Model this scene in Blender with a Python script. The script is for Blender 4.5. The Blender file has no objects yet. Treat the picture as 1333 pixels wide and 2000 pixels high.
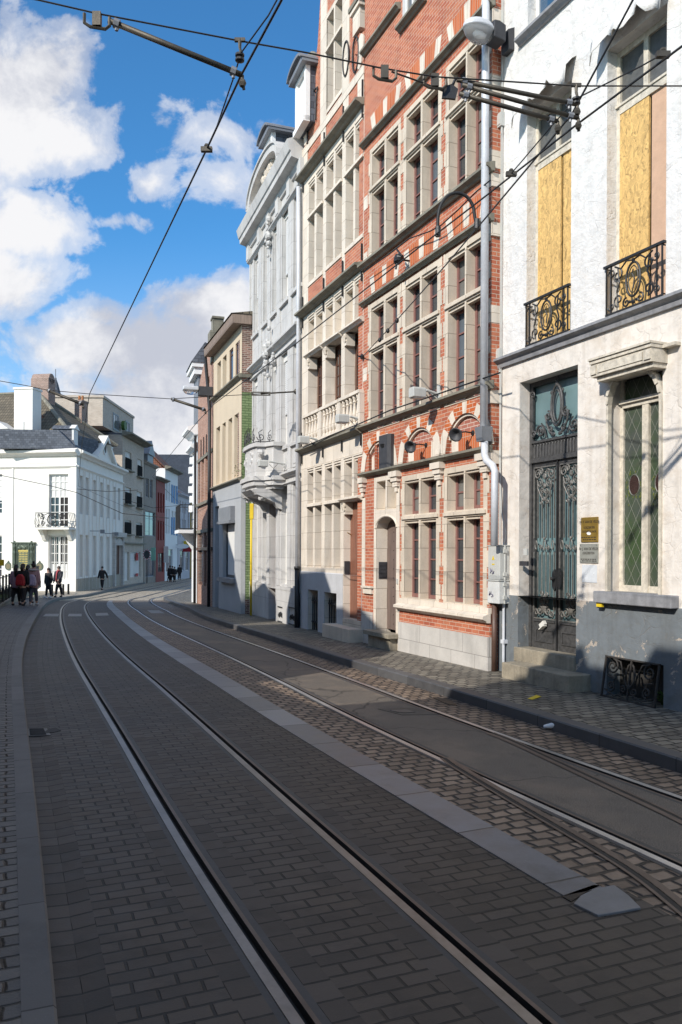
import bpy, bmesh, math, random
from math import sin, cos, tan, atan, atan2, pi, sqrt, radians, hypot
from mathutils import Vector, Matrix
random.seed(7)
C = bpy.context.scene.collection
SC = bpy.context.scene
# ---------------------------------------------------------------- camera model
FPX = 1556.0; YH = 1080.3; CX = 666.5; ROLL = 0.005; HC = 2.0
def lv(x, y):                                   # photo pixel -> levelled pixel
    return x + (y - YH) * ROLL, y - (x - CX) * ROLL
def ray(x, y):
    x, y = lv(x, y)
    return Vector(((x - CX) / FPX, 1.0, (YH - y) / FPX))
def at(x, y, Y):                                # point seen at a photo pixel, Y metres ahead
    r = ray(x, y)
    return Vector((r.x * Y, Y, HC + r.z * Y))
GZ = [(-60, 0.0), (12, 0.0), (30, -.20), (52, -.93), (64, -1.02), (110, -1.35), (400, -1.8)]
def gz(Y):                                      # height of the roadway
    for (a, za), (b, zb) in zip(GZ, GZ[1:]):
        if Y <= b:
            t = (Y - a) / (b - a)
            return za + (zb - za) * max(t, 0)
    return GZ[-1][1]
def project(P):                                 # world point -> photo pixel
    x, y = CX + FPX * P.x / P.y, YH - FPX * (P.z - HC) / P.y
    return x - (y - YH) * ROLL, y + (x - CX) * ROLL
def gnd(x, y, up=0.0):                          # photo pixel -> point on the ground
    r = ray(x, y); Y = 10.0
    for _ in range(60):
        n = (gz(Y) + up - HC) / r.z
        if n < 0: n = 300
        Y = .5 * Y + .5 * min(n, 300)
    return Vector((r.x * Y, Y, gz(Y) + up))
# ---------------------------------------------------------------- objects
def tag(o, label=None, cat=None, group=None, kind=None):
    if label: o['label'] = label
    if cat: o['category'] = cat
    if group: o['group'] = group
    if kind: o['kind'] = kind
    return o
def empty(name, loc=(0, 0, 0), rz=0.0, label=None, cat=None, group=None):
    o = bpy.data.objects.new(name, None); C.objects.link(o)
    o.location = loc; o.rotation_euler = (0, 0, rz); o.empty_display_size = .2
    return tag(o, label, cat, group)
def kids(o): return [c for c in C.objects if c.parent is o]
def copy_tree(o, parent=None):
    c = o.copy(); C.objects.link(c)
    if parent: c.parent = parent
    for ch in list(o.children): copy_tree(ch, c)
    return c
SPLIT = set('string_course stone_block window_moulding corbel wall_anchor baluster balustrade_rail blank_panel brick_panel urn tympanum keystone_carving balcony_carving pipe_clip window_ledge window_railing blue_shutter wall_bracket red_poster corner_stone hoops stone_arch flat_arch relief_figures gilt_lettering plinth arch_voussoir window_sill scribble insulator screw cornice portal balcony_bracket gable_moulding carving brick_chimney chimney_pot dormer gable_scroll yellow_stripe side_conduit pilaster eyes clamp cable_joint'.split())
class MB:
    """collects faces; build() links them as ONE mesh object"""
    def __init__(s): s.v = []; s.f = []; s.uv = None; s.mi = []; s.m = 0; s.xf = None
    def add(s, vs, fs):
        n = len(s.v)
        if s.xf: vs = [s.xf @ Vector(q) for q in vs]
        s.v += [tuple(q) for q in vs]; s.f += [tuple(i + n for i in f) for f in fs]; s.mi += [s.m] * len(fs)
    def box(s, x0, x1, y0, y1, z0, z1):
        if x0 > x1: x0, x1 = x1, x0
        if y0 > y1: y0, y1 = y1, y0
        if z0 > z1: z0, z1 = z1, z0
        s.add([(x0, y0, z0), (x1, y0, z0), (x1, y1, z0), (x0, y1, z0), (x0, y0, z1), (x1, y0, z1), (x1, y1, z1), (x0, y1, z1)],
              [(0, 3, 2, 1), (4, 5, 6, 7), (0, 1, 5, 4), (1, 2, 6, 5), (2, 3, 7, 6), (3, 0, 4, 7)])
    def quad(s, a, b, c, d): s.add([a, b, c, d], [(0, 1, 2, 3)])
    def prism(s, poly, a0, a1, ax='y'):
        """polygon extruded along an axis. ax 'y': poly in (x,z); 'x': (y,z); 'z': (x,y)"""
        n = len(poly)
        def P(p, a):
            if ax == 'y': return (p[0], a, p[1])
            if ax == 'x': return (a, p[0], p[1])
            return (p[0], p[1], a)
        vs = [P(p, a0) for p in poly] + [P(p, a1) for p in poly]
        fs = [tuple(range(n)), tuple(range(2 * n - 1, n - 1, -1))]
        fs += [(i, i + n, (i + 1) % n + n, (i + 1) % n) for i in range(n)]
        s.add(vs, fs)
    def ring(s, outer, inner, a0, a1, ax='y', closed=True):
        """strip between two point lists, extruded"""
        n = len(outer)
        for i in range(n if closed else n - 1):
            j = (i + 1) % n
            s.prism([outer[i], outer[j], inner[j], inner[i]], a0, a1, ax)
    def tube(s, pts, r, n=6, closed=False, cap=True):
        pts = [Vector(p) for p in pts]; m = len(pts); base = len(s.v); vs = []
        up = Vector((0, 0, 1)); prev = None
        for i, p in enumerate(pts):
            a = pts[i - 1] if (i or closed) else pts[0]; b = pts[(i + 1) % m] if (i < m - 1 or closed) else pts[-1]
            t = (b - a)
            if t.length < 1e-9: t = Vector((0, 0, 1))
            t.normalize()
            if prev is None:
                u = t.cross(up)
                if u.length < .05: u = t.cross(Vector((1, 0, 0)))
            else: u = prev - t * prev.dot(t)
            if u.length < 1e-6: u = t.orthogonal()
            u.normalize(); w = t.cross(u); prev = u
            rr = r[i] if isinstance(r, (list, tuple)) else r
            for k in range(n):
                an = 2 * pi * k / n
                vs.append(p + (u * cos(an) + w * sin(an)) * rr)
        fs = []
        for i in range(m if closed else m - 1):
            j = (i + 1) % m
            for k in range(n):
                l = (k + 1) % n
                fs.append((i * n + k, i * n + l, j * n + l, j * n + k))
        if cap and not closed:
            fs.append(tuple(range(n - 1, -1, -1))); fs.append(tuple((m - 1) * n + k for k in range(n)))
        s.add(vs, fs)
    def bar(s, a, b, r, n=6): s.tube([a, b], r, n)
    def lathe(s, prof, c=(0, 0, 0), n=12, ax='z'):
        vs = []; m = len(prof)
        for (r, h) in prof:
            for k in range(n):
                a = 2 * pi * k / n; p, q = r * cos(a), r * sin(a)
                vs.append((c[0] + p, c[1] + q, c[2] + h) if ax == 'z' else (c[0] + p, c[1] + h, c[2] + q) if ax == 'y' else (c[0] + h, c[1] + p, c[2] + q))
        fs = [(i * n + k, i * n + (k + 1) % n, (i + 1) * n + (k + 1) % n, (i + 1) * n + k) for i in range(m - 1) for k in range(n)]
        fs += [tuple(range(n - 1, -1, -1)), tuple((m - 1) * n + k for k in range(n))]
        s.add(vs, fs)
    def blob(s, c, r, n=8, m=6, jig=0.0):
        vs = []; fs = []
        rx, ry, rz = r if isinstance(r, (list, tuple)) else (r, r, r)
        for i in range(m + 1):
            t = pi * i / m
            for k in range(n):
                a = 2 * pi * k / n; j = 1 + random.uniform(-jig, jig)
                vs.append((c[0] + rx * sin(t) * cos(a) * j, c[1] + ry * sin(t) * sin(a) * j, c[2] + rz * cos(t) * j))
        for i in range(m):
            for k in range(n):
                l = (k + 1) % n
                fs.append((i * n + k, (i + 1) * n + k, (i + 1) * n + l, i * n + l))
        s.add(vs, fs)
    def wall(s, u0, u1, z0, z1, holes, y, depth):
        """front wall face in the plane y with rectangular holes and their reveals (holes: x0,x1,z0,z1[,depth])"""
        hs = [tuple(h) if len(h) > 4 else tuple(h) + (depth,) for h in holes]
        xs = sorted(set([u0, u1] + [q for h in hs for q in h[:2] if u0 < q < u1]))
        zs = sorted(set([z0, z1] + [q for h in hs for q in h[2:4] if z0 < q < z1]))
        for i in range(len(xs) - 1):
            run = None
            for j in range(len(zs) - 1):
                mx, mz = (xs[i] + xs[i + 1]) / 2, (zs[j] + zs[j + 1]) / 2
                solid = not any(h[0] < mx < h[1] and h[2] < mz < h[3] for h in hs)
                if solid and run is None: run = zs[j]
                if (not solid) and run is not None:
                    s.quad((xs[i], y, run), (xs[i], y, zs[j]), (xs[i + 1], y, zs[j]), (xs[i + 1], y, run)); run = None
            if run is not None: s.quad((xs[i], y, run), (xs[i], y, zs[-1]), (xs[i + 1], y, zs[-1]), (xs[i + 1], y, run))
        for (a, b, c, d, dp) in hs:
            a, b, c, d = max(a, u0), min(b, u1), max(c, z0), min(d, z1); yb = y - dp
            s.quad((a, y, c), (a, yb, c), (a, yb, d), (a, y, d)); s.quad((b, y, c), (b, y, d), (b, yb, d), (b, yb, c))
            s.quad((a, y, d), (a, yb, d), (b, yb, d), (b, y, d)); s.quad((a, y, c), (b, y, c), (b, yb, c), (a, yb, c))
    def parts(s, pad=.02):
        """groups of faces whose boxes touch"""
        par = list(range(len(s.v)))
        def fd(i):
            while par[i] != i: par[i] = par[par[i]]; i = par[i]
            return i
        for f in s.f:
            for i in f[1:]: par[fd(i)] = fd(f[0])
        bb = {}
        for i, q in enumerate(s.v):
            r = fd(i); b = bb.get(r)
            if b is None: bb[r] = [list(q), list(q)]
            else:
                for k in range(3): b[0][k] = min(b[0][k], q[k]); b[1][k] = max(b[1][k], q[k])
        K = list(bb); ch = True
        for i in range(len(K)):
            for j in range(i):
                a, b = bb[K[i]], bb[K[j]]
                if all(a[0][k] - pad <= b[1][k] and b[0][k] - pad <= a[1][k] for k in range(3)): par[fd(K[i])] = fd(K[j])
        out = {}
        for f, m in zip(s.f, s.mi): out.setdefault(fd(f[0]), []).append((f, m))
        return list(out.values())
    def build(s, name, mat, parent=None, smooth=False, loc=None, bevel=0.0):
        if name in SPLIT and not s.uv:
            gs = s.parts()
            if len(gs) > 1:
                for g in gs:
                    q = MB(); ix = {}
                    for f, m in g:
                        for i in f:
                            if i not in ix: ix[i] = len(q.v); q.v.append(s.v[i])
                        q.f.append(tuple(ix[i] for i in f)); q.mi.append(m)
                    o = q._build(name, mat, parent, smooth, loc, bevel); s.made = getattr(s, 'made', []) + [o]
                return o
        o = s._build(name, mat, parent, smooth, loc, bevel); s.made = [o]; return o
    def _build(s, name, mat, parent=None, smooth=False, loc=None, bevel=0.0):
        me = bpy.data.meshes.new(name)
        me.from_pydata(s.v, [], s.f)
        mats = mat if isinstance(mat, (list, tuple)) else [mat]
        for m in mats: me.materials.append(m)
        if len(mats) > 1: me.polygons.foreach_set('material_index', s.mi)
        if s.uv:
            uvl = me.uv_layers.new(name='UVMap')
            for p in me.polygons:
                for li, vi in zip(p.loop_indices, p.vertices): uvl.data[li].uv = s.uv[vi]
        bm = bmesh.new(); bm.from_mesh(me)
        bmesh.ops.recalc_face_normals(bm, faces=bm.faces) if not s.uv else None
        bm.to_mesh(me); bm.free()
        if smooth: me.polygons.foreach_set('use_smooth', [True] * len(me.polygons))
        me.update()
        o = bpy.data.objects.new(name, me); C.objects.link(o)
        if parent: o.parent = parent
        if loc: o.location = loc
        if bevel:
            b = o.modifiers.new('bevel', 'BEVEL'); b.width = bevel; b.segments = 2; b.limit_method = 'ANGLE'
        return o
def arc(cx, cz, rx, rz, a0, a1, n):
    return [(cx + rx * cos(radians(a0 + (a1 - a0) * i / n)), cz + rz * sin(radians(a0 + (a1 - a0) * i / n))) for i in range(n + 1)]
def crom(pts, k=6):
    """Catmull-Rom through points"""
    P = [Vector(p) for p in pts]; P = [P[0] * 2 - P[1]] + P + [P[-1] * 2 - P[-2]]; out = []
    for i in range(1, len(P) - 2):
        for j in range(k):
            t = j / k; a, b, c, d = P[i - 1], P[i], P[i + 1], P[i + 2]
            out.append(.5 * ((2 * b) + (c - a) * t + (2 * a - 5 * b + 4 * c - d) * t * t + (3 * b - a - 3 * c + d) * t ** 3))
    out.append(P[-2]); return out
class Face:
    """a facade plane. local x runs along it, y points out of it, z is up (world height)"""
    def __init__(s, P, D):
        s.P = Vector((P[0], P[1], 0)); s.D = Vector((D[0], D[1], 0)).normalized()
        s.N = Vector((0, 0, 1)).cross(s.D); s.rz = atan2(s.D.y, s.D.x)
    def p(s, x, y, d=0.0):                      # photo pixel -> (u, z) on the plane d in front of the wall
        r = ray(x, y); t = (s.N.dot(s.P) + d) / s.N.dot(r)
        Q = r * t; return (Q - s.P).dot(s.D), HC + Q.z
    def u(s, x, y=1080, d=0.0): return s.p(x, y, d)[0]
    def z(s, x, y, d=0.0): return s.p(x, y, d)[1]
    def w(s, u, d, z): q = s.P + s.D * u + s.N * d; return Vector((q.x, q.y, z))
    def empty(s, name, label, cat, group=None): return empty(name, s.P, s.rz, label, cat, group)
def face_v(x0, Z0, v):
    """facade through the photo column x0 at distance Z0 whose level lines vanish at column v; local x runs away"""
    t = (CX - v) / FPX
    return Face(((x0 - CX) / FPX * Z0, Z0), (-t, 1.0))
# ---------------------------------------------------------------- materials
MATS = {}
class NT:
    def __init__(s, name):
        s.m = bpy.data.materials.new(name); s.m.use_nodes = True; s.t = s.m.node_tree
        s.b = s.t.nodes['Principled BSDF']
    def n(s, typ, **k):
        q = s.t.nodes.new(typ)
        for a, v in k.items(): setattr(q, a, v)
        return q
    def l(s, a, b): s.t.links.new(a, b)
    def val(s, sock, v):
        if hasattr(v, 'is_output') or isinstance(v, bpy.types.NodeSocket): s.l(v, sock)
        else: sock.default_value = v
    def math(s, op, a, b=0.0, c=None, clamp=False):
        q = s.n('ShaderNodeMath', operation=op, use_clamp=clamp); s.val(q.inputs[0], a); s.val(q.inputs[1], b)
        if c is not None: s.val(q.inputs[2], c)
        return q.outputs[0]
    def mix(s, f, a, b, mode='MIX'):
        q = s.n('ShaderNodeMix', data_type='RGBA', blend_type=mode)
        s.val(q.inputs[0], f); s.val(q.inputs[6], a if not isinstance(a, tuple) else a + (1,) * (4 - len(a))); s.val(q.inputs[7], b if not isinstance(b, tuple) else b + (1,) * (4 - len(b)))
        return q.outputs[2]
    def ramp(s, f, *st):
        q = s.n('ShaderNodeValToRGB'); e = q.color_ramp.elements
        while len(e) < len(st): e.new(.5)
        for i, (p, c) in enumerate(st):
            e[i].position = p; e[i].color = (c, c, c, 1) if isinstance(c, (int, float)) else tuple(c) + (1,) * (4 - len(c))
        s.l(f, q.inputs[0]); return q.outputs[0]
    def noise(s, vec, scale, detail=4, rough=.55, dist=0.0):
        q = s.n('ShaderNodeTexNoise'); q.inputs['Scale'].default_value = scale; q.inputs['Detail'].default_value = detail
        q.inputs['Roughness'].default_value = rough; q.inputs['Distortion'].default_value = dist
        if vec is not None: s.l(vec, q.inputs['Vector'])
        return q.outputs[0]
    def obj(s): return s.n('ShaderNodeTexCoord').outputs['Object']
    def uv(s): return s.n('ShaderNodeTexCoord').outputs['UV']
    def scale(s, vec, sx, sy, sz, loc=(0, 0, 0)):
        q = s.n('ShaderNodeMapping'); s.l(vec, q.inputs[0]); q.inputs['Scale'].default_value = (sx, sy, sz); q.inputs['Location'].default_value = loc
        return q.outputs[0]
    def facade(s):
        """(along the wall, up) coordinates that also work on side faces"""
        tc = s.n('ShaderNodeTexCoord'); a = s.n('ShaderNodeSeparateXYZ'); b = s.n('ShaderNodeSeparateXYZ')
        s.l(tc.outputs['Object'], a.inputs[0]); s.l(tc.outputs['Normal'], b.inputs[0])
        side = s.math('GREATER_THAN', s.math('ABSOLUTE', b.outputs[0]), .6)
        flat = s.math('GREATER_THAN', s.math('ABSOLUTE', b.outputs[2]), .8)
        h = s.math('ADD', s.math('MULTIPLY', a.outputs[1], side), s.math('MULTIPLY', a.outputs[0], s.math('SUBTRACT', 1.0, side)))
        v = s.math('ADD', s.math('MULTIPLY', a.outputs[1], flat), s.math('MULTIPLY', a.outputs[2], s.math('SUBTRACT', 1.0, flat)))
        c = s.n('ShaderNodeCombineXYZ'); s.l(h, c.inputs[0]); s.l(v, c.inputs[1]); return c.outputs[0]
    def bump(s, h, strength=.4, dist=.01):
        q = s.n('ShaderNodeBump'); q.inputs['Strength'].default_value = strength; q.inputs['Distance'].default_value = dist
        s.l(h, q.inputs['Height']); s.l(q.outputs[0], s.b.inputs['Normal']); return q
    def done(s, color=None, rough=None, metal=0.0, spec=None):
        if color is not None: s.val(s.b.inputs['Base Color'], color if not isinstance(color, tuple) else color + (1,) * (4 - len(color)))
        if rough is not None: s.val(s.b.inputs['Roughness'], rough)
        s.b.inputs['Metallic'].default_value = metal
        if spec is not None: s.b.inputs['Specular IOR Level'].default_value = spec
        return s.m
def dark(c, k): return tuple(min(1, q * k) for q in c[:3])
def plain(name, col, rough=.7, var=.25, scale=6.0, bump=.15, metal=0.0, streak=0.0, dist=.01, spec=None):
    """weathered single-colour surface: two scales of noise, optional rain streaks"""
    if name in MATS: return MATS[name]
    t = NT(name); o = t.obj()
    a = t.noise(o, scale, 5); b = t.noise(o, scale * 7.3, 4)
    f = t.math('ADD', t.math('MULTIPLY', a, .65), t.math('MULTIPLY', b, .35))
    f = t.ramp(f, (.33, 0.0), (.67, 1.0))
    c = t.mix(f, dark(col, 1 - var), dark(col, 1 + var * .55))
    if streak:
        st = t.noise(t.scale(o, 9, 9, .45), 1.0, 5)
        c = t.mix(t.math('MULTIPLY', t.ramp(st, (.5, 0.0), (.72, 1.0)), streak), c, dark(col, .45))
    t.bump(t.math('ADD', t.math('MULTIPLY', a, .5), b), bump, dist)
    r = t.math('ADD', t.math('MULTIPLY', b, .2), rough - .1)
    MATS[name] = t.done(c, r, metal, spec); return MATS[name]
def bricks(name, c1, c2, mortar, bw=.21, bh=.066, ms=.006, vec='facade', rough=.85, bump=.5, tone=.35, dirt=.0, offset=.5, dirtcol=(.05, .045, .04), smooth=.1, warp=0.0):
    if name in MATS: return MATS[name]
    t = NT(name); v = t.facade() if vec == 'facade' else t.uv()
    if warp:
        nz = t.n('ShaderNodeTexNoise'); nz.inputs['Scale'].default_value = 3.5; nz.inputs['Detail'].default_value = 2; t.l(v, nz.inputs['Vector'])
        sb = t.n('ShaderNodeVectorMath', operation='SUBTRACT'); t.l(nz.outputs['Color'], sb.inputs[0]); sb.inputs[1].default_value = (.5, .5, .5)
        sm = t.n('ShaderNodeVectorMath', operation='SCALE'); t.l(sb.outputs[0], sm.inputs[0]); sm.inputs['Scale'].default_value = warp
        ad = t.n('ShaderNodeVectorMath', operation='ADD'); t.l(v, ad.inputs[0]); t.l(sm.outputs[0], ad.inputs[1]); v = ad.outputs[0]
    q = t.n('ShaderNodeTexBrick'); q.offset = offset; t.l(v, q.inputs['Vector'])
    q.inputs['Scale'].default_value = 1.0; q.inputs['Brick Width'].default_value = bw; q.inputs['Row Height'].default_value = bh
    q.inputs['Mortar Size'].default_value = ms; q.inputs['Mortar Smooth'].default_value = smooth; q.inputs['Bias'].default_value = 0.0
    q.inputs['Color1'].default_value = (0, 0, 0, 1); q.inputs['Color2'].default_value = (1, 1, 1, 1); q.inputs['Mortar'].default_value = (.5, .5, .5, 1)
    big = t.noise(v, .9, 4); fine = t.noise(v, 60, 3)
    f = t.math('ADD', t.math('MULTIPLY', q.outputs['Color'], tone * 2), t.math('MULTIPLY', t.math('SUBTRACT', big, .5), 1.2), clamp=True)
    c = t.mix(f, c1, c2)
    c = t.mix(t.math('MULTIPLY', t.ramp(fine, (.35, 1.0), (.6, 0.0)), .35), c, dark(c1, .6))
    c = t.mix(q.outputs['Fac'], c, mortar)
    if dirt: c = t.mix(t.math('MULTIPLY', t.ramp(t.noise(v, 1.7, 6, .65), (.48, 0.0), (.68, 1.0)), dirt), c, dirtcol)
    h = t.math('ADD', t.math('MULTIPLY', t.math('SUBTRACT', 1.0, q.outputs['Fac']), 1.0), t.math('MULTIPLY', fine, .25))
    t.bump(h, bump, .01)
    MATS[name] = t.done(c, rough); return MATS[name]
def ashlar(name, col, joint, bw=.55, bh=.3, ms=.005, rough=.8, var=.18, soot=.25, lines=True):
    """cut stone: faint joints, grain, grime in patches"""
    if name in MATS: return MATS[name]
    t = NT(name); v = t.facade(); o = t.obj()
    a = t.noise(o, 2.2, 5, .6); b = t.noise(o, 38, 4)
    q = t.n('ShaderNodeTexBrick'); t.l(v, q.inputs['Vector']); q.inputs['Scale'].default_value = 1.0
    q.inputs['Brick Width'].default_value = bw; q.inputs['Row Height'].default_value = bh; q.inputs['Mortar Size'].default_value = ms if lines else 0.0
    q.inputs['Color1'].default_value = (0, 0, 0, 1); q.inputs['Color2'].default_value = (1, 1, 1, 1); q.inputs['Mortar'].default_value = (.5, .5, .5, 1)
    f = t.math('ADD', t.math('MULTIPLY', t.ramp(a, (.3, 0.0), (.7, 1.0)), .6), t.math('MULTIPLY', q.outputs['Color'], .4))
    c = t.mix(f, dark(col, 1 - var), dark(col, 1 + var * .5))
    c = t.mix(t.math('MULTIPLY', t.ramp(b, (.3, 1.0), (.55, 0.0)), .3), c, dark(col, .7))
    if soot: c = t.mix(t.math('MULTIPLY', t.ramp(t.noise(t.scale(o, 3, 3, .8), 1.2, 6, .65), (.5, 0.0), (.7, 1.0)), soot), c, dark(col, .35))
    if lines: c = t.mix(q.outputs['Fac'], c, joint)
    h = t.math('SUBTRACT', t.math('MULTIPLY', b, .5), q.outputs['Fac']) if lines else t.math('MULTIPLY', b, .5)
    t.bump(h, .35, .008)
    MATS[name] = t.done(c, rough); return MATS[name]
def peeling(name, col, under, amount=.55, crack=.6, scale=1.6, rough=.75, blister=1.0, stain=(.42, .33, .24)):
    """old painted render: cracks, blisters, bare patches and rusty-brown stains"""
    t = NT(name); o = t.obj(); o2 = t.facade()
    w = t.n('ShaderNodeTexNoise'); w.inputs['Scale'].default_value = 2.4; w.inputs['Detail'].default_value = 3; t.l(o2, w.inputs['Vector'])
    ad = t.n('ShaderNodeVectorMath', operation='MULTIPLY_ADD'); t.l(w.outputs['Color'], ad.inputs[0]); ad.inputs[1].default_value = (.55, .35, 0); t.l(o2, ad.inputs[2])
    vo = t.n('ShaderNodeTexVoronoi', feature='DISTANCE_TO_EDGE'); vo.inputs['Scale'].default_value = 3.1; t.l(t.scale(ad.outputs[0], 1.0, 1.5, 1), vo.inputs['Vector'])
    vo2 = t.n('ShaderNodeTexVoronoi', feature='DISTANCE_TO_EDGE'); vo2.inputs['Scale'].default_value = 9.0; t.l(t.scale(ad.outputs[0], .8, 1.6, 1), vo2.inputs['Vector'])
    mask = t.ramp(t.noise(o2, 2.1, 4), (.47, 0.0), (.58, 1.0))
    cr = t.math('MULTIPLY', t.math('MAXIMUM', t.ramp(vo.outputs[0], (0.0, 1.0), (.018, 0.0)), t.math('MULTIPLY', t.ramp(vo2.outputs[0], (0.0, 1.0), (.02, 0.0)), mask)), t.ramp(t.noise(o2, 3.3, 3), (.44, 0.0), (.56, 1.0)))
    big = t.noise(o2, .8, 5); mid = t.noise(o2, 6, 5, .6); fine = t.noise(o2, 45, 3)
    c = t.mix(t.ramp(big, (.35, 0.0), (.65, 1.0)), dark(col, .93), dark(col, 1.03))
    c = t.mix(t.math('MULTIPLY', t.ramp(mid, (.48, 0.0), (.70, 1.0)), .5), c, dark(col, .72))
    c = t.mix(t.math('MULTIPLY', t.ramp(t.noise(o2, 2.6, 7, .68, .6), (.50, 0.0), (.64, 1.0)), .35), c, dark(stain, 1.15))
    c = t.mix(t.math('MULTIPLY', t.ramp(t.noise(t.scale(o2, 1.1, .35, 1), 1.6, 5), (.54, 0.0), (.72, 1.0)), .28), c, stain)
    c = t.mix(t.math('MULTIPLY', t.ramp(t.noise(t.scale(o2, 7, .5, 1), 1.0, 5, .6), (.5, 0.0), (.75, 1.0)), .30), c, dark(stain, .75))
    bare = t.ramp(t.noise(o2, scale, 8, .68, .4), (amount, 0.0), (amount + .015, 1.0))
    c = t.mix(t.math('MULTIPLY', cr, crack), c, dark(under, .38))
    c = t.mix(bare, c, t.mix(t.ramp(mid, (.4, 0.0), (.6, 1.0)), under, dark(under, .62)))
    h = t.math('ADD', t.math('MULTIPLY', mid, 1.4 * blister), t.math('MULTIPLY', fine, .15))
    h = t.math('SUBTRACT', h, t.math('MULTIPLY', bare, .5)); h = t.math('SUBTRACT', h, t.math('MULTIPLY', cr, .5))
    t.bump(h, .45, .02)
    return t.done(c, rough)
def glass(name, col=(.02, .025, .03), rough=.06, wob=.06, scale=2.0):
    if name in MATS: return MATS[name]
    t = NT(name); o = t.obj(); q = t.noise(o, scale, 2)
    c = t.mix(t.noise(o, .9, 3), dark(col, .5), dark(col, 2.6))
    t.bump(q, wob, .05); MATS[name] = t.done(c, rough, 0.0, .8); return MATS[name]
def wood(name, col, rough=.6, planks=0.0, var=.35):
    if name in MATS: return MATS[name]
    t = NT(name); v = t.facade(); g = t.noise(t.scale(v, 22, 1.6, 1), 1.0, 5, .6); c = t.mix(t.ramp(g, (.3, 0.0), (.7, 1.0)), dark(col, 1 - var), dark(col, 1 + var * .4))
    h = g
    if planks:
        q = t.n('ShaderNodeTexWave', wave_type='BANDS', bands_direction='X', wave_profile='SAW'); q.inputs['Scale'].default_value = 1 / planks / (2 * pi) * pi * 2 / 10 * 10 / 1
        t.l(v, q.inputs['Vector']); gap = t.ramp(q.outputs['Fac'], (0.0, 1.0), (.06, 0.0)); c = t.mix(gap, c, dark(col, .25)); h = t.math('SUBTRACT', g, gap)
    t.bump(h, .3, .006); MATS[name] = t.done(c, rough); return MATS[name]
def osb(name, col):
    t = NT(name); v = t.facade()
    vo = t.n('ShaderNodeTexVoronoi', feature='F1'); vo.inputs['Scale'].default_value = 26; vo.inputs['Randomness'].default_value = 1.0
    w = t.n('ShaderNodeTexNoise'); w.inputs['Scale'].default_value = 7; t.l(v, w.inputs['Vector'])
    ad = t.n('ShaderNodeVectorMath', operation='MULTIPLY_ADD'); t.l(w.outputs['Color'], ad.inputs[0]); ad.inputs[1].default_value = (.25, .25, 0); t.l(t.scale(v, 1.7, .55, 1), ad.inputs[2]); t.l(ad.outputs[0], vo.inputs['Vector'])
    vo2 = t.n('ShaderNodeTexVoronoi', feature='F1'); vo2.inputs['Scale'].default_value = 30
    t.l(t.scale(ad.outputs[0], .6, 1.9, 1), vo2.inputs['Vector'])
    sx = t.n('ShaderNodeSeparateXYZ'); t.l(vo.outputs['Color'], sx.inputs[0]); sy = t.n('ShaderNodeSeparateXYZ'); t.l(vo2.outputs['Color'], sy.inputs[0])
    f = t.math('ADD', t.math('MULTIPLY', sx.outputs[0], .55), t.math('MULTIPLY', sy.outputs[0], .45))
    c = t.mix(f, dark(col, .60), dark(col, 1.22)); c = t.mix(t.ramp(f, (.12, 1.0), (.20, 0.0)), c, dark(col, .52))
    t.bump(f, .25, .006); return t.done(c, .65)
def setts(name, c1, c2, joint, bw, bh, ms, rough=.7, warp=.06, bump=1.0, tint=None, jn=0.0):
    """paving in UV metres: rows of rounded stones with uneven joints"""
    t = NT(name); v = t.uv()
    nz = t.n('ShaderNodeTexNoise'); nz.inputs['Scale'].default_value = 4.0; nz.inputs['Detail'].default_value = 3; t.l(v, nz.inputs['Vector'])
    ad = t.n('ShaderNodeVectorMath', operation='MULTIPLY_ADD'); t.l(nz.outputs['Color'], ad.inputs[0]); ad.inputs[1].default_value = (warp, warp, 0); t.l(v, ad.inputs[2])
    q = t.n('ShaderNodeTexBrick'); t.l(ad.outputs[0], q.inputs['Vector']); q.inputs['Scale'].default_value = 1.0
    q.inputs['Brick Width'].default_value = bw; q.inputs['Row Height'].default_value = bh; q.inputs['Mortar Size'].default_value = ms; q.inputs['Mortar Smooth'].default_value = 1.0 if jn else .35
    q.inputs['Color1'].default_value = (0, 0, 0, 1); q.inputs['Color2'].default_value = (1, 1, 1, 1); q.inputs['Mortar'].default_value = (.5, .5, .5, 1)
    big = t.noise(v, .7, 5, .6); mid = t.noise(v, 6, 4); fine = t.noise(v, 85, 3)
    f = t.math('ADD', t.math('MULTIPLY', q.outputs['Color'], .75), t.math('MULTIPLY', t.math('SUBTRACT', mid, .36), 1.0), clamp=True)
    c = t.mix(f, c1, c2)
    if tint: c = t.mix(t.math('MULTIPLY', t.ramp(big, (.42, 0.0), (.62, 1.0)), .7), c, tint)
    c = t.mix(t.ramp(fine, (.66, 0.0), (.74, .5)), c, dark(c2, 1.7))
    c = t.mix(t.math('MULTIPLY', t.ramp(q.outputs['Fac'], (.08, 0.0), (.55, 1.0)), t.math('ADD', .65, t.math('MULTIPLY', mid, .7)), clamp=True), c, joint)
    c = t.mix(t.math('MULTIPLY', t.ramp(t.noise(v, 1.6, 6, .7), (.52, 0.0), (.66, 1.0)), .45), c, dark(c1, .55))
    h = t.math('ADD', t.math('SUBTRACT', 1.0, q.outputs['Fac']), t.math('MULTIPLY', mid, .5)); h = t.math('ADD', h, t.math('MULTIPLY', fine, .12))
    t.bump(h, .8, .012 * bump)
    t.l(t.math('ADD', t.math('MULTIPLY', mid, .3), rough - .15), t.b.inputs['Roughness'])
    MATS[name] = t.done(c); return MATS[name]

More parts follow.
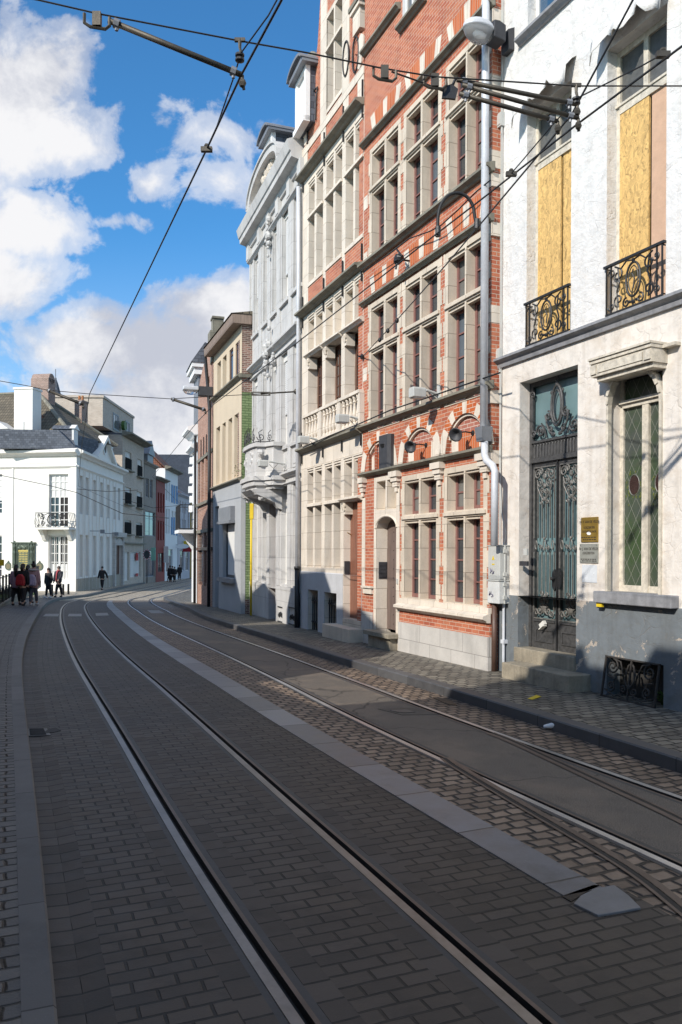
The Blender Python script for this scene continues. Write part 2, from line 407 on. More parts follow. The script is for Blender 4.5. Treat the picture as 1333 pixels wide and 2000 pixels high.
M = {}
M['brick'] = bricks('red_brick', (.40, .10, .05), (.56, .195, .10), (.52, .40, .31), .205, .068, .0055, tone=.5, dirt=.22, bump=.35)
M['brick_a'] = bricks('red_brick_tympanum', (.36, .12, .08), (.50, .21, .15), (.60, .50, .42), .205, .068, .006, tone=.38, dirt=.1, bump=.35)
M['brick_or'] = bricks('orange_brick', (.48, .10, .022), (.62, .18, .05), (.62, .5, .4), .205, .074, .006, tone=.4, dirt=.1)
M['brick_sold'] = bricks('orange_soldier_brick', (.46, .10, .025), (.62, .17, .055), (.50, .36, .26), .072, .5, .006, tone=.4, dirt=.1, offset=0)
M['brick_old'] = bricks('old_dark_brick', (.10, .045, .035), (.32, .16, .12), (.42, .36, .30), .2, .062, .009, tone=.5, dirt=.3, warp=.01)
M['brick_pink'] = bricks('pink_brick', (.33, .15, .10), (.47, .25, .17), (.50, .42, .35), .2, .062, .007, tone=.45, dirt=.15)
M['brick_grey'] = bricks('pale_grey_brick', (.50, .42, .34), (.66, .57, .475), (.5, .44, .37), .25, .075, .008, tone=.4, dirt=.1)
M['brick_green'] = bricks('green_painted_brick', (.17, .235, .105), (.25, .325, .155), (.09, .14, .055), .24, .085, .012, tone=.4, bump=1.0, dirt=.05)
M['brick_chim'] = bricks('chimney_brick', (.20, .10, .07), (.36, .20, .15), (.44, .38, .33), .22, .07, .012, tone=.5, dirt=.25)
M['stone'] = ashlar('cream_sandstone', (.73, .645, .54), (.36, .30, .23), .5, .42, .005, soot=.24, var=.2)
M['stone_rough'] = ashlar('tan_reveal_stone', (.66, .565, .45), (.32, .26, .2), .7, .42, .006, soot=.24, var=.25)
M['stone_dark'] = ashlar('weathered_string_stone', (.25, .23, .18), (.1, .1, .08), 1.2, .5, .006, soot=.6, var=.4)
M['stone_grey'] = ashlar('grey_limestone', (.57, .555, .535), (.34, .33, .32), .9, .62, .006, soot=.34, var=.16)
M['plinth'] = ashlar('plinth_limestone', (.55, .52, .48), (.26, .24, .22), .75, .34, .006, soot=.30, var=.2)
M['blue_stone'] = plain('bluestone_sill', (.27, .27, .28), .7, .25, 9, .2, streak=.5)
M['step'] = plain('worn_step_stone', (.30, .26, .195), .8, .35, 5, .3, streak=.5)
M['white_paint'] = plain('white_painted_render', (.80, .80, .79), .7, .05, 1.2, .05, streak=.06)
M['cream_paint'] = plain('cream_white_render', (.80, .765, .70), .7, .06, 1.2, .06, streak=.10)
M['white_wood'] = plain('white_painted_wood', (.74, .72, .68), .5, .10, 5, .1)
M['cream_wood'] = plain('flaking_cream_wood', (.62, .56, .46), .65, .35, 14, .3, streak=.4)
M['red_wood'] = plain('dusty_red_window_wood', (.23, .11, .095), .55, .22, 9, .1, streak=.3)
M['brown_door'] = wood('reddish_brown_planks', (.25, .105, .065), .5, .11)
M['dark_wood'] = wood('dark_brown_wood', (.12, .055, .035), .5)
M['door_grey'] = wood('weathered_door_planks', (.17, .12, .10), .7, .12)
M['iron'] = plain('black_wrought_iron', (.018, .018, .019), .5, .5, 12, .2, spec=.5)
M['iron_grey'] = plain('old_painted_iron', (.075, .073, .072), .5, .5, 18, .25, metal=.15)
M['iron_light'] = plain('worn_pale_iron', (.17, .16, .145), .5, .5, 18, .25, metal=.15)
M['zinc'] = plain('grey_zinc_pipe', (.62, .63, .66), .5, .18, 3, .06, metal=.1, streak=.2)
M['plastic_grey'] = plain('light_grey_casing', (.50, .50, .47), .5, .12, 5, .05, streak=.2)
M['plastic_dk'] = plain('dark_grey_casing', (.045, .045, .05), .6, .3, 8, .1)
M['pipe_brown'] = plain('brown_cast_pipe', (.10, .055, .040), .5, .3, 7, .1)
M['rubber'] = plain('black_cable', (.012, .012, .013), .6, .2, 8, .05)
M['steel'] = plain('greenish_bronze_pole', (.085, .075, .06), .55, .3, 12, .15, metal=.5)
M['copper'] = plain('contact_wire', (.03, .028, .026), .5, .3, 9, .05, metal=.3)
M['slate'] = bricks('slate_roofing', (.075, .085, .105), (.15, .165, .195), (.04, .045, .055), .26, .16, .008, tone=.5, bump=.5, dirt=.1)
M['tiles'] = bricks('brown_pantiles', (.12, .10, .07), (.20, .165, .115), (.03, .025, .02), .22, .26, .03, tone=.4, bump=1.6, offset=0.0, smooth=1.0, dirt=.2)
M['tiles_red'] = bricks('red_roof_tiles', (.22, .085, .05), (.33, .14, .085), (.07, .03, .02), .22, .24, .02, tone=.5, bump=1.0, offset=0.0, dirt=.25)
M['lead'] = plain('lead_flashing', (.22, .23, .25), .5, .2, 4, .1, metal=.2)
M['glass'] = glass('window_glass'); M['glass_mid'] = glass('curtained_glass', (.085, .085, .08), .08, .1, 1.2); M['glass_sky'] = glass('sky_glass', (.05, .065, .08), .04, .12, 1.4); M['glass_teal'] = glass('teal_frosted_glass', (.085, .135, .14), .35, .03)
M['glass_blue'] = glass('sky_reflecting_glass', (.02, .05, .09), .03, .01)
M['curtain'] = plain('pale_blind', (.70, .69, .66), .8, .06, 3, .03)
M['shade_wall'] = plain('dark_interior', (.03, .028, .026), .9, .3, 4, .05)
M['beige'] = plain('beige_render', (.62, .51, .37), .85, .10, 1.4, .12, streak=.12)
M['grey_render'] = plain('grey_render', (.40, .41, .42), .8, .10, 1.1, .1, streak=.12)
M['brass'] = plain('tarnished_brass', (.42, .27, .06), .42, .25, 12, .08, metal=.6)
M['yellow'] = plain('yellow_pole_paint', (.70, .50, .02), .5, .08, 5, .04)
M['leaf'] = plain('weed_leaf', (.07, .14, .025), .6, .4, 20, .1)
# ---------------------------------------------------------------- camera, sun, sky
cam = bpy.data.cameras.new('camera'); co = bpy.data.objects.new('camera', cam); C.objects.link(co)
cam.sensor_fit = 'VERTICAL'; cam.sensor_height = 36.0; cam.sensor_width = 24.0; cam.lens = 36 * FPX / 2000
cam.shift_y = (YH - 1000) / 2000; cam.shift_x = 0.0; cam.clip_start = .05; cam.clip_end = 3000
co.matrix_world = Matrix.Translation((0, 0, HC)) @ Matrix.Rotation(radians(90), 4, 'X') @ Matrix.Rotation(ROLL, 4, 'Z')
SC.camera = co
SUN_H = Vector((.633, .774)).normalized(); SUN_EL = radians(32.5)
sd = bpy.data.lights.new('sun', 'SUN'); sd.energy = 5.0; sd.angle = radians(.55); sd.color = (1.0, .945, .86)
so = bpy.data.objects.new('sun', sd); C.objects.link(so); so.location = (-30, -20, 40)
sdir = Vector((SUN_H.x * cos(SUN_EL), SUN_H.y * cos(SUN_EL), -sin(SUN_EL)))
so.rotation_euler = sdir.to_track_quat('-Z', 'Y').to_euler()
def build_sky():
    w = bpy.data.worlds.new('World'); SC.world = w; w.use_nodes = True; t = w.node_tree; N = t.nodes; L = t.links
    bg = N['Background']
    sky = N.new('ShaderNodeTexSky'); sky.sky_type = 'NISHITA'; sky.sun_disc = False; sky.sun_elevation = SUN_EL
    sky.sun_rotation = atan2(-SUN_H.x, -SUN_H.y); sky.air_density = 1.0; sky.dust_density = .25; sky.ozone_density = 2.0; sky.altitude = 0
    tc = N.new('ShaderNodeTexCoord')
    def mth(op, a, b=0.0, clamp=False):
        q = N.new('ShaderNodeMath'); q.operation = op; q.use_clamp = clamp
        for s, v in ((q.inputs[0], a), (q.inputs[1], b)):
            if isinstance(v, (int, float)): s.default_value = v
            else: L.new(v, s)
        return q.outputs[0]
    def ramp(f, *st):
        q = N.new('ShaderNodeValToRGB'); e = q.color_ramp.elements
        while len(e) < len(st): e.new(.5)
        for i, (p, c) in enumerate(st): e[i].position = p; e[i].color = (c, c, c, 1)
        q.color_ramp.interpolation = 'EASE'; L.new(f, q.inputs[0]); return q.outputs[0]
    def mix(f, a, b):
        q = N.new('ShaderNodeMix'); q.data_type = 'RGBA'
        for s, v in ((q.inputs[0], f), (q.inputs[6], a), (q.inputs[7], b)):
            if isinstance(v, tuple): s.default_value = v + (1,)
            elif isinstance(v, (int, float)): s.default_value = v
            else: L.new(v, s)
        return q.outputs[2]
    sx = N.new('ShaderNodeSeparateXYZ'); L.new(tc.outputs['Generated'], sx.inputs[0])
    dy = mth('MAXIMUM', mth('ABSOLUTE', sx.outputs[1]), .18)
    a0 = mth('DIVIDE', sx.outputs[0], dy); b0 = mth('DIVIDE', sx.outputs[2], dy)
    cb = N.new('ShaderNodeCombineXYZ'); L.new(a0, cb.inputs[0]); L.new(b0, cb.inputs[1])
    def noise(scale, det, rough=.55, dist=0.0, off=(0, 0, 0)):
        mp = N.new('ShaderNodeMapping'); mp.inputs['Location'].default_value = off; L.new(cb.outputs[0], mp.inputs[0])
        q = N.new('ShaderNodeTexNoise'); q.inputs['Scale'].default_value = scale; q.inputs['Detail'].default_value = det
        q.inputs['Roughness'].default_value = rough; q.inputs['Distortion'].default_value = dist; L.new(mp.outputs[0], q.inputs[0]); return q
    wq = noise(6.0, 5, .6); ws = N.new('ShaderNodeSeparateXYZ'); L.new(wq.outputs['Color'], ws.inputs[0])
    a = mth('ADD', a0, mth('MULTIPLY', mth('SUBTRACT', ws.outputs[0], .5), .10)); b = mth('ADD', b0, mth('MULTIPLY', mth('SUBTRACT', ws.outputs[1], .5), .08))
    blobs = [(10, 190, 190, 170, 1.0), (110, 250, 130, 85, .8), (20, 440, 160, 80, 1.0), (0, 540, 130, 100, .95), (220, 435, 80, 28, .45),
             (430, 250, 130, 60, .40), (305, 355, 55, 55, .52), (460, 350, 110, 60, .42),
             (330, 690, 330, 110, .95), (420, 600, 150, 75, 1.0), (210, 620, 110, 50, .6), (420, 800, 420, 130, 1.0), (130, 660, 120, 40, .5),
             (-400, 300, 300, 200, .9), (-900, 600, 400, 250, .9), (1500, 400, 300, 200, .8), (900, 700, 300, 160, .8), (2300, 700, 500, 250, .9), (666, -3600, 5200, 2300, 1.1), (4600, -400, 2200, 1200, 1.0), (-3300, -200, 2000, 1000, 1.0)]  # widest blobs: clouds added out of view to whiten the ambient light
    field = None; low = None
    for (x, y, rx, ry, k) in blobs:
        u = mth('DIVIDE', mth('SUBTRACT', a, (x - CX) / FPX), rx / FPX); v = mth('DIVIDE', mth('SUBTRACT', b, (YH - y) / FPX), ry / FPX)
        d = mth('MULTIPLY', mth('SUBTRACT', 1.25, mth('SQRT', mth('ADD', mth('MULTIPLY', u, u), mth('MULTIPLY', v, v)))), k)
        field = d if field is None else mth('MAXIMUM', field, d)
    n1 = noise(13, 9, .6, .3).outputs[0]; n2 = noise(4.5, 7, .6, .2, (3, 1, 0)).outputs[0]; n3 = noise(30, 6, .6, 0, (1, 5, 0)).outputs[0]
    den = mth('ADD', field, mth('MULTIPLY', mth('SUBTRACT', n1, .5), 1.5)); den = mth('ADD', den, mth('MULTIPLY', mth('SUBTRACT', n3, .5), .35))
    dm = ramp(den, (.10, 0.0), (.32, .55), (.75, 1.0))
    lum = mth('ADD', mth('MULTIPLY', n2, .75), mth('MULTIPLY', n1, .35))
    cloud = mix(ramp(lum, (.42, 1.0), (.62, 0.0)), (.93, .93, .95), (.56, .59, .68))
    # a pale band of haze near the horizon
    hz = ramp(b0, (.10, 1.0), (.42, 0.0))
    skc = N.new('ShaderNodeMix'); skc.data_type = 'RGBA'; skc.blend_type = 'MULTIPLY'; skc.inputs[0].default_value = 1.0
    L.new(sky.outputs[0], skc.inputs[6]); skc.inputs[7].default_value = (SKY_TINT[0], SKY_TINT[1], SKY_TINT[2], 1)
    hs = N.new('ShaderNodeHueSaturation'); hs.inputs['Saturation'].default_value = 1.0; L.new(skc.outputs[2], hs.inputs['Color'])
    base = mix(mth('MULTIPLY', hz, .45), hs.outputs[0], (.62 / SKY_K, .74 / SKY_K, .9 / SKY_K))
    sc = N.new('ShaderNodeMix'); sc.data_type = 'RGBA'; sc.blend_type = 'MULTIPLY'; sc.inputs[0].default_value = 1.0
    L.new(cloud, sc.inputs[6]); sc.inputs[7].default_value = (1 / SKY_K,) * 3 + (1,)
    L.new(mix(dm, base, sc.outputs[2]), bg.inputs['Color']); bg.inputs['Strength'].default_value = SKY_K
SKY_K = .12; SKY_TINT = (.54, 1.24, 1.66)
build_sky()
SC.view_settings.view_transform = 'Standard'; SC.view_settings.look = 'None'; SC.view_settings.exposure = 0.0; SC.view_settings.gamma = 1.0
SC.view_settings.use_curve_mapping = False
SC.render.engine = 'CYCLES'; SC.cycles.use_denoising = True; SC.cycles.max_bounces = 6; SC.cycles.diffuse_bounces = 3; SC.cycles.glossy_bounces = 3
# ---------------------------------------------------------------- the street
PX = dict(
 E0=[(39, 2000), (31, 1631), (30, 1500), (22.5, 1395), (22, 1316), (33, 1256), (45, 1229), (64, 1205), (78, 1187), (92, 1179), (130, 1169), (172, 1163)],
 E1=[(110, 2000), (100, 1894), (87, 1757), (79, 1631), (71, 1578), (57, 1470), (44, 1350), (41, 1322), (46, 1274), (56, 1244), (72, 1211), (87, 1188), (100, 1178), (130, 1170), (183, 1163.6)],
 R1=[(600, 2000), (572, 1967), (504, 1878), (436, 1773), (357, 1652), (300, 1530), (255, 1458), (228, 1413), (195, 1364), (171, 1328), (150, 1289), (135, 1256), (124, 1223), (121, 1205), (124, 1187), (133, 1178), (150, 1173), (200, 1164), (260, 1153), (330, 1141)],
 R2=[(1069, 2000), (948, 1894), (843, 1799.5), (738, 1710), (643.5, 1626), (606, 1596), (524, 1525), (456, 1465), (400, 1412), (345, 1364), (300, 1328), (255, 1289), (216, 1253), (192, 1226), (174, 1202), (168, 1188), (172, 1178), (192, 1171), (240, 1162), (300, 1151), (360, 1140)],
 M1=[(1095, 1747), (1008, 1694.5), (843, 1600), (760, 1549), (689, 1505.5), (587.5, 1444), (505, 1394), (456, 1362), (400, 1327), (366, 1304), (330, 1280), (288, 1253), (261, 1232), (237, 1211), (216, 1191.5), (208, 1181), (213, 1174), (226, 1170)],
 M2=[(1190, 1738), (1174, 1726), (1069, 1671), (948, 1600), (820, 1534), (745, 1495), (685, 1459), (602.5, 1416), (542.5, 1382.5), (494, 1353), (449, 1324), (400, 1296), (345, 1268), (300, 1241), (270, 1220), (249, 1205), (226, 1185), (220, 1175), (230, 1170.5)],
 R3=[(1333, 1692), (1133, 1602), (983, 1533), (900, 1497), (833, 1466), (719, 1420), (625, 1369), (542.5, 1325), (400, 1258), (360, 1241), (315, 1220), (279, 1199), (258, 1184), (252, 1175), (262, 1169), (290, 1163), (345, 1153), (380, 1146)],
 R4=[(1333, 1563), (1170.5, 1509), (1058, 1469), (945.5, 1426), (900, 1410), (812.5, 1379), (700, 1337.5), (587.5, 1292.5), (400, 1227), (369, 1214), (330, 1198), (300, 1181), (293, 1174), (300, 1168), (330, 1161), (372, 1153)],
 K1=[(1333, 1511), (1259, 1484), (1159, 1449), (1043, 1413), (900, 1369), (737.5, 1320.6), (625, 1285), (561, 1260.6), (464, 1230.6), (400, 1212), (381, 1200), (345, 1184), (322, 1174), (326, 1168), (345, 1163), (374, 1157)])
def smooth(P, it=3):
    for _ in range(it):
        P = [P[0]] + [(P[i - 1] + P[i] * 2 + P[i + 1]) / 4 for i in range(1, len(P) - 1)] + [P[-1]]
    return P
def resamp(P, step):
    out = [P[0]]; acc = 0.0
    for a, b in zip(P, P[1:]):
        d = (b - a).length; t = step - acc
        while t <= d: out.append(a + (b - a) * (t / d)); t += step
        acc = (acc + d) % step if d else acc
    return out
LINES = {}
FAR = {'E0': (-22.0, 100), 'E1': (-21.8, 100), 'R1': (-18.6, 100), 'R2': (-17.6, 100), 'M1': (-17.0, 100), 'M2': (-16.6, 100), 'R3': (-15.9, 100), 'R4': (-14.9, 100), 'K1': (-13.6, 100)}
for k, pts in PX.items():
    W = [gnd(x, y) for x, y in pts]; W = [Vector((q.x, q.y, 0)) for q in W]
    W = [q for q in W if q.y < 50] if k not in ('R1', 'R2', 'R3', 'R4') else [q for q in W if q.y < 60]
    d = (W[0] - W[min(3, len(W) - 1)]).normalized()
    W = [W[0] + d * 14, W[0] + d * 7] + W
    fx, fy = FAR[k]; e = W[-1]
    for q in (.35, .7, 1.0): W.append(Vector((e.x + (fx - e.x) * q, e.y + (fy - e.y) * q, 0)))
    W = crom(W, 6); W = resamp(W, .8); LINES[k] = smooth(W, 14)
REF = resamp(LINES['R2'], .5)
def off(k, P, T):
    """signed offset from station P along its normal to the line k"""
    L = LINES[k]; Nn = Vector((T.y, -T.x, 0)); best = None
    for a, b in zip(L, L[1:]):
        d = b - a; den = d.x * Nn.y - d.y * Nn.x
        if abs(den) < 1e-9: continue
        r = P - a; t = (r.x * Nn.y - r.y * Nn.x) / den
        if -.001 <= t <= 1.001:
            q = (a + d * t - P).dot(Nn)
            if best is None or abs(q) < abs(best): best = q
    return best
STA = []; sacc = 0.0
for i in range(1, len(REF) - 1):
    T = (REF[i + 1] - REF[i - 1]).normalized(); sacc += (REF[i] - REF[i - 1]).length
    o_ = {k: off(k, REF[i], T) for k in LINES}; o_['R2'] = 0.0
    STA.append([REF[i], T, sacc, o_])
for k in LINES:                                                   # fill holes, smooth the offsets
    v = [s[3][k] for s in STA]; last = next(q for q in v if q is not None)
    for i in range(len(v)):
        if v[i] is None: v[i] = last
        last = v[i]
    for _ in range(4): v = [v[0]] + [(v[i - 1] + v[i] * 2 + v[i + 1]) / 4 for i in range(1, len(v) - 1)] + [v[-1]]
    for s, q in zip(STA, v): s[3][k] = q
def loft(name, prof, mat, parent=None, s0=0, s1=1e9, mids=None, u0=None):
    """sweep a cross profile [(line, shift, dz)] along the street; uv = metres across, metres along"""
    mb = MB(); mb.uv = []; n = len(prof); st = [s for s in STA if s0 <= s[2] <= s1]
    for P, T, sa, o in st:
        Nn = Vector((T.y, -T.x, 0)); acc = 0; prev = None
        for (k, dt, dz) in prof:
            t = o[k] + dt; Q = P + Nn * t
            if prev is not None: acc += hypot(t - prev[0], dz - prev[1])
            prev = (t, dz)
            mb.v.append((Q.x, Q.y, gz(Q.y) + dz)); mb.uv.append((acc if u0 is None else t + u0, sa))
    for i in range(len(st) - 1):
        for j in range(n - 1):
            mb.f.append((i * n + j, i * n + j + 1, (i + 1) * n + j + 1, (i + 1) * n + j)); mb.mi.append(mids[j] if mids else 0)
    return mb.build(name, mat, parent, smooth=False)
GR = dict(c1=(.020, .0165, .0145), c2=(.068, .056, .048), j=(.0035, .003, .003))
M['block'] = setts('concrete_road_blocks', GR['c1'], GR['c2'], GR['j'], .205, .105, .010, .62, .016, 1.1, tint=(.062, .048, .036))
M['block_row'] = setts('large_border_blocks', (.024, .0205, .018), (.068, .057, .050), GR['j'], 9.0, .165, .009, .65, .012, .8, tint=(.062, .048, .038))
M['cobble'] = setts('worn_cobbles', (.10, .070, .050), (.30, .22, .16), (.014, .010, .007), .17, .125, .024, .6, .09, 2.2, jn=1)
M['pave_r'] = setts('pavement_cobbles', (.085, .075, .06), (.27, .24, .19), (.010, .009, .008), .19, .135, .017, .65, .10, 1.8, jn=1)
M['pave_l'] = setts('dark_pavement_setts', (.05, .049, .05), (.12, .115, .112), (.014, .013, .013), .24, .105, .015, .6, .06, 1.8, jn=1)
M['kerb'] = setts('bluestone_kerb', (.06, .059, .061), (.105, .103, .104), (.02, .02, .02), 9.0, 1.05, .006, .6, .01, .4)
M['median'] = setts('bluestone_slabs', (.085, .088, .10), (.24, .245, .265), (.018, .018, .02), 9.0, .95, .010, .42, .03, .6)
M['bitumen'] = plain('bitumen_joint', (.040, .042, .046), .6, .3, 3, .2)
def asphalt():
    t = NT('old_asphalt'); v = t.uv(); a = t.noise(v, .8, 5, .6); b = t.noise(v, 120, 2); m = t.noise(v, 5, 5, .6)
    c = t.mix(t.ramp(a, (.42, 0.0), (.54, 1.0)), (.13, .10, .074), (.068, .058, .048)); c = t.mix(t.ramp(b, (.45, 0.0), (.70, .9)), c, (.27, .23, .19)); c = t.mix(t.ramp(b, (.28, .6), (.42, 0.0)), c, (.02, .018, .016))
    c = t.mix(t.math('MULTIPLY', t.ramp(m, (.5, 0.0), (.7, 1.0)), .3), c, (.05, .04, .034)); vo = t.n('ShaderNodeTexVoronoi', feature='DISTANCE_TO_EDGE'); vo.inputs['Scale'].default_value = .55; w2 = t.n('ShaderNodeVectorMath', operation='MULTIPLY_ADD'); nz = t.n('ShaderNodeTexNoise'); nz.inputs['Scale'].default_value = 3; t.l(v, nz.inputs['Vector']); t.l(nz.outputs['Color'], w2.inputs[0]); w2.inputs[1].default_value = (.5, .5, 0); t.l(v, w2.inputs[2]); t.l(w2.outputs[0], vo.inputs['Vector'])
    c = t.mix(t.ramp(vo.outputs[0], (0.0, .8), (.012, 0.0)), c, (.015, .013, .012)); t.bump(b, .5, .006); return t.done(c, .7)
M['asphalt'] = asphalt()
M['rail'] = plain('polished_rail_steel', (.25, .235, .225), .42, .3, 3, .1, metal=.85); M['rail_bright'] = plain('bright_rail_steel', (.50, .51, .55), .35, .15, 3, .05, metal=.9)
M['rail_dull'] = plain('brown_rail_steel', (.13, .10, .085), .5, .3, 5, .1, metal=.5)
M['groove'] = plain('rail_groove', (.010, .010, .011), .7, .4, 9, .1)
def ground():
    ys = [-60, -20, 0, 12] + list(range(14, 110, 4)) + [120, 200, 400, 900]; mb = MB(); mb.uv = []
    for y in ys:
        for x in (-700, -60, -20, 0, 20, 60, 700): mb.v.append((x, y, gz(y) - .055)); mb.uv.append((x, y))
    for i in range(len(ys) - 1):
        for j in range(6): mb.f.append((i * 7 + j, i * 7 + j + 1, (i + 1) * 7 + j + 1, (i + 1) * 7 + j)); mb.mi.append(0)
    tag(mb.build('ground', M['asphalt']), kind='structure')
ground()
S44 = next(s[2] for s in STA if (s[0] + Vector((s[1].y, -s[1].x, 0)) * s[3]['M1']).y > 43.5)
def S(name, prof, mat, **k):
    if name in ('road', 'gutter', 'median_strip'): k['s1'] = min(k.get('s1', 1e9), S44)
    return tag(loft(name, prof, mat, **k), kind='structure')
KH = .13
S('pavement', [('E0', -16.0, KH), ('E0', -3.0, KH), ('E0', 0, KH)], M['pave_l'], s1=S44 + 1)
M['cobble_sunlit'] = setts('sandy_cobbles_sun_in_colour', (.34, .28, .20), (.52, .45, .345), (.05, .04, .03), .2, .14, .016, .7, .08, 1.0, jn=1)  # far sandy cobbles, with sunlight put into their colour as extra lightness
S('pavement', [('E0', -16.0, KH), ('E0', -3.0, KH), ('E0', 0, KH)], M['cobble_sunlit'], s0=S44 + .8)
tag(loft('road', [('E1', 0, -.008), ('R3', 0, -.008), ('K1', 0, -.008)], M['cobble_sunlit'], s0=S44 - .5), kind='structure')
S('kerb', [('E0', 0, KH + .002), ('E1', -.012, KH + .002), ('E1', 0, KH - .012), ('E1', 0, -.05)], M['kerb'])
S('gutter', [('E1', 0, -.006), ('E1', .125, -.012)], M['block_row'])
S('gutter', [('E1', .125, -.012), ('E1', .245, 0)], M['block_row'])
S('road', [('E1', .245, 0), ('R1', -.25, 0)], M['block'])
S('road', [('R1', -.25, 0), ('R1', -.115, 0)], M['block_row'])
def rail(parent, key, side, bright=True, s0=0, s1=1e9, w=1.0):
    """grooved rail: head, flange groove, lip, and the bitumen bedding both sides. side +1: groove to the right of the head"""
    g = side
    pr = [(key, -g * .022, .004), (key, -g * .078, .004), (key, -g * .082, -.01)]
    a = loft('rail_head', pr if g < 0 else pr[::-1], M['rail'] if bright == 1 else M['rail_bright'] if bright == 2 else M['rail_dull'], parent, s0, s1)
    pr = [(key, -g * .022, .004), (key, -g * .018, -.04), (key, g * .018, -.04), (key, g * .021, .001), (key, g * .045, .001)]
    b = loft('rail_groove', pr if g > 0 else pr[::-1], [M['groove'], M['rail_dull']], parent, s0, s1, mids=[0, 0, 0, 1] if g > 0 else [1, 0, 0, 0])
    pr = [(key, -g * .115, 0), (key, -g * .081, .001)]
    loft('bitumen_strip', pr if g > 0 else pr[::-1], M['bitumen'], parent, s0, s1)
    pr = [(key, g * .044, .0005), (key, g * .085, 0)]
    loft('bitumen_strip', pr if g > 0 else pr[::-1], M['bitumen'], parent, s0, s1)
p0 = REF[8]
tk = empty('tram_track', (p0.x - 1.0, p0.y, 0), 0, 'tram track set in dark concrete blocks beside the bluestone strip, with two bright grooved rails', 'tram track')
tkm = tk.location.copy()
rail(tk, 'R1', 1); rail(tk, 'R2', 1)
S('road', [('R1', .085, 0), ('R1', .22, 0)], M['block_row'])
S('road', [('R1', .22, 0), ('R2', -.25, 0)], M['block'])
S('road', [('R2', -.25, 0), ('R2', -.115, 0)], M['block_row'])
S('road', [('R2', .085, 0), ('R2', .22, 0)], M['block_row'])
s_end = next(s[2] for s in STA if (s[0] + Vector((s[1].y, -s[1].x, 0)) * s[3]['M1']).y > 4.2)
S('road', [('R2', .22, 0), ('M1', 0, 0)], M['block'], s0=s_end - .5)
S('road', [('R2', .22, -.001), ('M2', .10, -.001)], M['block'], s1=s_end + .2)
S('road', [('M2', 0, -.004), ('R3', -.115, -.003)], M['cobble'], s0=s_end - .6)
S('road', [('M2', .10, -.004), ('R3', -.115, -.003)], M['cobble'], s1=s_end + .1)
S('median_strip', [('M1', -.002, -.01), ('M1', 0, .006), ('M2', -.01, .006), ('M2', 0, .0)], M['median'], s0=s_end)
tr = empty('tram_track', (p0.x + 2.6, p0.y, 0), 0, 'tram track with asphalt between its rails, running along the cobbles by the right kerb', 'tram track')
rail(tr, 'R3', 1, 2); rail(tr, 'R4', -1, 2)
S('road', [('R3', .085, 0), ('R4', -.085, 0)], M['asphalt'])
S('road', [('R4', .115, -.003), ('K1', 0, -.003)], M['cobble'])
S('kerb', [('K1', 0, -.05), ('K1', 0, KH - .015), ('K1', .015, KH), ('K1', .19, KH)], M['kerb'])
S('pavement', [('K1', .19, KH - .004), ('K1', 3.2, KH - .002), ('K1', 9.0, KH + .02)], M['pave_r'])
def branch(pix, side):
    P = crom([Vector((q.x, q.y, gz(q.y))) for q in [gnd(x, y) for x, y in pix]], 6); hd, gv = MB(), MB(); n = len(P)
    for i in range(n - 1):
        T0 = (P[min(i + 1, n - 1)] - P[max(i - 1, 0)]).normalized(); T1 = (P[min(i + 2, n - 1)] - P[i]).normalized(); N0, N1 = Vector((T0.y, -T0.x, 0)), Vector((T1.y, -T1.x, 0)); U = Vector((0, 0, 1))
        for mbx_, a, b, z in ((hd, -.075, -.02, .007), (gv, -.019, .02, .0045), (hd, .021, .045, .006)):
            a, b = a * side, b * side; mbx_.quad(P[i] + N0 * a + U * z, P[i] + N0 * b + U * z, P[i + 1] + N1 * b + U * z, P[i + 1] + N1 * a + U * z)
    for o in (hd.build('rail_head', M['rail_dull'], tr), gv.build('rail_groove', M['groove'], tr)): pass
branch([(868, 1481), (889, 1497), (990, 1558), (1095, 1619), (1227, 1698), (1333, 1780), (1500, 1920)], 1); branch([(960, 1432), (1010, 1452), (1170, 1526), (1333, 1602), (1600, 1740)], -1)
# children hold world coordinates: cancel the offset of their tracks
for tt in (tk, tr):
    for c in tt.children: c.location = -tt.location
# ---------------------------------------------------------------- shared building parts
def spiral(cx, cz, r, turns=1.4, a0=0.0, sgn=1, r1=.12, n=18):
    """flat scroll from the rim inwards, in (x,z)"""
    return [(cx + (r * (1 - t) + r * r1 * t) * cos(a0 + sgn * 2 * pi * turns * t), cz + (r * (1 - t) + r * r1 * t) * sin(a0 + sgn * 2 * pi * turns * t)) for t in [i / n for i in range(n + 1)]]
def flat(mb, pts, y, r, n=5, closed=False): mb.tube([(p[0], y, p[1]) for p in pts], r, n, closed)
def s_scroll(mb, x, z, w, h, y, r, flip=1):
    """S bar ending in two scrolls inside the box (x,z,w,h)"""
    k = min(w, h * .5) * .46
    top = spiral(x + flip * (w * .5 - k), z + h - k, k, 1.25, pi / 2, flip); bot = spiral(x - flip * (w * .5 - k), z + k, k, 1.25, -pi / 2, flip)
    flat(mb, top[::-1] + [(x - flip * w * .12, z + h * .62), (x + flip * w * .12, z + h * .38)] + bot, y, r)
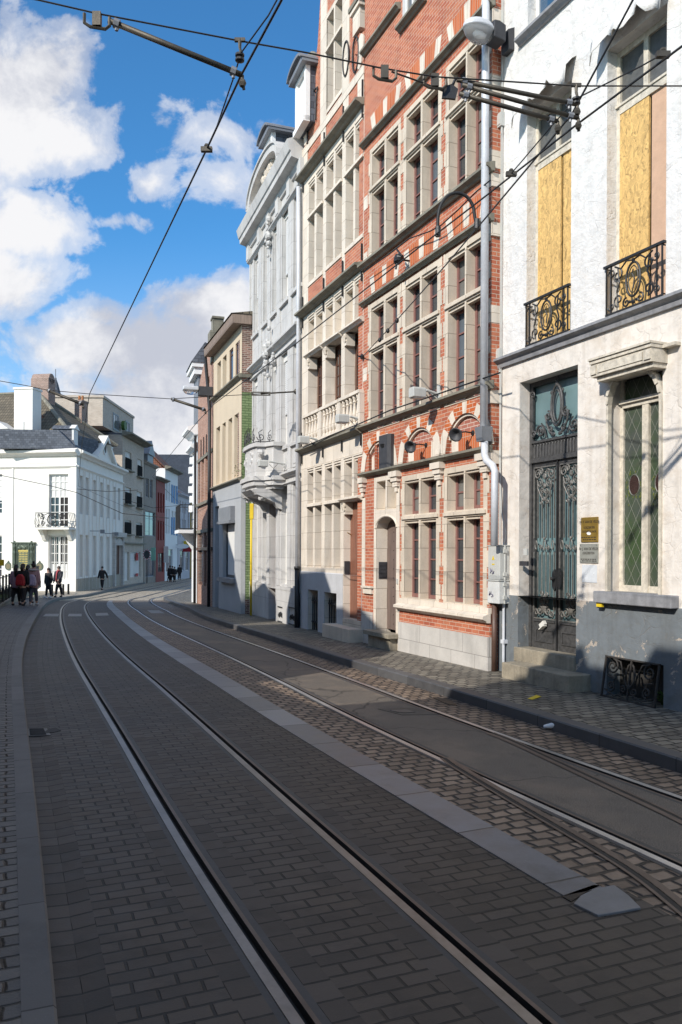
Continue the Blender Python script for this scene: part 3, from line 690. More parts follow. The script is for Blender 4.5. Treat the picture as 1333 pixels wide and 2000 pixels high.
def iron_panel(mb, x0, x1, z0, z1, y, r=.011, oval=True):
    """wrought balcony front: rails, end bars, a central oval and S scrolls both sides"""
    w = x1 - x0; h = z1 - z0; cx = (x0 + x1) / 2
    mb.box(x0 - .03, x1 + .03, y - .022, y + .022, z1 - .02, z1 + .012); mb.box(x0, x1, y - .014, y + .014, z0, z0 + .022)
    for x in (x0 + .012, x1 - .012, x0 + w * .10, x1 - w * .10): mb.box(x - .009, x + .009, y - .009, y + .009, z0, z1)
    if oval:
        flat(mb, arc(cx, z0 + h * .54, w * .125, h * .33, 0, 360, 24)[:-1], y, r * 1.2, 6, True)
        flat(mb, arc(cx, z0 + h * .54, w * .085, h * .26, 0, 360, 20)[:-1], y, r * .6, 5, True)
        flat(mb, [(cx, z0 + h * .36), (cx - .02, z0 + h * .55), (cx + .02, z0 + h * .66), (cx, z0 + h * .74)], y, r * .8)
    for sg in (-1, 1):
        s_scroll(mb, cx + sg * w * .27, z0 + h * .10, w * .20, h * .78, y, r, sg)
        flat(mb, spiral(cx + sg * w * .12, z0 + h * .13, h * .10, 1.3, pi / 2, -sg), y, r)
        flat(mb, spiral(cx + sg * w * .39, z0 + h * .80, h * .10, 1.2, 0, sg), y, r * .9); flat(mb, spiral(cx + sg * w * .40, z0 + h * .16, h * .09, 1.2, 0, -sg), y, r * .9)
        flat(mb, [(cx + sg * w * .02, z0 + h * .92), (cx + sg * w * .12, z0 + h * .95), (cx + sg * w * .22, z0 + h * .84), (cx + sg * w * .33, z0 + h * .93)], y, r)
        mb.blob((cx + sg * w * .06, y, z0 + h * .12), .022, 6, 4)
    mb.blob((cx, y, z0 + h * .10), .03, 6, 4); mb.blob((cx, y, z0 + h * .91), .026, 6, 4)
def profile(mb, poly, x0, x1): mb.prism(poly, x0, x1, 'x')            # (y,z) section run along the wall
def string(mb, x0, x1, zb, h, d, y=0.0):
    """projecting string course: sloped top, fillet and hollow beneath"""
    profile(mb, [(y - .01, zb), (y + d * .35, zb), (y + d * .55, zb + h * .22), (y + d, zb + h * .42), (y + d, zb + h * .72), (y + d * .15, zb + h), (y - .01, zb + h)], x0, x1)
def casement(parent, x0, x1, z0, z1, y, fm, gm, fw=.05, bars=(), mull=(), name='window', depth=.045, label=None, fill=None, pane_y=-.028):
    """wooden window: frame with rails/mullions, one pane behind"""
    if gm is M['glass']: gm = random.choice((gm, gm, M['glass_mid'], M['glass_sky']))
    f = MB(); f.box(x0, x0 + fw, y - depth, y, z0, z1); f.box(x1 - fw, x1, y - depth, y, z0, z1)
    f.box(x0 + fw, x1 - fw, y - depth, y, z0, z0 + fw * 1.3); f.box(x0 + fw, x1 - fw, y - depth, y, z1 - fw, z1)
    for b in bars: f.box(x0 + fw, x1 - fw, y - depth + .008, y - .006, b - .014, b + .014)
    for m_ in mull: f.box(m_ - .022, m_ + .022, y - depth, y + .004, z0 + fw, z1 - fw)
    o = f.build(name, fm, parent); p = MB(); p.box(x0 + fw * .5, x1 - fw * .5, y + pane_y - .02, y + pane_y, z0 + fw * .5, z1 - fw * .5)
    p.build('pane', gm, o)
    if label: o['label'] = label
    return o
def shell(parent, x0, x1, z0, z1, mat, depth=8.0, y=-.6, roof=None, roofmat=None, ridge=3.0, name='side_wall', over=.0):
    """body of a house behind its front wall, with a plain pitched roof"""
    b = MB(); b.box(x0 + .005, x1 - .005, y - depth, y, z0, z1); b.box(x0 + .005, x0 + .30, y, -.012, z0, z1); b.box(x1 - .30, x1 - .005, y, -.012, z0, z1); b.build(name, mat, parent)
    if roofmat:
        r = MB(); t = .14; m_ = y - depth / 2 + .3
        for (ya, yb) in ((-.02 + over, m_), (y - depth - over, m_)):
            za, zb = z1 - .02, z1 + ridge
            r.add([(x0, ya, za), (x1, ya, za), (x1, yb, zb), (x0, yb, zb), (x0, ya, za + t), (x1, ya, za + t), (x1, yb, zb + t), (x0, yb, zb + t)],
                  [(0, 1, 2, 3), (4, 7, 6, 5), (0, 4, 5, 1), (1, 5, 6, 2), (2, 6, 7, 3), (3, 7, 4, 0)])
        for x in (x0 + .06, x1 - .06): r.prism([(y, z1), (y - depth, z1), (m_, z1 + ridge)], x - .05, x + .05, 'x')
        r.build('roof', roofmat, parent)
def text_mesh(name, body, size, mat, parent, loc, rot, extrude=.002, align='CENTER', sx=1.0):
    cu = bpy.data.curves.new(name, 'FONT'); cu.body = body; cu.size = size; cu.extrude = extrude; cu.align_x = align; cu.align_y = 'CENTER'
    o = bpy.data.objects.new('tmp', cu); C.objects.link(o); bpy.context.view_layer.update()
    me = bpy.data.meshes.new_from_object(o.evaluated_get(bpy.context.evaluated_depsgraph_get())); bpy.data.objects.remove(o)
    me.name = name; me.materials.clear(); me.materials.append(mat)
    q = bpy.data.objects.new(name, me); C.objects.link(q); q.parent = parent; q.location = loc; q.rotation_euler = rot; q.scale = (sx, 1, 1); return q
WROT = (radians(90), 0, radians(180))                                  # lettering on a facade, read from the street
# ---------------------------------------------------------------- the peeling white house (right)
M['peel'] = peeling('peeling_white_paint', (.72, .665, .60), (.60, .50, .42), .70, .22, 1.1)
M['peel_up'] = peeling('blistered_white_paint', (.715, .695, .665), (.55, .47, .40), .76, .28, 1.1, blister=2.2, stain=(.62, .57, .52))
M['peel_grey'] = peeling('peeling_grey_plinth_paint', (.165, .185, .20), (.50, .43, .36), .57, .4, 2.3, stain=(.10, .095, .08))
M['osb'] = osb('strand_board', (.66, .42, .15)); M['ply'] = plain('pinkish_plywood', (.56, .36, .24), .65, .12, 9, .1)
def leaded():
    t = NT('stained_leaded_glass'); v = t.facade(); sx = t.n('ShaderNodeSeparateXYZ'); t.l(v, sx.inputs[0])
    u, z = sx.outputs[0], sx.outputs[1]
    def lat(sg):
        q = t.math('FRACT', t.math('ADD', t.math('DIVIDE', u, .16), t.math('MULTIPLY', t.math('DIVIDE', z, .29), sg)))
        return t.math('LESS_THAN', t.math('ABSOLUTE', t.math('SUBTRACT', q, .5)), .018)
    came = t.math('MAXIMUM', lat(1.0), lat(-1.0))
    n = t.noise(v, 1.6, 3); m = t.noise(v, 14, 4)
    c = t.mix(t.ramp(n, (.42, 0.0), (.62, 1.0)), (.065, .075, .066), (.045, .075, .032)); c = t.mix(t.ramp(m, (.5, 0.0), (.7, .5)), c, (.07, .075, .055))
    c = t.mix(came, c, (.22, .22, .19)); t.bump(m, .15, .02); return t.done(c, .22, 0, .6)
M['leaded'] = leaded(); M['ruby'] = plain('ruby_glass', (.042, .022, .02), .25, .3, 9, .1); M['foliage_glass'] = plain('gold_green_glass', (.12, .14, .035), .3, .4, 30, .1)
FW = face_v(975, 12.87, -35); W = FW
wh = FW.empty('townhouse', 'peeling white townhouse with boarded upper windows and an ornate iron double door', 'house')
WX0, WX1 = -11.0, .0; ZP = .10                                        # near end, joint with the brick house
zb_ = W.z(1200, 610, .12); zpl = 1.35
hd = (W.u(1127.5), W.u(1014), -.2, W.z(1014, 748))                   # door opening
hg = (W.u(1293), W.u(1187), W.z(1187, 1157), W.z(1187, 742))          # ground window
h1 = (W.u(1112.5), W.u(1026), zb_ - .01, W.z(1113, 158)); h2 = (W.u(1298), W.u(1182), zb_ - .01, W.z(1113, 158))
sil3 = W.z(1011, 70, .1); h3 = (h1[0], h1[1], sil3, sil3 + 2.4); h4 = (h2[0], h2[1], sil3, sil3 + 2.4)
hc = (W.u(1299), W.u(1188), .12, W.z(1188, 1281))                     # cellar opening
more = [(hg[0] - 3.1, hg[1] - 3.1, hg[2], hg[3]), (h1[0] - 4.3, h1[1] - 4.3, h1[2], h1[3]), (h1[0] - 6.2, h1[1] - 6.2, h1[2], h1[3])]
ZT = sil3 + 3.4
mb = MB(); mb.wall(WX0, WX1, zpl, zb_ - .05, [hd, hg, more[0]], 0, .24); mb.build('lower_wall', M['peel'], wh)
mb = MB(); mb.wall(WX0, WX1, zb_ - .05, ZT, [h1, h2, h3, h4] + more[1:], 0, .20); mb.build('upper_wall', M['peel_up'], wh)
mb = MB(); mb.wall(WX0, WX1 - .001, -.3, zpl, [hd, hc], .012, .26); mb.prism([(0, zpl), (.012, zpl), (.0, zpl + .01)], WX0, hd[0], 'x'); mb.build('plinth', M['peel_grey'], wh)
shell(wh, WX0, WX1, -.3, ZT - .05, M['peel_up'], 9, -.42, True, M['tiles'], 3.2)
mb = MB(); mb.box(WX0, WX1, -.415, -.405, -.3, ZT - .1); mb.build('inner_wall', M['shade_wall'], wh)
mb = MB(); string(mb, WX0, WX1 + .02, zb_ - .115, .125, .13); profile(mb, [(-.005, zb_ - .17), (.045, zb_ - .17), (.055, zb_ - .117), (-.005, zb_ - .117)], WX0, WX1); mb.build('string_course', M['blue_stone'], wh)
mb = MB(); string(mb, WX0, WX1 + .05, ZT - .3, .45, .4); mb.build('cornice', M['white_paint'], wh)
# windows with boards, blistered tin hoods, balconets
def tin_hood(h, par):
    mb = MB(); x0, x1 = h[0] - .10, h[1] + .10; n = 22; zt = h[3] + .34
    prof = [(.004, 0.0), (.07, -.05), (.16, -.17), (.22, -.33)]
    vs = []; fs = []
    for i in range(n + 1):
        t = i / n; x = x0 + (x1 - x0) * t; wob = .05 * sin(t * 14) + .03 * sin(t * 37 + 1) + .16 * (abs(t - .5) * 2) ** 3
        for j, (y, z) in enumerate(prof): vs.append((x, y * (1 + .25 * sin(t * 19 + j)), zt + z - (wob if j == 3 else wob * .3)))
    for i in range(n):
        for j in range(3): fs.append((i * 4 + j, (i + 1) * 4 + j, (i + 1) * 4 + j + 1, i * 4 + j + 1))
    mb.add(vs, fs); o = mb.build('window_hood', M['peel_up'], par, True); s = o.modifiers.new('solid', 'SOLIDIFY'); s.thickness = .008
M['screen'] = plain('grey_window_screen', (.10, .10, .095), .5, .3, 16, .1)
def boarded(h, split, mats, zt0):
    y = -.17; a, b, c, d = h; zt = zt0
    f = MB(); f.box(a, a + .06, y - .06, y, c, d); f.box(b - .06, b, y - .06, y, c, d); f.box(a + .06, b - .06, y - .05, y + .012, zt, zt + .10); f.box(a, b, y - .05, y + .03, zt + .10, zt + .13); f.box(a + .06, b - .06, y - .06, y, d - .08, d)
    f.box((a + b) / 2 - .04, (a + b) / 2 + .04, y - .05, y - .002, zt + .13, d - .08)
    o = f.build('window', M['cream_wood'], wh); p = MB(); p.box(a + .05, b - .05, y - .06, y - .035, zt + .1, d - .03); p.build('pane', M['screen'], o)
    xs = a + (b - a) * split
    p = MB(); p.box(xs + .02, b - .06, y - .03, y + .002, c, zt); p.build('board', mats[0], o)
    p = MB(); p.box(a + .06, xs - .01, y - .045, y - .018, c, zt); p.build('board', mats[1], o)
    p = MB(); p.box(xs - .012, xs + .022, y - .06, y - .046, c, zt); p.build('gap_batten', M['shade_wall'], o)
    tin_hood(h, o)
    g = MB(); iron_panel(g, a + .02, b - .02, c + .03, c + .03 + .66, .025, .0125)
    for x in (a + .03, b - .03):
        for z in (c + .06, c + .66): g.bar((x, .025, z), (x, -.10, z), .009)
    g.build('balconet', M['iron'], o)
boarded(h1, .40, (M['osb'], M['osb']), W.z(1045, 322)); boarded(h2, .42, (M['osb'], M['ply']), W.z(1045, 322))
for h in more[1:]: casement(wh, h[0], h[1], h[2], h[3], -.16, M['cream_wood'], M['glass'], .06, (h[3] - .8,), ((h[0] + h[1]) / 2,))
for h in (h3, h4):
    casement(wh, h[0], h[1], h[2], h[3], -.16, M['white_wood'], M['glass_blue'], .06, (h[3] - .7,), ((h[0] + h[1]) / 2,))
mb = MB(); string(mb, h3[0] - .08, h3[1] + .17, sil3 - .13, .14, .13); string(mb, h4[0] - .16, h4[1] + .16, sil3 - .13, .14, .13); mb.build('window_sill', M['blue_stone'], wh)
# ground-floor leaded window in its flaking frame
a, b, c, d = hg; y = -.20
f = MB()
for x0, x1 in ((a - .01, a + .03), (b - .03, b + .01)): f.box(x0, x1, -.03, .03, c - .02, d - .45)
for sg, xe in ((1, a - .01), (-1, b + .01)):
    pts = [(xe, d - .46), (xe + sg * .008, d - .34), (xe + sg * .03, d - .22), (xe + sg * .08, d - .10), (xe + sg * .16, d - .02)]
    ptsi = [(xe + sg * .04, d - .46), (xe + sg * .045, d - .34), (xe + sg * .07, d - .24), (xe + sg * .12, d - .14), (xe + sg * .18, d - .07)]
    for i in range(4): f.prism([pts[i], pts[i + 1], ptsi[i + 1], ptsi[i]], -.03, .032 + .018 * i, 'y')
zt = W.z(1200, 800, -.2)
f.box(a + .002, a + .07, y - .06, y, c, d); f.box(b - .07, b - .002, y - .06, y, c, d)
f.box(a + .07, b - .07, y - .05, y + .02, zt - .02, zt + .035); f.box(a + .04, b - .04, y - .05, y + .055, zt + .035, zt + .075)
f.box((a + b) / 2 - .055, (a + b) / 2 + .055, y - .06, y + .012, c, zt - .02); f.box(a + .07, b - .07, y - .05, y - .002, c, c + .10)
wf = f.build('window', M['cream_wood'], wh); wf['label'] = 'tall stained-glass window in a flaking cream frame'
p = MB(); p.box(a + .05, b - .05, y - .055, y - .03, c + .02, d - .02); p.build('pane', M['leaded'], wf)
cm = (a + b) / 2
for x0, x1 in ((a + .07, cm - .055), (cm + .055, b - .07)):
    cx = (x0 + x1) / 2; p = MB(); zc = c + .80 * (zt - c) * .72; p.prism(arc(cx, zc, .082, .125, 0, 360, 20)[:-1], y - .031, y - .024); p.build('medallion', M['ruby'], wf)
    p = MB(); flat(p, arc(cx, zc, .092, .138, 0, 360, 20)[:-1], y - .026, .007, 4, True); p.build('medallion_lead', M['iron_light'], wf)
    p = MB()
    for k in range(34):
        an = random.uniform(0, 2 * pi); q = random.uniform(.10, .17); zz = zc + q * 1.25 * sin(an) - (.12 if random.random() < .45 else 0) * random.uniform(.5, 2.4); xx = cx + min(q, .15) * cos(an) * .95
        if x0 + .012 < xx < x1 - .012: p.blob((xx, y - .028, zz), (.011, .003, .02), 5, 3)
    p.build('glass_foliage', M['foliage_glass'], wf)
ab = MB(); bx0, bx1 = W.u(1271, 700, .28), W.u(1153.5, 730, .28); bz = W.z(1154, 738, .28)
ab.box(bx0, bx1, -.0, .27, bz, bz + .17); ab.box(bx0 - .012, bx1 + .012, .0, .29, bz + .172, bz + .215); ab.box(bx0 - .02, bx1 + .02, 0, .31, bz + .217, bz + .245)
ab.box(bx0 + .13, bx1 - .13, .271, .283, bz + .04, bz + .14)
for x in (bx0 + .005, bx1 - .105): ab.box(x, x + .10, .271, .288, bz + .03, bz + .15)
ab.box(bx0 - .20, bx0 + .004, .0, .10, bz + .172, bz + .212); ab.box(bx0 + .02, bx1 - .06, .0, .22, bz - .06, bz - .002)
ab.build('awning_box', M['cream_wood'], wf)
mb = MB(); sx0, sx1 = W.u(1311, 1165, .13), W.u(1158.5, 1155, .13); sz = W.z(1158, 1154, .13); mb.box(sx0, sx1, -.2, .13, sz - .155, sz); mb.build('window_sill', M['blue_stone'], wh, bevel=.012)
mb = MB(); mb.box(sx1 - .13, sx1 - .03, .06, .10, sz - .21, sz - .157); mb.build('yellow_tag', M['yellow'], wh)
casement(wh, *more[0], -.18, M['cream_wood'], M['glass'], .07, (zt,), ((more[0][0] + more[0][1]) / 2,))
# the iron door
a, b = hd[0], hd[1]; y = -.20; zth = W.z(1035, 1263, -.18); zt0 = W.z(1035, 906, -.18); zt1 = W.z(1035, 868, -.18); zt2 = hd[3]
dm = (a + b) / 2; DW = b - a
dr = MB(); dr.box(a, a + .06, y - .05, y + .01, zth, zt2); dr.box(b - .06, b, y - .05, y + .01, zth, zt2); dr.box(a + .06, b - .06, y - .05, y + .01, zt2 - .07, zt2)
dr.box(a + .06, b - .06, y - .05, y + .03, zt0, zt0 + .07); dr.box(a + .06, b - .06, y - .05, y, zt0 + .07, zt1); dr.box(a + .06, b - .06, y - .05, y + .025, zt1, zt1 + .035)
n = 17
for i in range(n):
    x = a + .08 + (DW - .16) * (i + .5) / n; dr.bar((x - .02, y + .008, zt0 + .08), (x - .02, y + .008, zt1 - .04), .008, 5); flat(dr, arc(x, zt1 - .045, .022, .025, 0, 180, 6), y + .008, .007, 4)
door = dr.build('door', M['iron_grey'], wh); door['label'] = 'double front door of dark ironwork with an oval in its fanlight'
p = MB(); p.box(a + .05, b - .05, y - .07, y - .055, zt1, zt2 - .04); p.build('fanlight_pane', M['glass_teal'], door)
g = MB(); yy = y + .02; zc = zt1 + .035
flat(g, arc(dm, zc + .47, .125, .30, 0, 360, 28)[:-1], yy, .02, 6, True); flat(g, arc(dm, zc + .47, .085, .235, 0, 360, 28)[:-1], yy, .012, 6, True)
g.blob((dm, yy, zc + .80), (.035, .02, .05)); flat(g, arc(dm, zc + .86, .03, .035, 0, 360, 12)[:-1], yy, .009, 5, True)
for sg in (-1, 1):
    flat(g, spiral(dm + sg * .20, zc + .34, .075, 1.5, pi / 2, sg), yy, .017, 6); flat(g, [(dm + sg * .265, zc + .36), (dm + sg * .23, zc + .22), (dm + sg * .17, zc + .10), (dm + sg * .05, zc + .03)], yy, .017, 6)
    flat(g, spiral(dm + sg * .16, zc + .13, .06, 1.4, -pi / 2, -sg), yy, .014, 6); flat(g, spiral(dm + sg * .38, zc + .13, .10, 1.7, 0, sg), yy, .018, 6); flat(g, spiral(dm + sg * .55, zc + .10, .06, 1.4, pi, -sg), yy, .015, 6)
    flat(g, [(dm + sg * .24, zc + .02), (dm + sg * .30, zc + .20), (dm + sg * .36, zc + .25)], yy, .012, 5)
    flat(g, spiral(dm + sg * .57, zt2 - .20, .06, 1.3, 0, sg), yy, .012, 5); g.blob((dm + sg * .13, yy, zc + .68), (.02, .015, .03)); g.blob((dm + sg * .08, yy, zc + .05), (.05, .02, .03))
for x in (a + .075, b - .075): g.box(x - .012, x + .012, y - .02, y + .015, zc, zt2 - .07)
g.build('fanlight_grille', M['iron_grey'], door)
zpn = W.z(1035, 1208, -.18)
for k, (x0, x1) in enumerate(((a + .065, dm - .004), (dm + .004, b - .065))):
    lf = MB(); yl = y - .012; w = x1 - x0
    lf.box(x0, x0 + .05, yl - .05, yl, zth, zt0); lf.box(x1 - .05, x1, yl - .05, yl, zth, zt0); lf.box(x0 + .05, x1 - .05, yl - .05, yl, zt0 - .06, zt0); lf.box(x0 + .05, x1 - .05, yl - .05, yl - .002, zth, zpn)
    lf.box(x0 + .05, x1 - .05, yl - .05, yl + .018, zpn - .03, zpn)
    px0, px1 = x0 + .09, x1 - .09
    for (q0, q1, z0, z1) in ((px0, px1, zth + .10, zth + .12), (px0, px1, zpn - .16, zpn - .14), (px0, px0 + .02, zth + .12, zpn - .16), (px1 - .02, px1, zth + .12, zpn - .16)): lf.box(q0, q1, yl - .001, yl + .014, z0, z1)
    L_ = lf.build('door_leaf', M['iron_grey'], door)
    p = MB(); p.box(x0 + .04, x1 - .04, yl - .075, yl - .055, zpn - .01, zt0 - .05); p.build('leaf_pane', M['glass_teal'], door)
    g = MB(); yg = yl + .012; cx = (x0 + x1) / 2; z0, z1 = zpn + .01, zt0 - .065; H = z1 - z0; q = w - .12
    for i in range(6):
        x = x0 + .07 + q * i / 5
        top = z1 - (.05 if i in (0, 5) else .26 if i in (1, 4) else .36); bot = z0 + (.12 if i in (0, 5) else .32)
        g.box(x - .0085, x + .0085, yg - .012, yg + .006, bot, z0 + H * .44); g.box(x - .0085, x + .0085, yg - .012, yg + .006, z0 + H * .53, top)
    for sg in (-1, 1):
        flat(g, spiral(cx + sg * .155, z1 - .12, .085, 1.6, pi, -sg), yg, .013, 6); flat(g, spiral(cx + sg * .075, z1 - .08, .055, 1.4, 0, sg), yg, .012, 6)
        flat(g, spiral(cx + sg * .105, z1 - .26, .07, 1.5, pi / 2, sg), yg, .013, 6); flat(g, spiral(cx + sg * .05, z1 - .38, .05, 1.4, 0, sg), yg, .011, 6)
        flat(g, [(cx + sg * .17, z1 - .2), (cx + sg * .16, z1 - .33), (cx + sg * .08, z1 - .46), (cx + sg * .03, z1 - .52)], yg, .010, 5)
        flat(g, spiral(cx + sg * .07, z1 - .55, .035, 1.3, 0, -sg), yg, .010, 5)
        flat(g, spiral(cx + sg * .10, z0 + .13, .075, 1.5, pi / 2, sg), yg, .013, 6); flat(g, spiral(cx + sg * .07, z0 + .28, .055, 1.4, -pi / 2, -sg), yg, .012, 6); flat(g, spiral(cx + sg * .055, z0 + .39, .045, 1.3, 0, sg), yg, .010, 5)
        flat(g, spiral(cx + sg * .185, z0 + .10, .055, 1.3, 0, sg), yg, .011, 5)
        flat(g, arc(cx + sg * .195, z0 + H * .485, .026, .065, 0, 360, 14)[:-1], yg, .009, 5, True); flat(g, spiral(cx + sg * .085, z0 + H * .47, .04, 1.3, 0, sg), yg, .011, 5)
    flat(g, arc(cx, z0 + H * .485, .03, .075, 0, 360, 14)[:-1], yg, .009, 5, True)
    for (zz, s) in ((z0 + .17, .06), (z0 + .33, .03), (z1 - .16, .04), (z1 - .30, .035), (z1 - .50, .03), (z0 + H * .485 + .1, .02)): g.blob((cx, yg, zz), (s, .022, s * 1.2), 8, 5, .15)
    g.box(x0 + .05, x1 - .05, yg - .012, yg + .004, z0, z0 + .02); g.box(x0 + .05, x1 - .05, yg - .012, yg + .004, z1 - .02, z1)
    g.build('leaf_grille', M['iron_light'], door)
hb = MB(); zc = zpn + .62
hb.prism(arc(dm + .055, zc, .05, .16, 0, 360, 16)[:-1], y - .01, y + .012); hb.prism(arc(dm - .055, zc + .02, .05, .16, 0, 360, 16)[:-1], y - .01, y + .012); hb.blob((dm + .05, y + .05, zc + .02), .03); hb.bar((dm + .05, y, zc + .02), (dm + .05, y + .05, zc + .02), .012); hb.box(dm - .012, dm + .012, y - .01, y + .012, zth, zt0)
hb.build('handle_plate', M['iron'], door)
# steps
mb = MB(); s1x0, s1x1 = W.u(1109, 1322, .40), W.u(980, 1298, .40); sz1 = W.z(980, 1293, .40); mb.box(W.u(1110, 1320, .40), W.u(980, 1294, .40), -.1, .40, -.25, sz1); mb.build('step', M['step'], wh, bevel=.012)
mb = MB(); mb.box(a - .0, b + .06, -.28, .05, sz1 - .02, zth); mb.build('step', M['step'], wh, bevel=.012)
# plaques, bells
def plaque(x0, y0, x1, y1, mat, lines, tm, lab, dd=.018):
    u0, u1 = W.u(x1, y0, dd), W.u(x0, y0, dd); z1, z0 = W.z(x0, y0, dd), W.z(x0, y1, dd)
    e = empty('wall_plaque', W.w((u0 + u1) / 2, 0, (z0 + z1) / 2), W.rz, lab, 'plaque')
    w, h = (u1 - u0) / 2, (z1 - z0) / 2; m_ = MB(); m_.box(-w, w, .001, dd, -h, h); m_.build('plate', mat, e, bevel=.004)
    m_ = MB()
    for sx in (-1, 1):
        for sz in (-1, 1): m_.lathe([(.006, dd - .002), (.006, dd + .004), (.003, dd + .007)], (sx * (w - .02), 0, sz * (h - .02)), 8, 'y')
    m_.build('screw', M['iron_light'], e)
    m_ = MB()
    for zz in (-.62, -.80):
        x = -w * .8
        while x < w * .75: l_ = random.uniform(.02, .05); m_.box(x, x + l_, dd, dd + .0012, h * zz - .006, h * zz + .006); x += l_ + .012
    m_.build('engraved_lettering', tm, e)
    for (s, zz, sz) in lines: text_mesh('lettering', s, sz, tm, e, (0, dd + .001, h * zz), WROT, .0015, sx=.80)
    return e
ink = plain('engraved_black', (.03, .025, .02), .6, .2, 9, .05)
pe = plaque(1135, 1011, 1168, 1059, M['brass'], (('Dr. F. VAN DE VELDE', .62, .052), ('OOGZIEKTEN', .16, .044), ('OOGHEELKUNDE', -.16, .044)), ink, 'tarnished brass doctor plaque by the iron door, with a scratched white mark')
m_ = MB(); m_.prism([(-.04, -.06), (-.015, -.075), (.03, -.07), (.05, -.045), (.02, -.03), (-.02, -.035)], .019, .0205); m_.build('scratch_mark', M['white_paint'], pe)
plaque(1132.5, 1062, 1168, 1099, plain('pale_metal_plate', (.42, .42, .37), .4, .15, 9, .05, metal=.4), (('Dr. J. VAN DE VELDE', .45, .052), ('OOGZIEKTEN', .0, .046)), ink, 'pale metal doctor plaque mounted below the brass plaque')
m_ = MB(); u0, u1 = W.u(1167, 1105), W.u(1138, 1105); m_.box(u0, u1, .0015, .006, W.z(1138, 1137), W.z(1138, 1103))
for x in (u0 + .07, u1 - .07): m_.lathe([(.008, .004), (.008, .009)], (x, 0, W.z(1138, 1120)), 8, 'y')
m_.build('bare_patch', plain('bluish_white_patch', (.62, .64, .66), .7, .12, 9, .15), wh)
m_ = MB(); m_.box(W.u(1033, 1100), W.u(1018, 1100), -.002, .03, W.z(1018, 1105), W.z(1018, 1096)); m_.build('doorbell', M['plastic_dk'], wh)
m_ = MB(); bu, bz = W.u(1029, 1078), W.z(1029, 1078); m_.box(bu - .045, bu + .045, .0, .03, bz - .05, bz + .05); m_.build('intercom', M['plastic_grey'], wh)
# cellar grille leaning out of its opening
cg = MB(); a, b = hc[0] + .02, hc[1] - .02; z0, z1 = .0, hc[3] - .10; HH = z1 - z0; ww = b - a
cg.box(a, b, -.012, .012, z0, z0 + .025); cg.box(a, b, -.012, .012, z1 - .02, z1); cg.box(a, a + .022, -.012, .012, z0, z1); cg.box(b - .022, b, -.012, .012, z0, z1)
cx = (a + b) / 2; mid = z0 + HH * .5
for sg in (-1, 1):
    flat(cg, spiral(cx + sg * ww * .34, z1 - HH * .24, HH * .19, 1.7, pi / 2, sg), 0, .012, 6); flat(cg, [(cx + sg * ww * .34, z1 - HH * .05), (cx + sg * ww * .20, z1 - HH * .10), (cx + sg * ww * .12, mid + .05), (cx + sg * ww * .03, z1 - HH * .12)], 0, .011, 6)
    flat(cg, [(cx + sg * ww * .05, z1 - HH * .15), (cx + sg * ww * .09, mid), (cx + sg * ww * .03, mid - HH * .15)], 0, .011, 6); flat(cg, spiral(cx + sg * ww * .10, z0 + HH * .27, HH * .10, 1.4, 0, sg), 0, .011, 6); flat(cg, spiral(cx + sg * ww * .33, z0 + HH * .30, HH * .13, 1.5, -pi / 2, -sg), 0, .012, 6)
    flat(cg, [(cx + sg * ww * .42, mid + .02), (cx + sg * ww * .27, mid - .01), (cx + sg * ww * .30, z0 + HH * .38)], 0, .012, 6); flat(cg, [(cx + sg * ww * .1, z0 + HH * .16), (cx + sg * ww * .25, z0 + HH * .08), (cx + sg * ww * .45, z0 + HH * .2)], 0, .011, 6)
cg.blob((cx, 0, z0 + HH * .35), (.03, .02, .04)); cg.box(cx - .01, cx + .01, -.01, .01, z0, z1)
cgo = cg.build('cellar_grille', plain('rusty_dark_iron', (.035, .030, .026), .75, .4, 20, .3), wh); cgo.location = (0, .13, .12); cgo.rotation_euler = (radians(9), 0, 0)
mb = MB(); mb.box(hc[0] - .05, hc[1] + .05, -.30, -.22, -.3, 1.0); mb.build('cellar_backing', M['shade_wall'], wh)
# letters stuck in the letter slot: two things held by the door
m_ = MB(); zz = zpn - .05; xm = b0 = (hd[1] - .065 + dm) / 2 + .02
lt = MB(); lt.xf = Matrix.Translation(W.w(dm + .29, -.19, zz - .02)) @ Matrix.Rotation(W.rz, 4, 'Z') @ Matrix.Rotation(.6, 4, 'Y')
lt.box(-.07, .05, 0, .05, -.03, .035); lt.box(-.05, .06, .0, .08, -.05, -.036)
tag(lt.build('letter', plain('folded_paper', (.68, .66, .60), .8, .1, 9, .05)), 'folded white letter sticking out of the iron door', 'letter')
# meter boxes at the joint, with pipes
mx = W.u(996, 1120); e = empty('meter_cabinet', W.w(mx + .12, 0, 1.0), W.rz, 'grey electric meter cabinet with stickers and scribbles above a brown pipe', 'meter box')
def mbx(name, x0, x1, y0, y1, za, zc, mat, bev=.01): q = MB(); q.box(x0, x1, y0, y1, za - 1.0, zc - 1.0); return q.build(name, mat, e, bevel=bev)
zA, zB, zC = W.z(978, 1180, .2), W.z(978, 1134, .2), W.z(978, 1066, .2)
mbx('upper_box', -.12, .20, .004, .19, zB + .012, zC, M['plastic_grey']); mbx('lower_box', -.12, .20, .004, .20, zA, zB - .012, plain('whiter_casing', (.60, .60, .58), .5, .15, 6, .05, streak=.2)); mbx('box_rim', -.13, .21, .004, .215, zB - .010, zB + .010, M['plastic_grey'], 0)
mbx('box_lid', -.13, .21, .004, .20, zC + .001, zC + .015, M['plastic_grey'], 0)
zm = (zB + zC) / 2 - 1
q = MB(); q.prism([(.02, zm + .05), (.09, zm + .05), (.055, zm + .12)], .192, .1945); q.build('warning_sticker', M['yellow'], e)
q = MB(); q.box(.02, .09, .192, .194, zm - .03, zm - .01); q.build('label_sticker', M['yellow'], e)
q = MB()
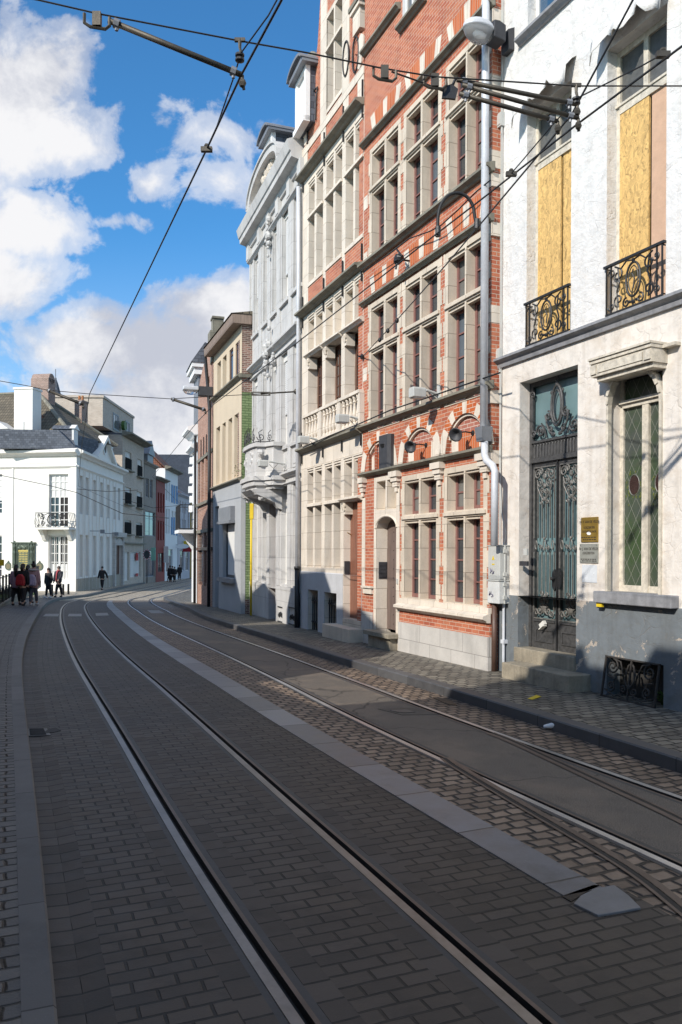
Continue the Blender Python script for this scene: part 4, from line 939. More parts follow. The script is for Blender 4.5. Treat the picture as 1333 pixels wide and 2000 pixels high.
for (x, z, s) in ((.10, zm - .12, .05), (.05, zm - .15, .04), (.11, zA - .85, .045), (.06, zA - .87, .03)):
    P = [(x + s * random.uniform(-1, 1), z + s * random.uniform(-1, 1)) for _ in range(9)]; yy = .1935 if z > zB - 1 else .2035
    q.tube([(p[0], yy, p[1]) for p in P], .004, 4)
q.build('scribble', plain('violet_ink', (.05, .04, .12), .6, .2, 9, .05), e)
q = MB()
for x in (-.03,): q.bar((x - .10, .10, zA - 1.0), (x - .10, .10, zC - .99), .012); 
for z in (zA - .9, zB - 1.06, zB - .9, zC - 1.08): q.box(-.15, -.121, .07, .13, z - .03, z + .03)
q.build('side_conduit', M['plastic_grey'], e)
for z in (): pass
q = MB(); q.tube([(.13, .11, -1.0 + .10), (.13, .11, zA - 1.0)], .045, 10); q.build('brown_pipe', M['pipe_brown'], e, True)
q = MB(); q.tube([(-.05, .06, -1.0 + .10), (-.05, .06, zA - 1.0)], .022, 8); q.box(-.09, -.01, .004, .09, -.42, -.36); q.build('grey_conduit', M['zinc'], e)
# cables and junction boxes on the wall
cb = MB()
for k in range(3): cb.tube([W.w(-.04 - .02 * k, .03, z) + Vector((0, 0, 0)) for z in (zC, 3.2, 4.8, 7.5, 9.5, 11.0)], .006, 5)
cb.tube([W.w(W.u(x, y, .03), .03, W.z(x, y, .03)) for x, y in ((984, 1068), (988, 1040), (980, 1000), (977, 900), (978, 760), (975, 690))], .012, 6)
tag(cb.build('wall_cable', M['plastic_grey']), 'grey cables clipped up the edge of the white townhouse', 'cable')
for (x, y, lab) in ((975, 695, 'small grey junction box under the white townhouse string course'), (979, 235, 'small grey junction box high on the edge of the blistered white wall')):
    jb = MB(); u_, z_ = W.u(x, y, .03), W.z(x, y, .03); jb.box(-.06, .06, .002, .07, -.11, .11); jb.box(-.04, .04, .071, .08, -.08, .08); jb.tube([(-.03, .04, -.11), (-.03, .04, -.22), (.0, .03, -.3)], .009, 5)
    o = jb.build('junction_box', M['plastic_grey'], loc=W.w(u_, 0, z_)); o.rotation_euler = (0, 0, W.rz); tag(o, lab, 'junction box')
# street lantern on the wall
lu, lz = W.u(998, 80), W.z(998, 80); e = empty('street_lamp', W.w(lu, 0, lz), W.rz, 'grey wall-mounted street lantern with clear bowl, high on the peeling white house', 'street lamp')
q = MB(); q.prism([(.0, -.20), (.10, -.20), (.12, .10), (.0, .16)], -.10, .10, 'x'); q.tube([(0, .05, -.05), (0, .22, .02)], .04, 8); q.build('bracket', M['plastic_dk'], e)
q = MB(); q.prism([(.18, -.13), (.40, -.10), (.40, .16), (.30, .17), (.18, .13)], -.13, .13, 'x'); q.build('gear_box', M['plastic_dk'], e, bevel=.015)
def dome(rx, ry, h, z, cy, n=18, k=5, up=1):
    vs = []; fs = []
    for i in range(k + 1):
        t = i / k * pi / 2
        for j in range(n):
            a_ = 2 * pi * j / n; vs.append((rx * cos(t) * cos(a_), cy + ry * cos(t) * sin(a_), z + up * h * sin(t)))
    for i in range(k):
        for j in range(n): fs.append((i * n + j, i * n + (j + 1) % n, (i + 1) * n + (j + 1) % n, (i + 1) * n + j))
    return vs, fs
q = MB(); q.add(*dome(.17, .27, .13, .04, .60)); q.lathe([(.0, .0)], (0, 0, 0), 3) if False else None; q.prism([(p[0], p[1] + .60) for p in arc(0, 0, .175, .275, 0, 360, 18)[:-1]], .0, .045, 'z'); q.build('lamp_hood', M['zinc'], e, True)
gm = NT('clear_lamp_bowl'); gm.b.inputs['Transmission Weight'].default_value = .85; gm.b.inputs['IOR'].default_value = 1.2; M['bowl'] = gm.done((.85, .85, .85), .12)
q = MB(); q.add(*dome(.165, .26, .20, -.001, .60, up=-1)); q.build('lamp_bowl', M['bowl'], e, True)
q = MB(); q.lathe([(.03, -.1), (.05, -.02), (.05, .06), (.02, .1)], (0, .60, -.06), 10, 'y'); q.build('bulb', M['white_paint'], e, True)
# ---------------------------------------------------------------- red-brick house with stone cross windows
FA = face_v(957, 12.8, 1); A = FA
bh = FA.empty('brick_house', 'red-brick house with stone cross windows, pointed brick arches and two loudspeaker horns', 'house')
UL = A.u(708)
def lvl(f, *pts):                                                     # height of a level line from points along it
    return sum(f.z(x, y) for x, y in pts) / len(pts)
zS0 = lvl(A, (720, 926), (930, 882)); zS1 = lvl(A, (712, 843), (930, 764)) ; zS2 = lvl(A, (709, 600), (930, 452)); zS3 = lvl(A, (709, 531), (930, 357)); zS4 = lvl(A, (709, 294), (930, 49)); zS5 = zS4 + 1.62
cols = [((724, 748.5), (752, 775)), ((791, 819), (822.5, 853)), ((874, 906.7), (909.5, 945))]
CU = [[(A.u(b), A.u(a)) for a, b in c] for c in cols]                 # (near, far) pairs, lights of each column
holes = []
def cross_window(k, zb, zt, ztr, parent, mono=False, glassm='glass', wood='red_wood', low=True):
    """stone cross: four lights cut through one stone surround with toothed quoins; dusty red casements behind"""
    (f0, f1), (n0, n1) = CU[k]                                        # far light, near light
    x0, x1 = n0 - .11, f1 + .11; z0, z1 = zb - .02, zt + .10
    holes.append((x0, x1, z0, z1))
    L_ = [(n0, n1, zb, ztr - .06), (f0, f1, zb, ztr - .06), (n0, n1, ztr + .06, zt), (f0, f1, ztr + .06, zt)]
    mb = MB(); mb.wall(x0, x1, z0, z1, L_, .012, .22)
    for (xa, xb, za, zc) in ((x0, x0, z0, z1), (x1, x1, z0, z1)): mb.quad((xa, .012, za), (xa, -.05, za), (xa, -.05, zc), (xa, .012, zc))
    z = z0 + .05; i = 0
    while z < z1 - .2:
        if i % 2 == 0:
            mb.box(x0 - .055, x0 + .001, -.02, .011, z, z + .27); mb.box(x1 - .001, x1 + .055, -.02, .011, z, z + .27)
        z += .30; i += 1
    mb.box(n0 - .09, f1 + .09, .0, .045, ztr - .03, ztr + .03)        # transom moulding
    for q in (n0, f0):                                                # chamfered hoods over the lower and upper lights
        w = (n1 - n0) if q == n0 else (f1 - f0)
        for zz in (ztr - .062, zt - .002): mb.box(q, q + w, -.10, -.02, zz - .045, zz)
    o = mb.build('window', M['stone_rough'], parent)
    for (a, b, c, d) in L_:
        if d - c < .05: continue
        bars = [c + (d - c) * j / 4 for j in (1, 2, 3)] if d - c > .9 else [(c + d) / 2]
        if glassm: casement(o, a + .003, b - .003, c + .003, d - .003, -.165, M[wood], M[glassm], .055, bars, (), 'casement', .05)
    return o
zw = {}
for name, h, t, b in (('top', (794.5, 227.7), (791, 308.6), (791, 457)), ('mid', (791, 561), (791, 647), (783, 822))):
    zw[name] = (A.z(*b), A.z(*h), A.z(*t))
    for k in range(3): cross_window(k, zw[name][0], zw[name][1], zw[name][2], bh)
zg = (A.z(800, 1167), A.z(797, 939), A.z(800, 1011))
for k in (1, 2): cross_window(k, zg[0], zg[1], zg[2], bh)
# door bay: two blank lights above, arched doorway below
d0, d1 = A.u(775), A.u(736); zdt = A.z(738, 941); zdb = A.z(738, 997); zap = A.z(758, 1010); zsp = A.z(738, 1032); zds = A.z(758, 1233)
holes.append((d0 - .14, d1 + .12, -.3, zdt + .09))
mb = MB(); dmid = (d0 + d1) / 2
mb.wall(d0 - .14, d1 + .12, zdb - .06, zdt + .09, [(d0, dmid - .035, zdb, zdt), (dmid + .035, d1, zdb, zdt)], .010, .24)
mb.box(d0 - .02, d1 + .02, -.26, -.235, zdb - .02, zdt + .02)
mb.box(d0 - .14, d0, -.34, .010, -.3, zdb - .061); mb.box(d1, d1 + .12, -.34, .010, -.3, zdb - .061)
n = 14; rw = (d1 - d0) / 2
for i in range(n):
    xa, xb = d0 + (d1 - d0) * i / n, d0 + (d1 - d0) * (i + 1) / n
    za, zc = [zsp + (zap - zsp) * sqrt(max(0, 1 - ((x - dmid) / rw) ** 2)) for x in (xa, xb)]
    mb.prism([(xa, za), (xb, zc), (xb, zdb - .061), (xa, zdb - .061)], -.34, .010)
pts = [(dmid + (rw + .03) * cos(radians(t)), zsp + (zap - zsp + .03) * sin(radians(t))) for t in range(0, 181, 12)]
mb.tube([(p[0], .015, p[1]) for p in pts], .022, 6)
mb.build('door_surround', M['stone'], bh)
dr = MB(); dr.box(d0 + .002, d1 - .002, -.30, -.25, zds, zap + .02); o = dr.build('door', M['door_grey'], bh); o['label'] = 'narrow arched door of weathered studded planks'
st = MB()
for z in [zds + .12 + .19 * i for i in range(12)]:
    for x in (d0 + .07, d1 - .3): st.blob((x, -.246, z), (.012, .008, .012), 6, 3)
for z in (zds + .55, zap - .5):
    flat(st, [(d0 + .3, z - .2), (d0 + .33, z - .08), (d0 + .28, z), (d0 + .33, z + .1), (d0 + .3, z + .22)], -.245, .012); st.blob((d0 + .3, -.245, z), (.04, .015, .06), 6, 4)
st.build('door_studs', M['iron'], o)
mb = MB(); mb.box(d1 - .012, d1 + .003, -.24, -.05, zds + 1.05, zds + 1.40)
for i in range(4):
    z = zds + 1.08 + i * .08; mb.box(d1 - .02, d1 - .011, -.22, -.07, z, z + .055)
mb.build('name_panel', M['plastic_dk'], bh)
mb = MB(); mb.box(d0 - .10, d0 - .05, .010, .03, zds + .98, zds + 1.08); mb.build('doorbell', M['plastic_grey'], bh)
mb = MB(); mb.box(d0 - .16, d1 + .10, -.05, .26, zds - .10, zds - .01); mb.box(d0 - .08, d1 + .02, -.05, .18, -.3, zds - .101); mb.build('step', M['step'], bh, bevel=.01)
mb = MB(); mb.box(d1 + .16, UL - .14, .0, .05, A.z(727, 1160), A.z(727, 1150)); mb.box(d1 + .13, UL - .1, .0, .08, A.z(727, 1149), A.z(727, 1145)); mb.build('letter_slot', M['stone'], bh)
# small left jamb strip, brick between pilaster stones
zsl = A.z(800, 1182); zbk = A.z(850, 1226); ZTOP = zS5 + 2.6
# tympanum arches
ARC = [((712, 930), (767, 930), 849, 762), ((786, 925), (851, 905), 825, 848), ((869, 905), (948, 890), 797, 940)]
arcs = []
for (lx, rx_, top, _), cx in zip(ARC, (746, 819, 909)):
    a_, b_ = A.u(rx_[0]), A.u(lx[0]); arcs.append((a_, b_, A.z(cx, top + 10)))
AB = zS0 + .05
def arch_pts(a, b, zt, n=16, grow=0.0):
    m, w = (a + b) / 2, (b - a) / 2 + grow; zs = AB + .02; out = []
    for i in range(n + 1):
        t = -1 + 2 * i / n; out.append((m + w * t, zs + (zt + grow - zs) * (1 - abs(t) ** 2.0) ** .52))
    return out
top_arch = max(q[2] for q in arcs) + .04
wl = MB()
wl.wall(.0, UL, top_arch, ZTOP, holes, 0, .06)
wl.wall(.0, UL, -.3, AB, holes, 0, .06)
ed = [0.0]
for a_, b_, zt in arcs: ed += [a_, b_]
ed.append(UL)
arcs = sorted(arcs)
ed = [0.0] + [q for a_ in arcs for q in a_[:2]] + [UL]
for i in range(0, len(ed), 2): wl.quad((ed[i], 0, AB), (ed[i], 0, top_arch), (ed[i + 1], 0, top_arch), (ed[i + 1], 0, AB))
for a_, b_, zt in arcs:
    P = arch_pts(a_, b_, zt)
    for p, q in zip(P, P[1:]):
        wl.quad((p[0], 0, p[1]), (p[0], 0, top_arch), (q[0], 0, top_arch), (q[0], 0, q[1])); wl.quad((p[0], 0, p[1]), (q[0], 0, q[1]), (q[0], -.09, q[1]), (p[0], -.09, p[1]))
wl.quad((0, 0, -.3), (0, 0, ZTOP), (0, -.6, ZTOP), (0, -.6, -.3))
wl.build('brick_wall', M['brick'], bh)
tp = MB()
for a_, b_, zt in arcs: tp.box(a_ - .02, b_ + .02, -.12, -.085, AB - .02, zt + .03)
tp.build('tympanum', M['brick_a'], bh)
for a_, b_, zt in arcs:
    P = arch_pts(a_, b_, zt, 22); Q = arch_pts(a_, b_, zt, 22, .20)
    P2 = arch_pts(a_, b_, zt, 22, -.045); sv = MB()
    for i in range(22):
        sv.m = 0 if i in (0, 1, 4, 5, 10, 11, 16, 17, 20, 21) else 1
        sv.prism([P[i], P[i + 1], Q[i + 1], Q[i]], -.03, .008)
    sv.m = 0; sv.ring(P[1:22], P2[1:22], -.084, -.03, closed=False); sv.build('pointed_arch', [M['stone'], M['brick_or']], bh)
# relieving arches of orange brick with stone voussoirs over the upper windows
def flat_arch(x0, x1, z, h):
    n = 7; rb = MB()
    for i in range(n):
        ta, tb = i / n, (i + 1) / n; sp = .10
        P = [(x0 + (x1 - x0) * ta, z + .03 * sin(pi * ta)), (x0 + (x1 - x0) * tb, z + .03 * sin(pi * tb)), (x0 - sp + (x1 - x0 + 2 * sp) * tb, z + h + .05 * sin(pi * tb)), (x0 - sp + (x1 - x0 + 2 * sp) * ta, z + h + .05 * sin(pi * ta))]
        rb.m = 1 if i in (0, 3, 6) else 0; rb.prism(P, -.02, .006 if i in (0, 3, 6) else .004)
    rb.build('relieving_arch', [M['brick_sold'], M['stone']], bh)
for k in range(3):
    for zz in (zS2 + .16, zS4 + .16): flat_arch(CU[k][1][0] + .0, CU[k][0][1] - .0, zz, .36)
for (a_, b_, zt) in arcs:
    w = (b_ - a_); n = 5; rb = MB()
    for i in range(n):
        P = [(a_ + .10 + (w - .2) * i / n, AB), (a_ + .10 + (w - .2) * (i + 1) / n, AB), (a_ + .08 + (w - .16) * (i + 1) / n, AB + .30 + .05 * sin(pi * (i + 1) / n)), (a_ + .08 + (w - .16) * i / n, AB + .30 + .05 * sin(pi * i / n))]
        rb.m = 1 if i in (0, 4) else 0; rb.prism(P, -.09, -.077)
    rb.build('relieving_arch', [M['brick_sold'], M['stone']], bh)
# string courses, sill course, plinth, corner blocks
mb = MB()
for z, h, d in ((zS1, .14, .15), (zS2, .12, .12), (zS3, .15, .15), (zS4, .13, .13)): string(mb, -d * .6, UL + .02, z - .02, h, d)
string(mb, -.05, UL + .0, zS0 - .06, .12, .14); mb.build('string_course', M['stone_dark'], bh)
mb = MB()
for z in (zS0, zS1, zS2, zS3, zS4):
    mb.box(-.035, .26, -.62, .014, z - .24, z - .03)
for z in (zS1 + 1.2, zS2 + 1.0, (zS3 + zS4) / 2 + .1): mb.box(-.006, .30, -.62, .008, z - .14, z + .14); mb.box(UL - .2, UL - .001, -.02, .008, z - .14, z + .14)
for xs in (UL - .06, (arcs[0][1] + arcs[1][0]) / 2, (arcs[1][1] + arcs[2][0]) / 2, .10):
    for i, (w, zz, hh, d) in enumerate(((.17, -.18, .11, .13), (.13, -.27, .088, .10), (.10, -.37, .098, .07), (.05, -.47, .098, .045))): mb.box(max(-.04, xs - w), min(UL, xs + w), -.02, d, zS0 + zz, zS0 + zz + hh)
for x0, x1 in ((A.u(731), A.u(724)), (A.u(733), A.u(723.5))): pass
mb.build('stone_block', M['stone'], bh)
mb = MB(); string(mb, -.02, A.u(775) - .14, zsl - .12, .15, .14); mb.box(-.012, A.u(775) - .14, -.05, .03, zsl + .03, zg[0] - .021)
mb.build('sill_course', M['stone'], bh)
mb = MB(); mb.box(-.012, A.u(775) - .141, -.05, .035, -.3, zbk); mb.box(A.u(735) + .13, UL, -.05, .012, -.3, A.z(720, 1195)); mb.build('plinth', M['plinth'], bh)
mb = MB()
for x in (UL - .16, ): mb.box(x, UL - .001, -.05, .010, A.z(720, 1150), zS0 - .5)
mb.build('corner_stone', M['stone'], bh)
shell(bh, 0, UL, -.3, ZTOP - .05, M['brick'], 9, -.62, True, M['tiles_red'], 4.0)
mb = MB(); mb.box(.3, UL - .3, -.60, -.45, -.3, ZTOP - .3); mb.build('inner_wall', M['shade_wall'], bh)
mb = MB(); string(mb, -.1, UL, ZTOP - .16, .3, .25); mb.build('cornice', M['stone_dark'], bh)
# hood-moulded attic window whose foot shows at the top edge of the picture
ha = (A.u(827), A.u(783), zS5 + .0, zS5 + 1.9)
mb = MB(); ww = ha[1] - ha[0]; mb.box(ha[0], ha[0] + .16, -.02, .02, ha[2], ha[3]); mb.box(ha[1] - .16, ha[1], -.02, .02, ha[2], ha[3]); mb.box(ha[0] + .16, ha[1] - .16, -.02, .02, ha[3] - .2, ha[3]); mb.build('attic_surround', M['stone_grey'], bh)
casement(bh, ha[0] + .16, ha[1] - .16, ha[2], ha[3] - .2, .04, M['white_wood'], M['glass'], .06, (), ((ha[0] + ha[1]) / 2,), 'attic_window')
mb = MB(); string(mb, ha[0] - .05, ha[1] + .1, ha[2] - .16, .15, .14); string(mb, ha[1] + .1, UL, ha[2] + .35, .14, .13); mb.build('attic_string', M['stone_dark'], bh)
# --- things fixed to it
def horn(x, y, xm, ym, lab):
    um, zm_ = A.u(xm, ym), A.z(xm, ym); e = empty('loudspeaker_horn', A.w(um, -.08, zm_), A.rz, lab, 'loudspeaker', 'loudspeaker horns under the brick arches')
    q = MB(); q.lathe([(.045, 0), (.045, .02), (.02, .03)], (0, 0, 0), 10, 'y'); q.tube([(0, .02, 0), (0, .16, .01), (.02, .22, 0)], .013, 6); q.build('bracket', M['iron'], e)
    q = MB(); q.lathe([(.03, -.14), (.045, -.10), (.045, -.02), (.06, .02), (.115, .07), (.12, .075), (.10, .07), (.05, .02), (.02, 0)], (0, 0, 0), 14, 'y'); o = q.build('horn', M['plastic_dk'], e, True); o.location = (.02, .30, -.03); o.rotation_euler = (radians(-20), 0, radians(35))
horn(811, 876, 826, 869, 'small dark loudspeaker horn on a bracket under the middle brick arch'); horn(896, 853, 917, 845, 'round loudspeaker horn on a bracket under the brick arch beside the rain pipe')
sb = MB(); u0, u1 = A.u(760, 880, .12), A.u(738, 880, .12); z0, z1 = A.z(738, 918, .12), A.z(738, 853, .12)
e = empty('speaker_box', A.w((u0 + u1) / 2, 0, z0), A.rz, 'tall black loudspeaker box in the pointed arch above the arched door', 'loudspeaker')
w = (u1 - u0) / 2; sb.prism([(-w, -.06), (w, -.06), (w, .08), (w * .7, .13), (-w * .7, .13), (-w, .08)], .0, z1 - z0, 'z'); sb.build('cabinet', M['plastic_dk'], e, bevel=.01)
sb = MB(); sb.prism([(.131, .42), (.17, .50), (.131, .50)], -.06, .06, 'x'); sb.build('front_vent', M['iron'], e)
sb = MB(); sb.box(-.03, .03, -.13, -.061, .2, .3); sb.build('bracket', M['iron'], e)
def floodlight(f, xm, ym, d, lab, dz=0.0):
    um, zm_ = f.u(xm, ym), f.z(xm, ym); e = empty('floodlight', f.w(um, 0, zm_), f.rz, lab, 'floodlight', 'pale floodlights on wall arms')
    q = MB(); q.box(-.05, .05, .0, .025, -.14, .14); q.tube([(0, .02, -.02), (0, d - .25, .03)], .026, 8); q.tube([(0, .05, -.1), (0, .2, 0.0)], .012, 6); q.build('arm', M['plastic_grey'], e)
    q = MB(); q.prism([(-.10, -.12), (.10, -.12), (.10, .03), (.08, .06), (-.08, .06), (-.10, .03)], d - .20, d + .06); o = q.build('lamp_head', M['plastic_grey'], e, bevel=.015)
    q = MB(); q.box(-.08, .08, d - .17, d + .03, -.132, -.121); q.build('lens', M['curtain'], o)
    q = MB(); q.tube([(0, d - .25, -.05), (.02, d - .38, -.16), (0, d - .5, -.02)], .007, 5); q.build('flex', M['rubber'], e)
floodlight(A, 859, 768, .52, 'pale floodlight on an arm above the middle brick arch')
# rain pipe: grey, with hopper, and the offset low down
def ppt(x, y, d=.13): return A.w(A.u(x, y, d), d, A.z(x, y, d))
e = empty('rain_pipe', ppt(946, 1075) - Vector((0, 0, 1.9)), 0, 'long grey rain pipe with a square hopper at the edge of the red-brick house', 'rain pipe'); ofs = -e.location
def P_(name, mb, mat, e=e, ofs=ofs, sm=True): o = mb.build(name, mat, e, sm); o.location = ofs; return o
ut = A.u(946.5, 600, .13)
q = MB(); q.tube([A.w(ut, .13, A.z(946, 838, .13)), A.w(ut, .13, ZTOP)], .062, 12); P_('upper_pipe', q, M['zinc'])
q = MB(); q.tube([ppt(947, 862, .13), ppt(947, 888, .13), ppt(951, 900, .13), ppt(963, 910, .13), ppt(967, 920, .13), ppt(966, 1066, .13)], .058, 12); P_('lower_pipe', q, M['zinc'])
q = MB(); q.xf = Matrix.Translation(A.w(ut, .13, 0)) @ Matrix.Rotation(A.rz, 4, 'Z'); za, zc = A.z(946, 862, .13), A.z(946, 834, .13); w = .105
q.add([(-w, -w, zc), (w, -w, zc), (w, w, zc), (-w, w, zc), (-w * .8, -w * .8, za), (w * .8, -w * .8, za), (w * .8, w * .8, za), (-w * .8, w * .8, za)], [(0, 1, 2, 3), (7, 6, 5, 4), (0, 4, 5, 1), (1, 5, 6, 2), (2, 6, 7, 3), (3, 7, 4, 0)]); P_('hopper', q, M['lead'], sm=False)
q = MB()
for z in (zS1 + .9, zS2 + .2, zS3 + .2, zS3 + 2.2): q.xf = Matrix.Translation(A.w(ut, .13, 0)) @ Matrix.Rotation(A.rz, 4, 'Z'); q.lathe([(.07, z), (.07, z + .03)], (0, 0, 0), 12); q.box(-.015, .015, -.13, -.06, z, z + .03)
P_('pipe_clip', q, M['zinc'], sm=False)
# ---------------------------------------------------------------- stone-windowed gable house with the iron date
FB = face_v(708, A.w(UL, 0, 0).y, 39); B = FB
gh = FB.empty('gabled_house', 'brick and sandstone gabled house with balustrade, wooden balcony doors and an iron 1700 date', 'house')
BL = B.u(588.5); _u = lambda x, y=1080: B.u(x, y)
def L2(*p): return sum(B.z(x, y) for x, y in p) / len(p)
bays = [((600.5, 611.5), (615.5, 628)), ((634.5, 648), (652, 665)), ((672, 687), (691, 707))]
BU = [[(_u(b), _u(a)) for a, b in c] for c in bays]
zG1 = L2((600, 349), (700, 215)); zG2 = L2((600, 611), (700, 533)); zG3 = L2((600, 884), (700, 843)); zBand = L2((640, 241), (700, 145))
c_h, c_t, c_s = B.z(636.6, 322), B.z(635, 391), B.z(635, 523)
b_h, b_t, b_s = B.z(634.4, 600), B.z(633.5, 676), B.z(646, 790)
g_h, g_t, g_s = B.z(633, 912), B.z(633, 983), B.z(632, 1109); zpl2 = B.z(640, 1120); zdo = B.z(684, 1209)
H2 = []
for k in range(3):
    (f0, f1), (n0, n1) = BU[k]
    H2 += [(n0, n1, c_s, c_t - .05, .26), (f0, f1, c_s, c_t - .05, .26), (n0, n1, c_t + .05, c_h, .26), (f0, f1, c_t + .05, c_h, .26)]
    H2 += [(n0, n1, b_t + .07, b_h, .22), (f0, f1, b_t + .07, b_h, .22), (n0, f1, b_s, b_t - .02, .34)]
    H2 += [(n0, n1, g_t + .05, g_h, .24), (f0, f1, g_t + .05, g_h, .24)]
    if k < 2: H2 += [(n0, n1, g_s, g_t - .05, .26), (f0, f1, g_s, g_t - .05, .26)]
dn0, df1 = BU[2][1][0], BU[2][0][1]; H2.append((dn0, df1 + .02, zdo - .3, g_t - .05, .26))
cel = [(_u(622.6), _u(603), .0, B.z(603, 1151)), (_u(659), _u(635), .0, B.z(635, 1156))]
H2 += [c + (.30,) for c in cel]
wl = MB(); wl.wall(0, BL, -.3, zG1 + .1, H2, 0, .26); wl.build('stone_front', M['stone'], gh)
mb = MB(); H3 = [c for c in cel] + [(dn0 - .02, df1 + .03, -.3, 3)]
for h in H3: pass
mb.wall(0.001, BL, -.3, zpl2, [(h[0] - .004, h[1] + .004, h[2], h[3]) for h in H3], .014, .03); mb.prism([(0, zpl2), (.014, zpl2), (0, zpl2 + .02)], df1 + .03, BL, 'x'); mb.build('plinth', plain('pale_blue_grey_plinth', (.50, .50, .51), .8, .14, 2.2, .12, streak=.15), gh)
# brick panels between the storeys
pn = MB()
for k in range(3):
    a, b = BU[k][1][0] - .01, BU[k][0][1] + .01
    pn.box(a, b, -.05, .006, zG2 + .13, c_s - .13); pn.box(a, b, -.05, .006, zG1 + .15, zBand - .12)
pn.build('brick_panel', M['brick'], gh)
# mouldings at heads / transoms / sills
mb = MB()
for k in range(3):
    a, b = BU[k][1][0], BU[k][0][1]
    for z in (c_t, g_t) if k < 2 else (c_t,): mb.box(a - .03, b + .03, .0, .05, z - .035, z + .03)
    for z in (c_h, b_h, g_h):
        for q0, q1 in BU[k]: mb.box(q0 - .02, q1 + .02, .0, .022, z + .05, z + .08); mb.box(q0, q1, -.12, -.03, z - .05, z + .001)
    string(mb, a - .08, b + .08, b_t - .05, .13, .12)
    mb.box(a - .02, b + .02, .0, .03, c_s - .12, c_s - .03)
string(mb, dn0 - .06, df1 + .1, g_t - .06, .12, .13)
mb.build('window_moulding', M['stone'], gh)
mb = MB()                                                             # carved corbels
for k, z in ((0, b_t), (1, b_t), (2, b_t), (2, g_t)):
    x = BU[k][0][1] - .002
    for i, (d, h0, h1) in enumerate(((.10, -.16, -.06), (.06, -.27, -.161), (.08, -.33, -.271))): mb.box(x - .12, x, -.20, d - .06, z + h0, z + h1)
    mb.tube([(x - .06, .06, z - .11), (x - .06, .02, z - .24)], .045, 6)
mb.build('corbel', M['stone'], gh)
# blank stone or dark panes deep in the lights
pn = MB()
for k in range(3):
    for (q0, q1) in BU[k]: pn.box(q0, q1, -.27, -.225, b_t + .05, b_h + .01)
pn.build('blank_panel', M['stone_rough'], gh)
for k in range(3):
    for (q0, q1) in BU[k]:
        casement(gh, q0, q1, c_s, c_h, -.20, M['dark_wood'], M['glass'], .05, (c_t,), (), 'window')
        casement(gh, q0, q1, g_s if k < 2 else g_t + .05, g_h, -.19, M['dark_wood'], M['glass'], .05, (g_t,) if k < 2 else (), (), 'window')
    a, b = BU[k][1][0], BU[k][0][1]; m_ = (a + b) / 2
    o = casement(gh, a, b, b_s, b_t - .02, -.26, M['dark_wood'], M['glass'], .09, [b_s + (b_t - b_s) * j / 6 for j in range(1, 6)], (a + (b - a) * .25, m_ - .02, m_ + .02, a + (b - a) * .75), 'balcony_door', .06)
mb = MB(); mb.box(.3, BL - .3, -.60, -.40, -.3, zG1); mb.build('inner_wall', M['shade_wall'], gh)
dr = MB(); dr.box(dn0, df1 + .02, -.22, -.17, zdo, g_t - .055); o = dr.build('door', M['brown_door'], gh); o['label'] = 'tall reddish-brown plank door'
q = MB(); q.blob((dn0 + .22, -.155, zdo + 1.05), .03, 8, 5); q.bar((df1 - .05, -.16, zdo + 1.9), (df1 - .1, -.05, zdo + 1.95), .012); q.build('door_handle', M['brass'], o)
q = MB(); q.box(df1 + .0, df1 + .019, -.15, -.02, zdo + 1.0, zdo + 1.3); q.build('intercom', M['plastic_dk'], gh)
mb = MB(); mb.box(dn0, df1 + .02, -.25, .02, zdo - .16, zdo - .001); mb.box(dn0 - .1, _u(656, 1230) , -.02, .34, -.35, zdo - .161); mb.build('step', M['stone_rough'], gh, bevel=.01)
# strings and gutters
mb = MB()
for z, d, h in ((zG1, .22, .16), (zG2, .22, .15), (zG3, .18, .16)): string(mb, -.0, BL + .03, z - .03, h, d)
mb.build('string_course', M['stone_dark'], gh)
# balustrade
zr0, zr1 = zG3 + .13, b_s - .02; bl = MB(); rail_ = MB()
for k in range(3):
    a, b = BU[k][1][0] + .0, BU[k][0][1] - .0; n = 5
    rail_.box(a - .09, b + .09, .005, .13, zr1 - .07, zr1); rail_.box(a, b, .005, .11, zr0, zr0 + .06)
    for i in range(n):
        x = a + (b - a) * (i + .5) / n; h = zr1 - .07 - zr0 - .06
        bl.lathe([(.05, 0), (.05, h * .07), (.03, h * .1), (.055, h * .25), (.05, h * .36), (.028, h * .62), (.024, h * .74), (.045, h * .78), (.03, h * .84), (.05, h * .92), (.05, h)], (x, .055, zr0 + .06), 8)
    for x in (a - .06, b + .06): rail_.box(x - .05, x + .05, .003, .115, zr0, zr1 - .071)
rail_.build('balustrade_rail', M['stone'], gh); bl.build('baluster', M['stone'], gh)
# wrought wall anchors
mb = MB()
for z in (zG1, zG2, zG3):
    for x in (.04, BU[2][0][1] + .09, BU[1][0][1] + .09, BL - .10):
        mb.box(x - .014, x + .014, .015, .05, z + .16, z + .52); mb.box(x - .014, x + .014, .015, .05, z - .30, z - .06)
mb.build('wall_anchor', M['iron'], gh)
# cellar bars
for c in cel:
    mb = MB(); a, b = c[0] + .02, c[1] - .02
    for i in range(6):
        x = a + (b - a) * i / 5; mb.tube([(x, -.12, c[2] - .1), (x, -.12, c[3] - .22), (x, -.12, c[3] - .14)], [.014, .014, .003], 6)
    for z in (c[2] + .22, c[3] - .30): mb.box(a - .04, b + .03, -.15, -.09, z, z + .04)
    mb.build('cellar_bars', M['iron'], gh)
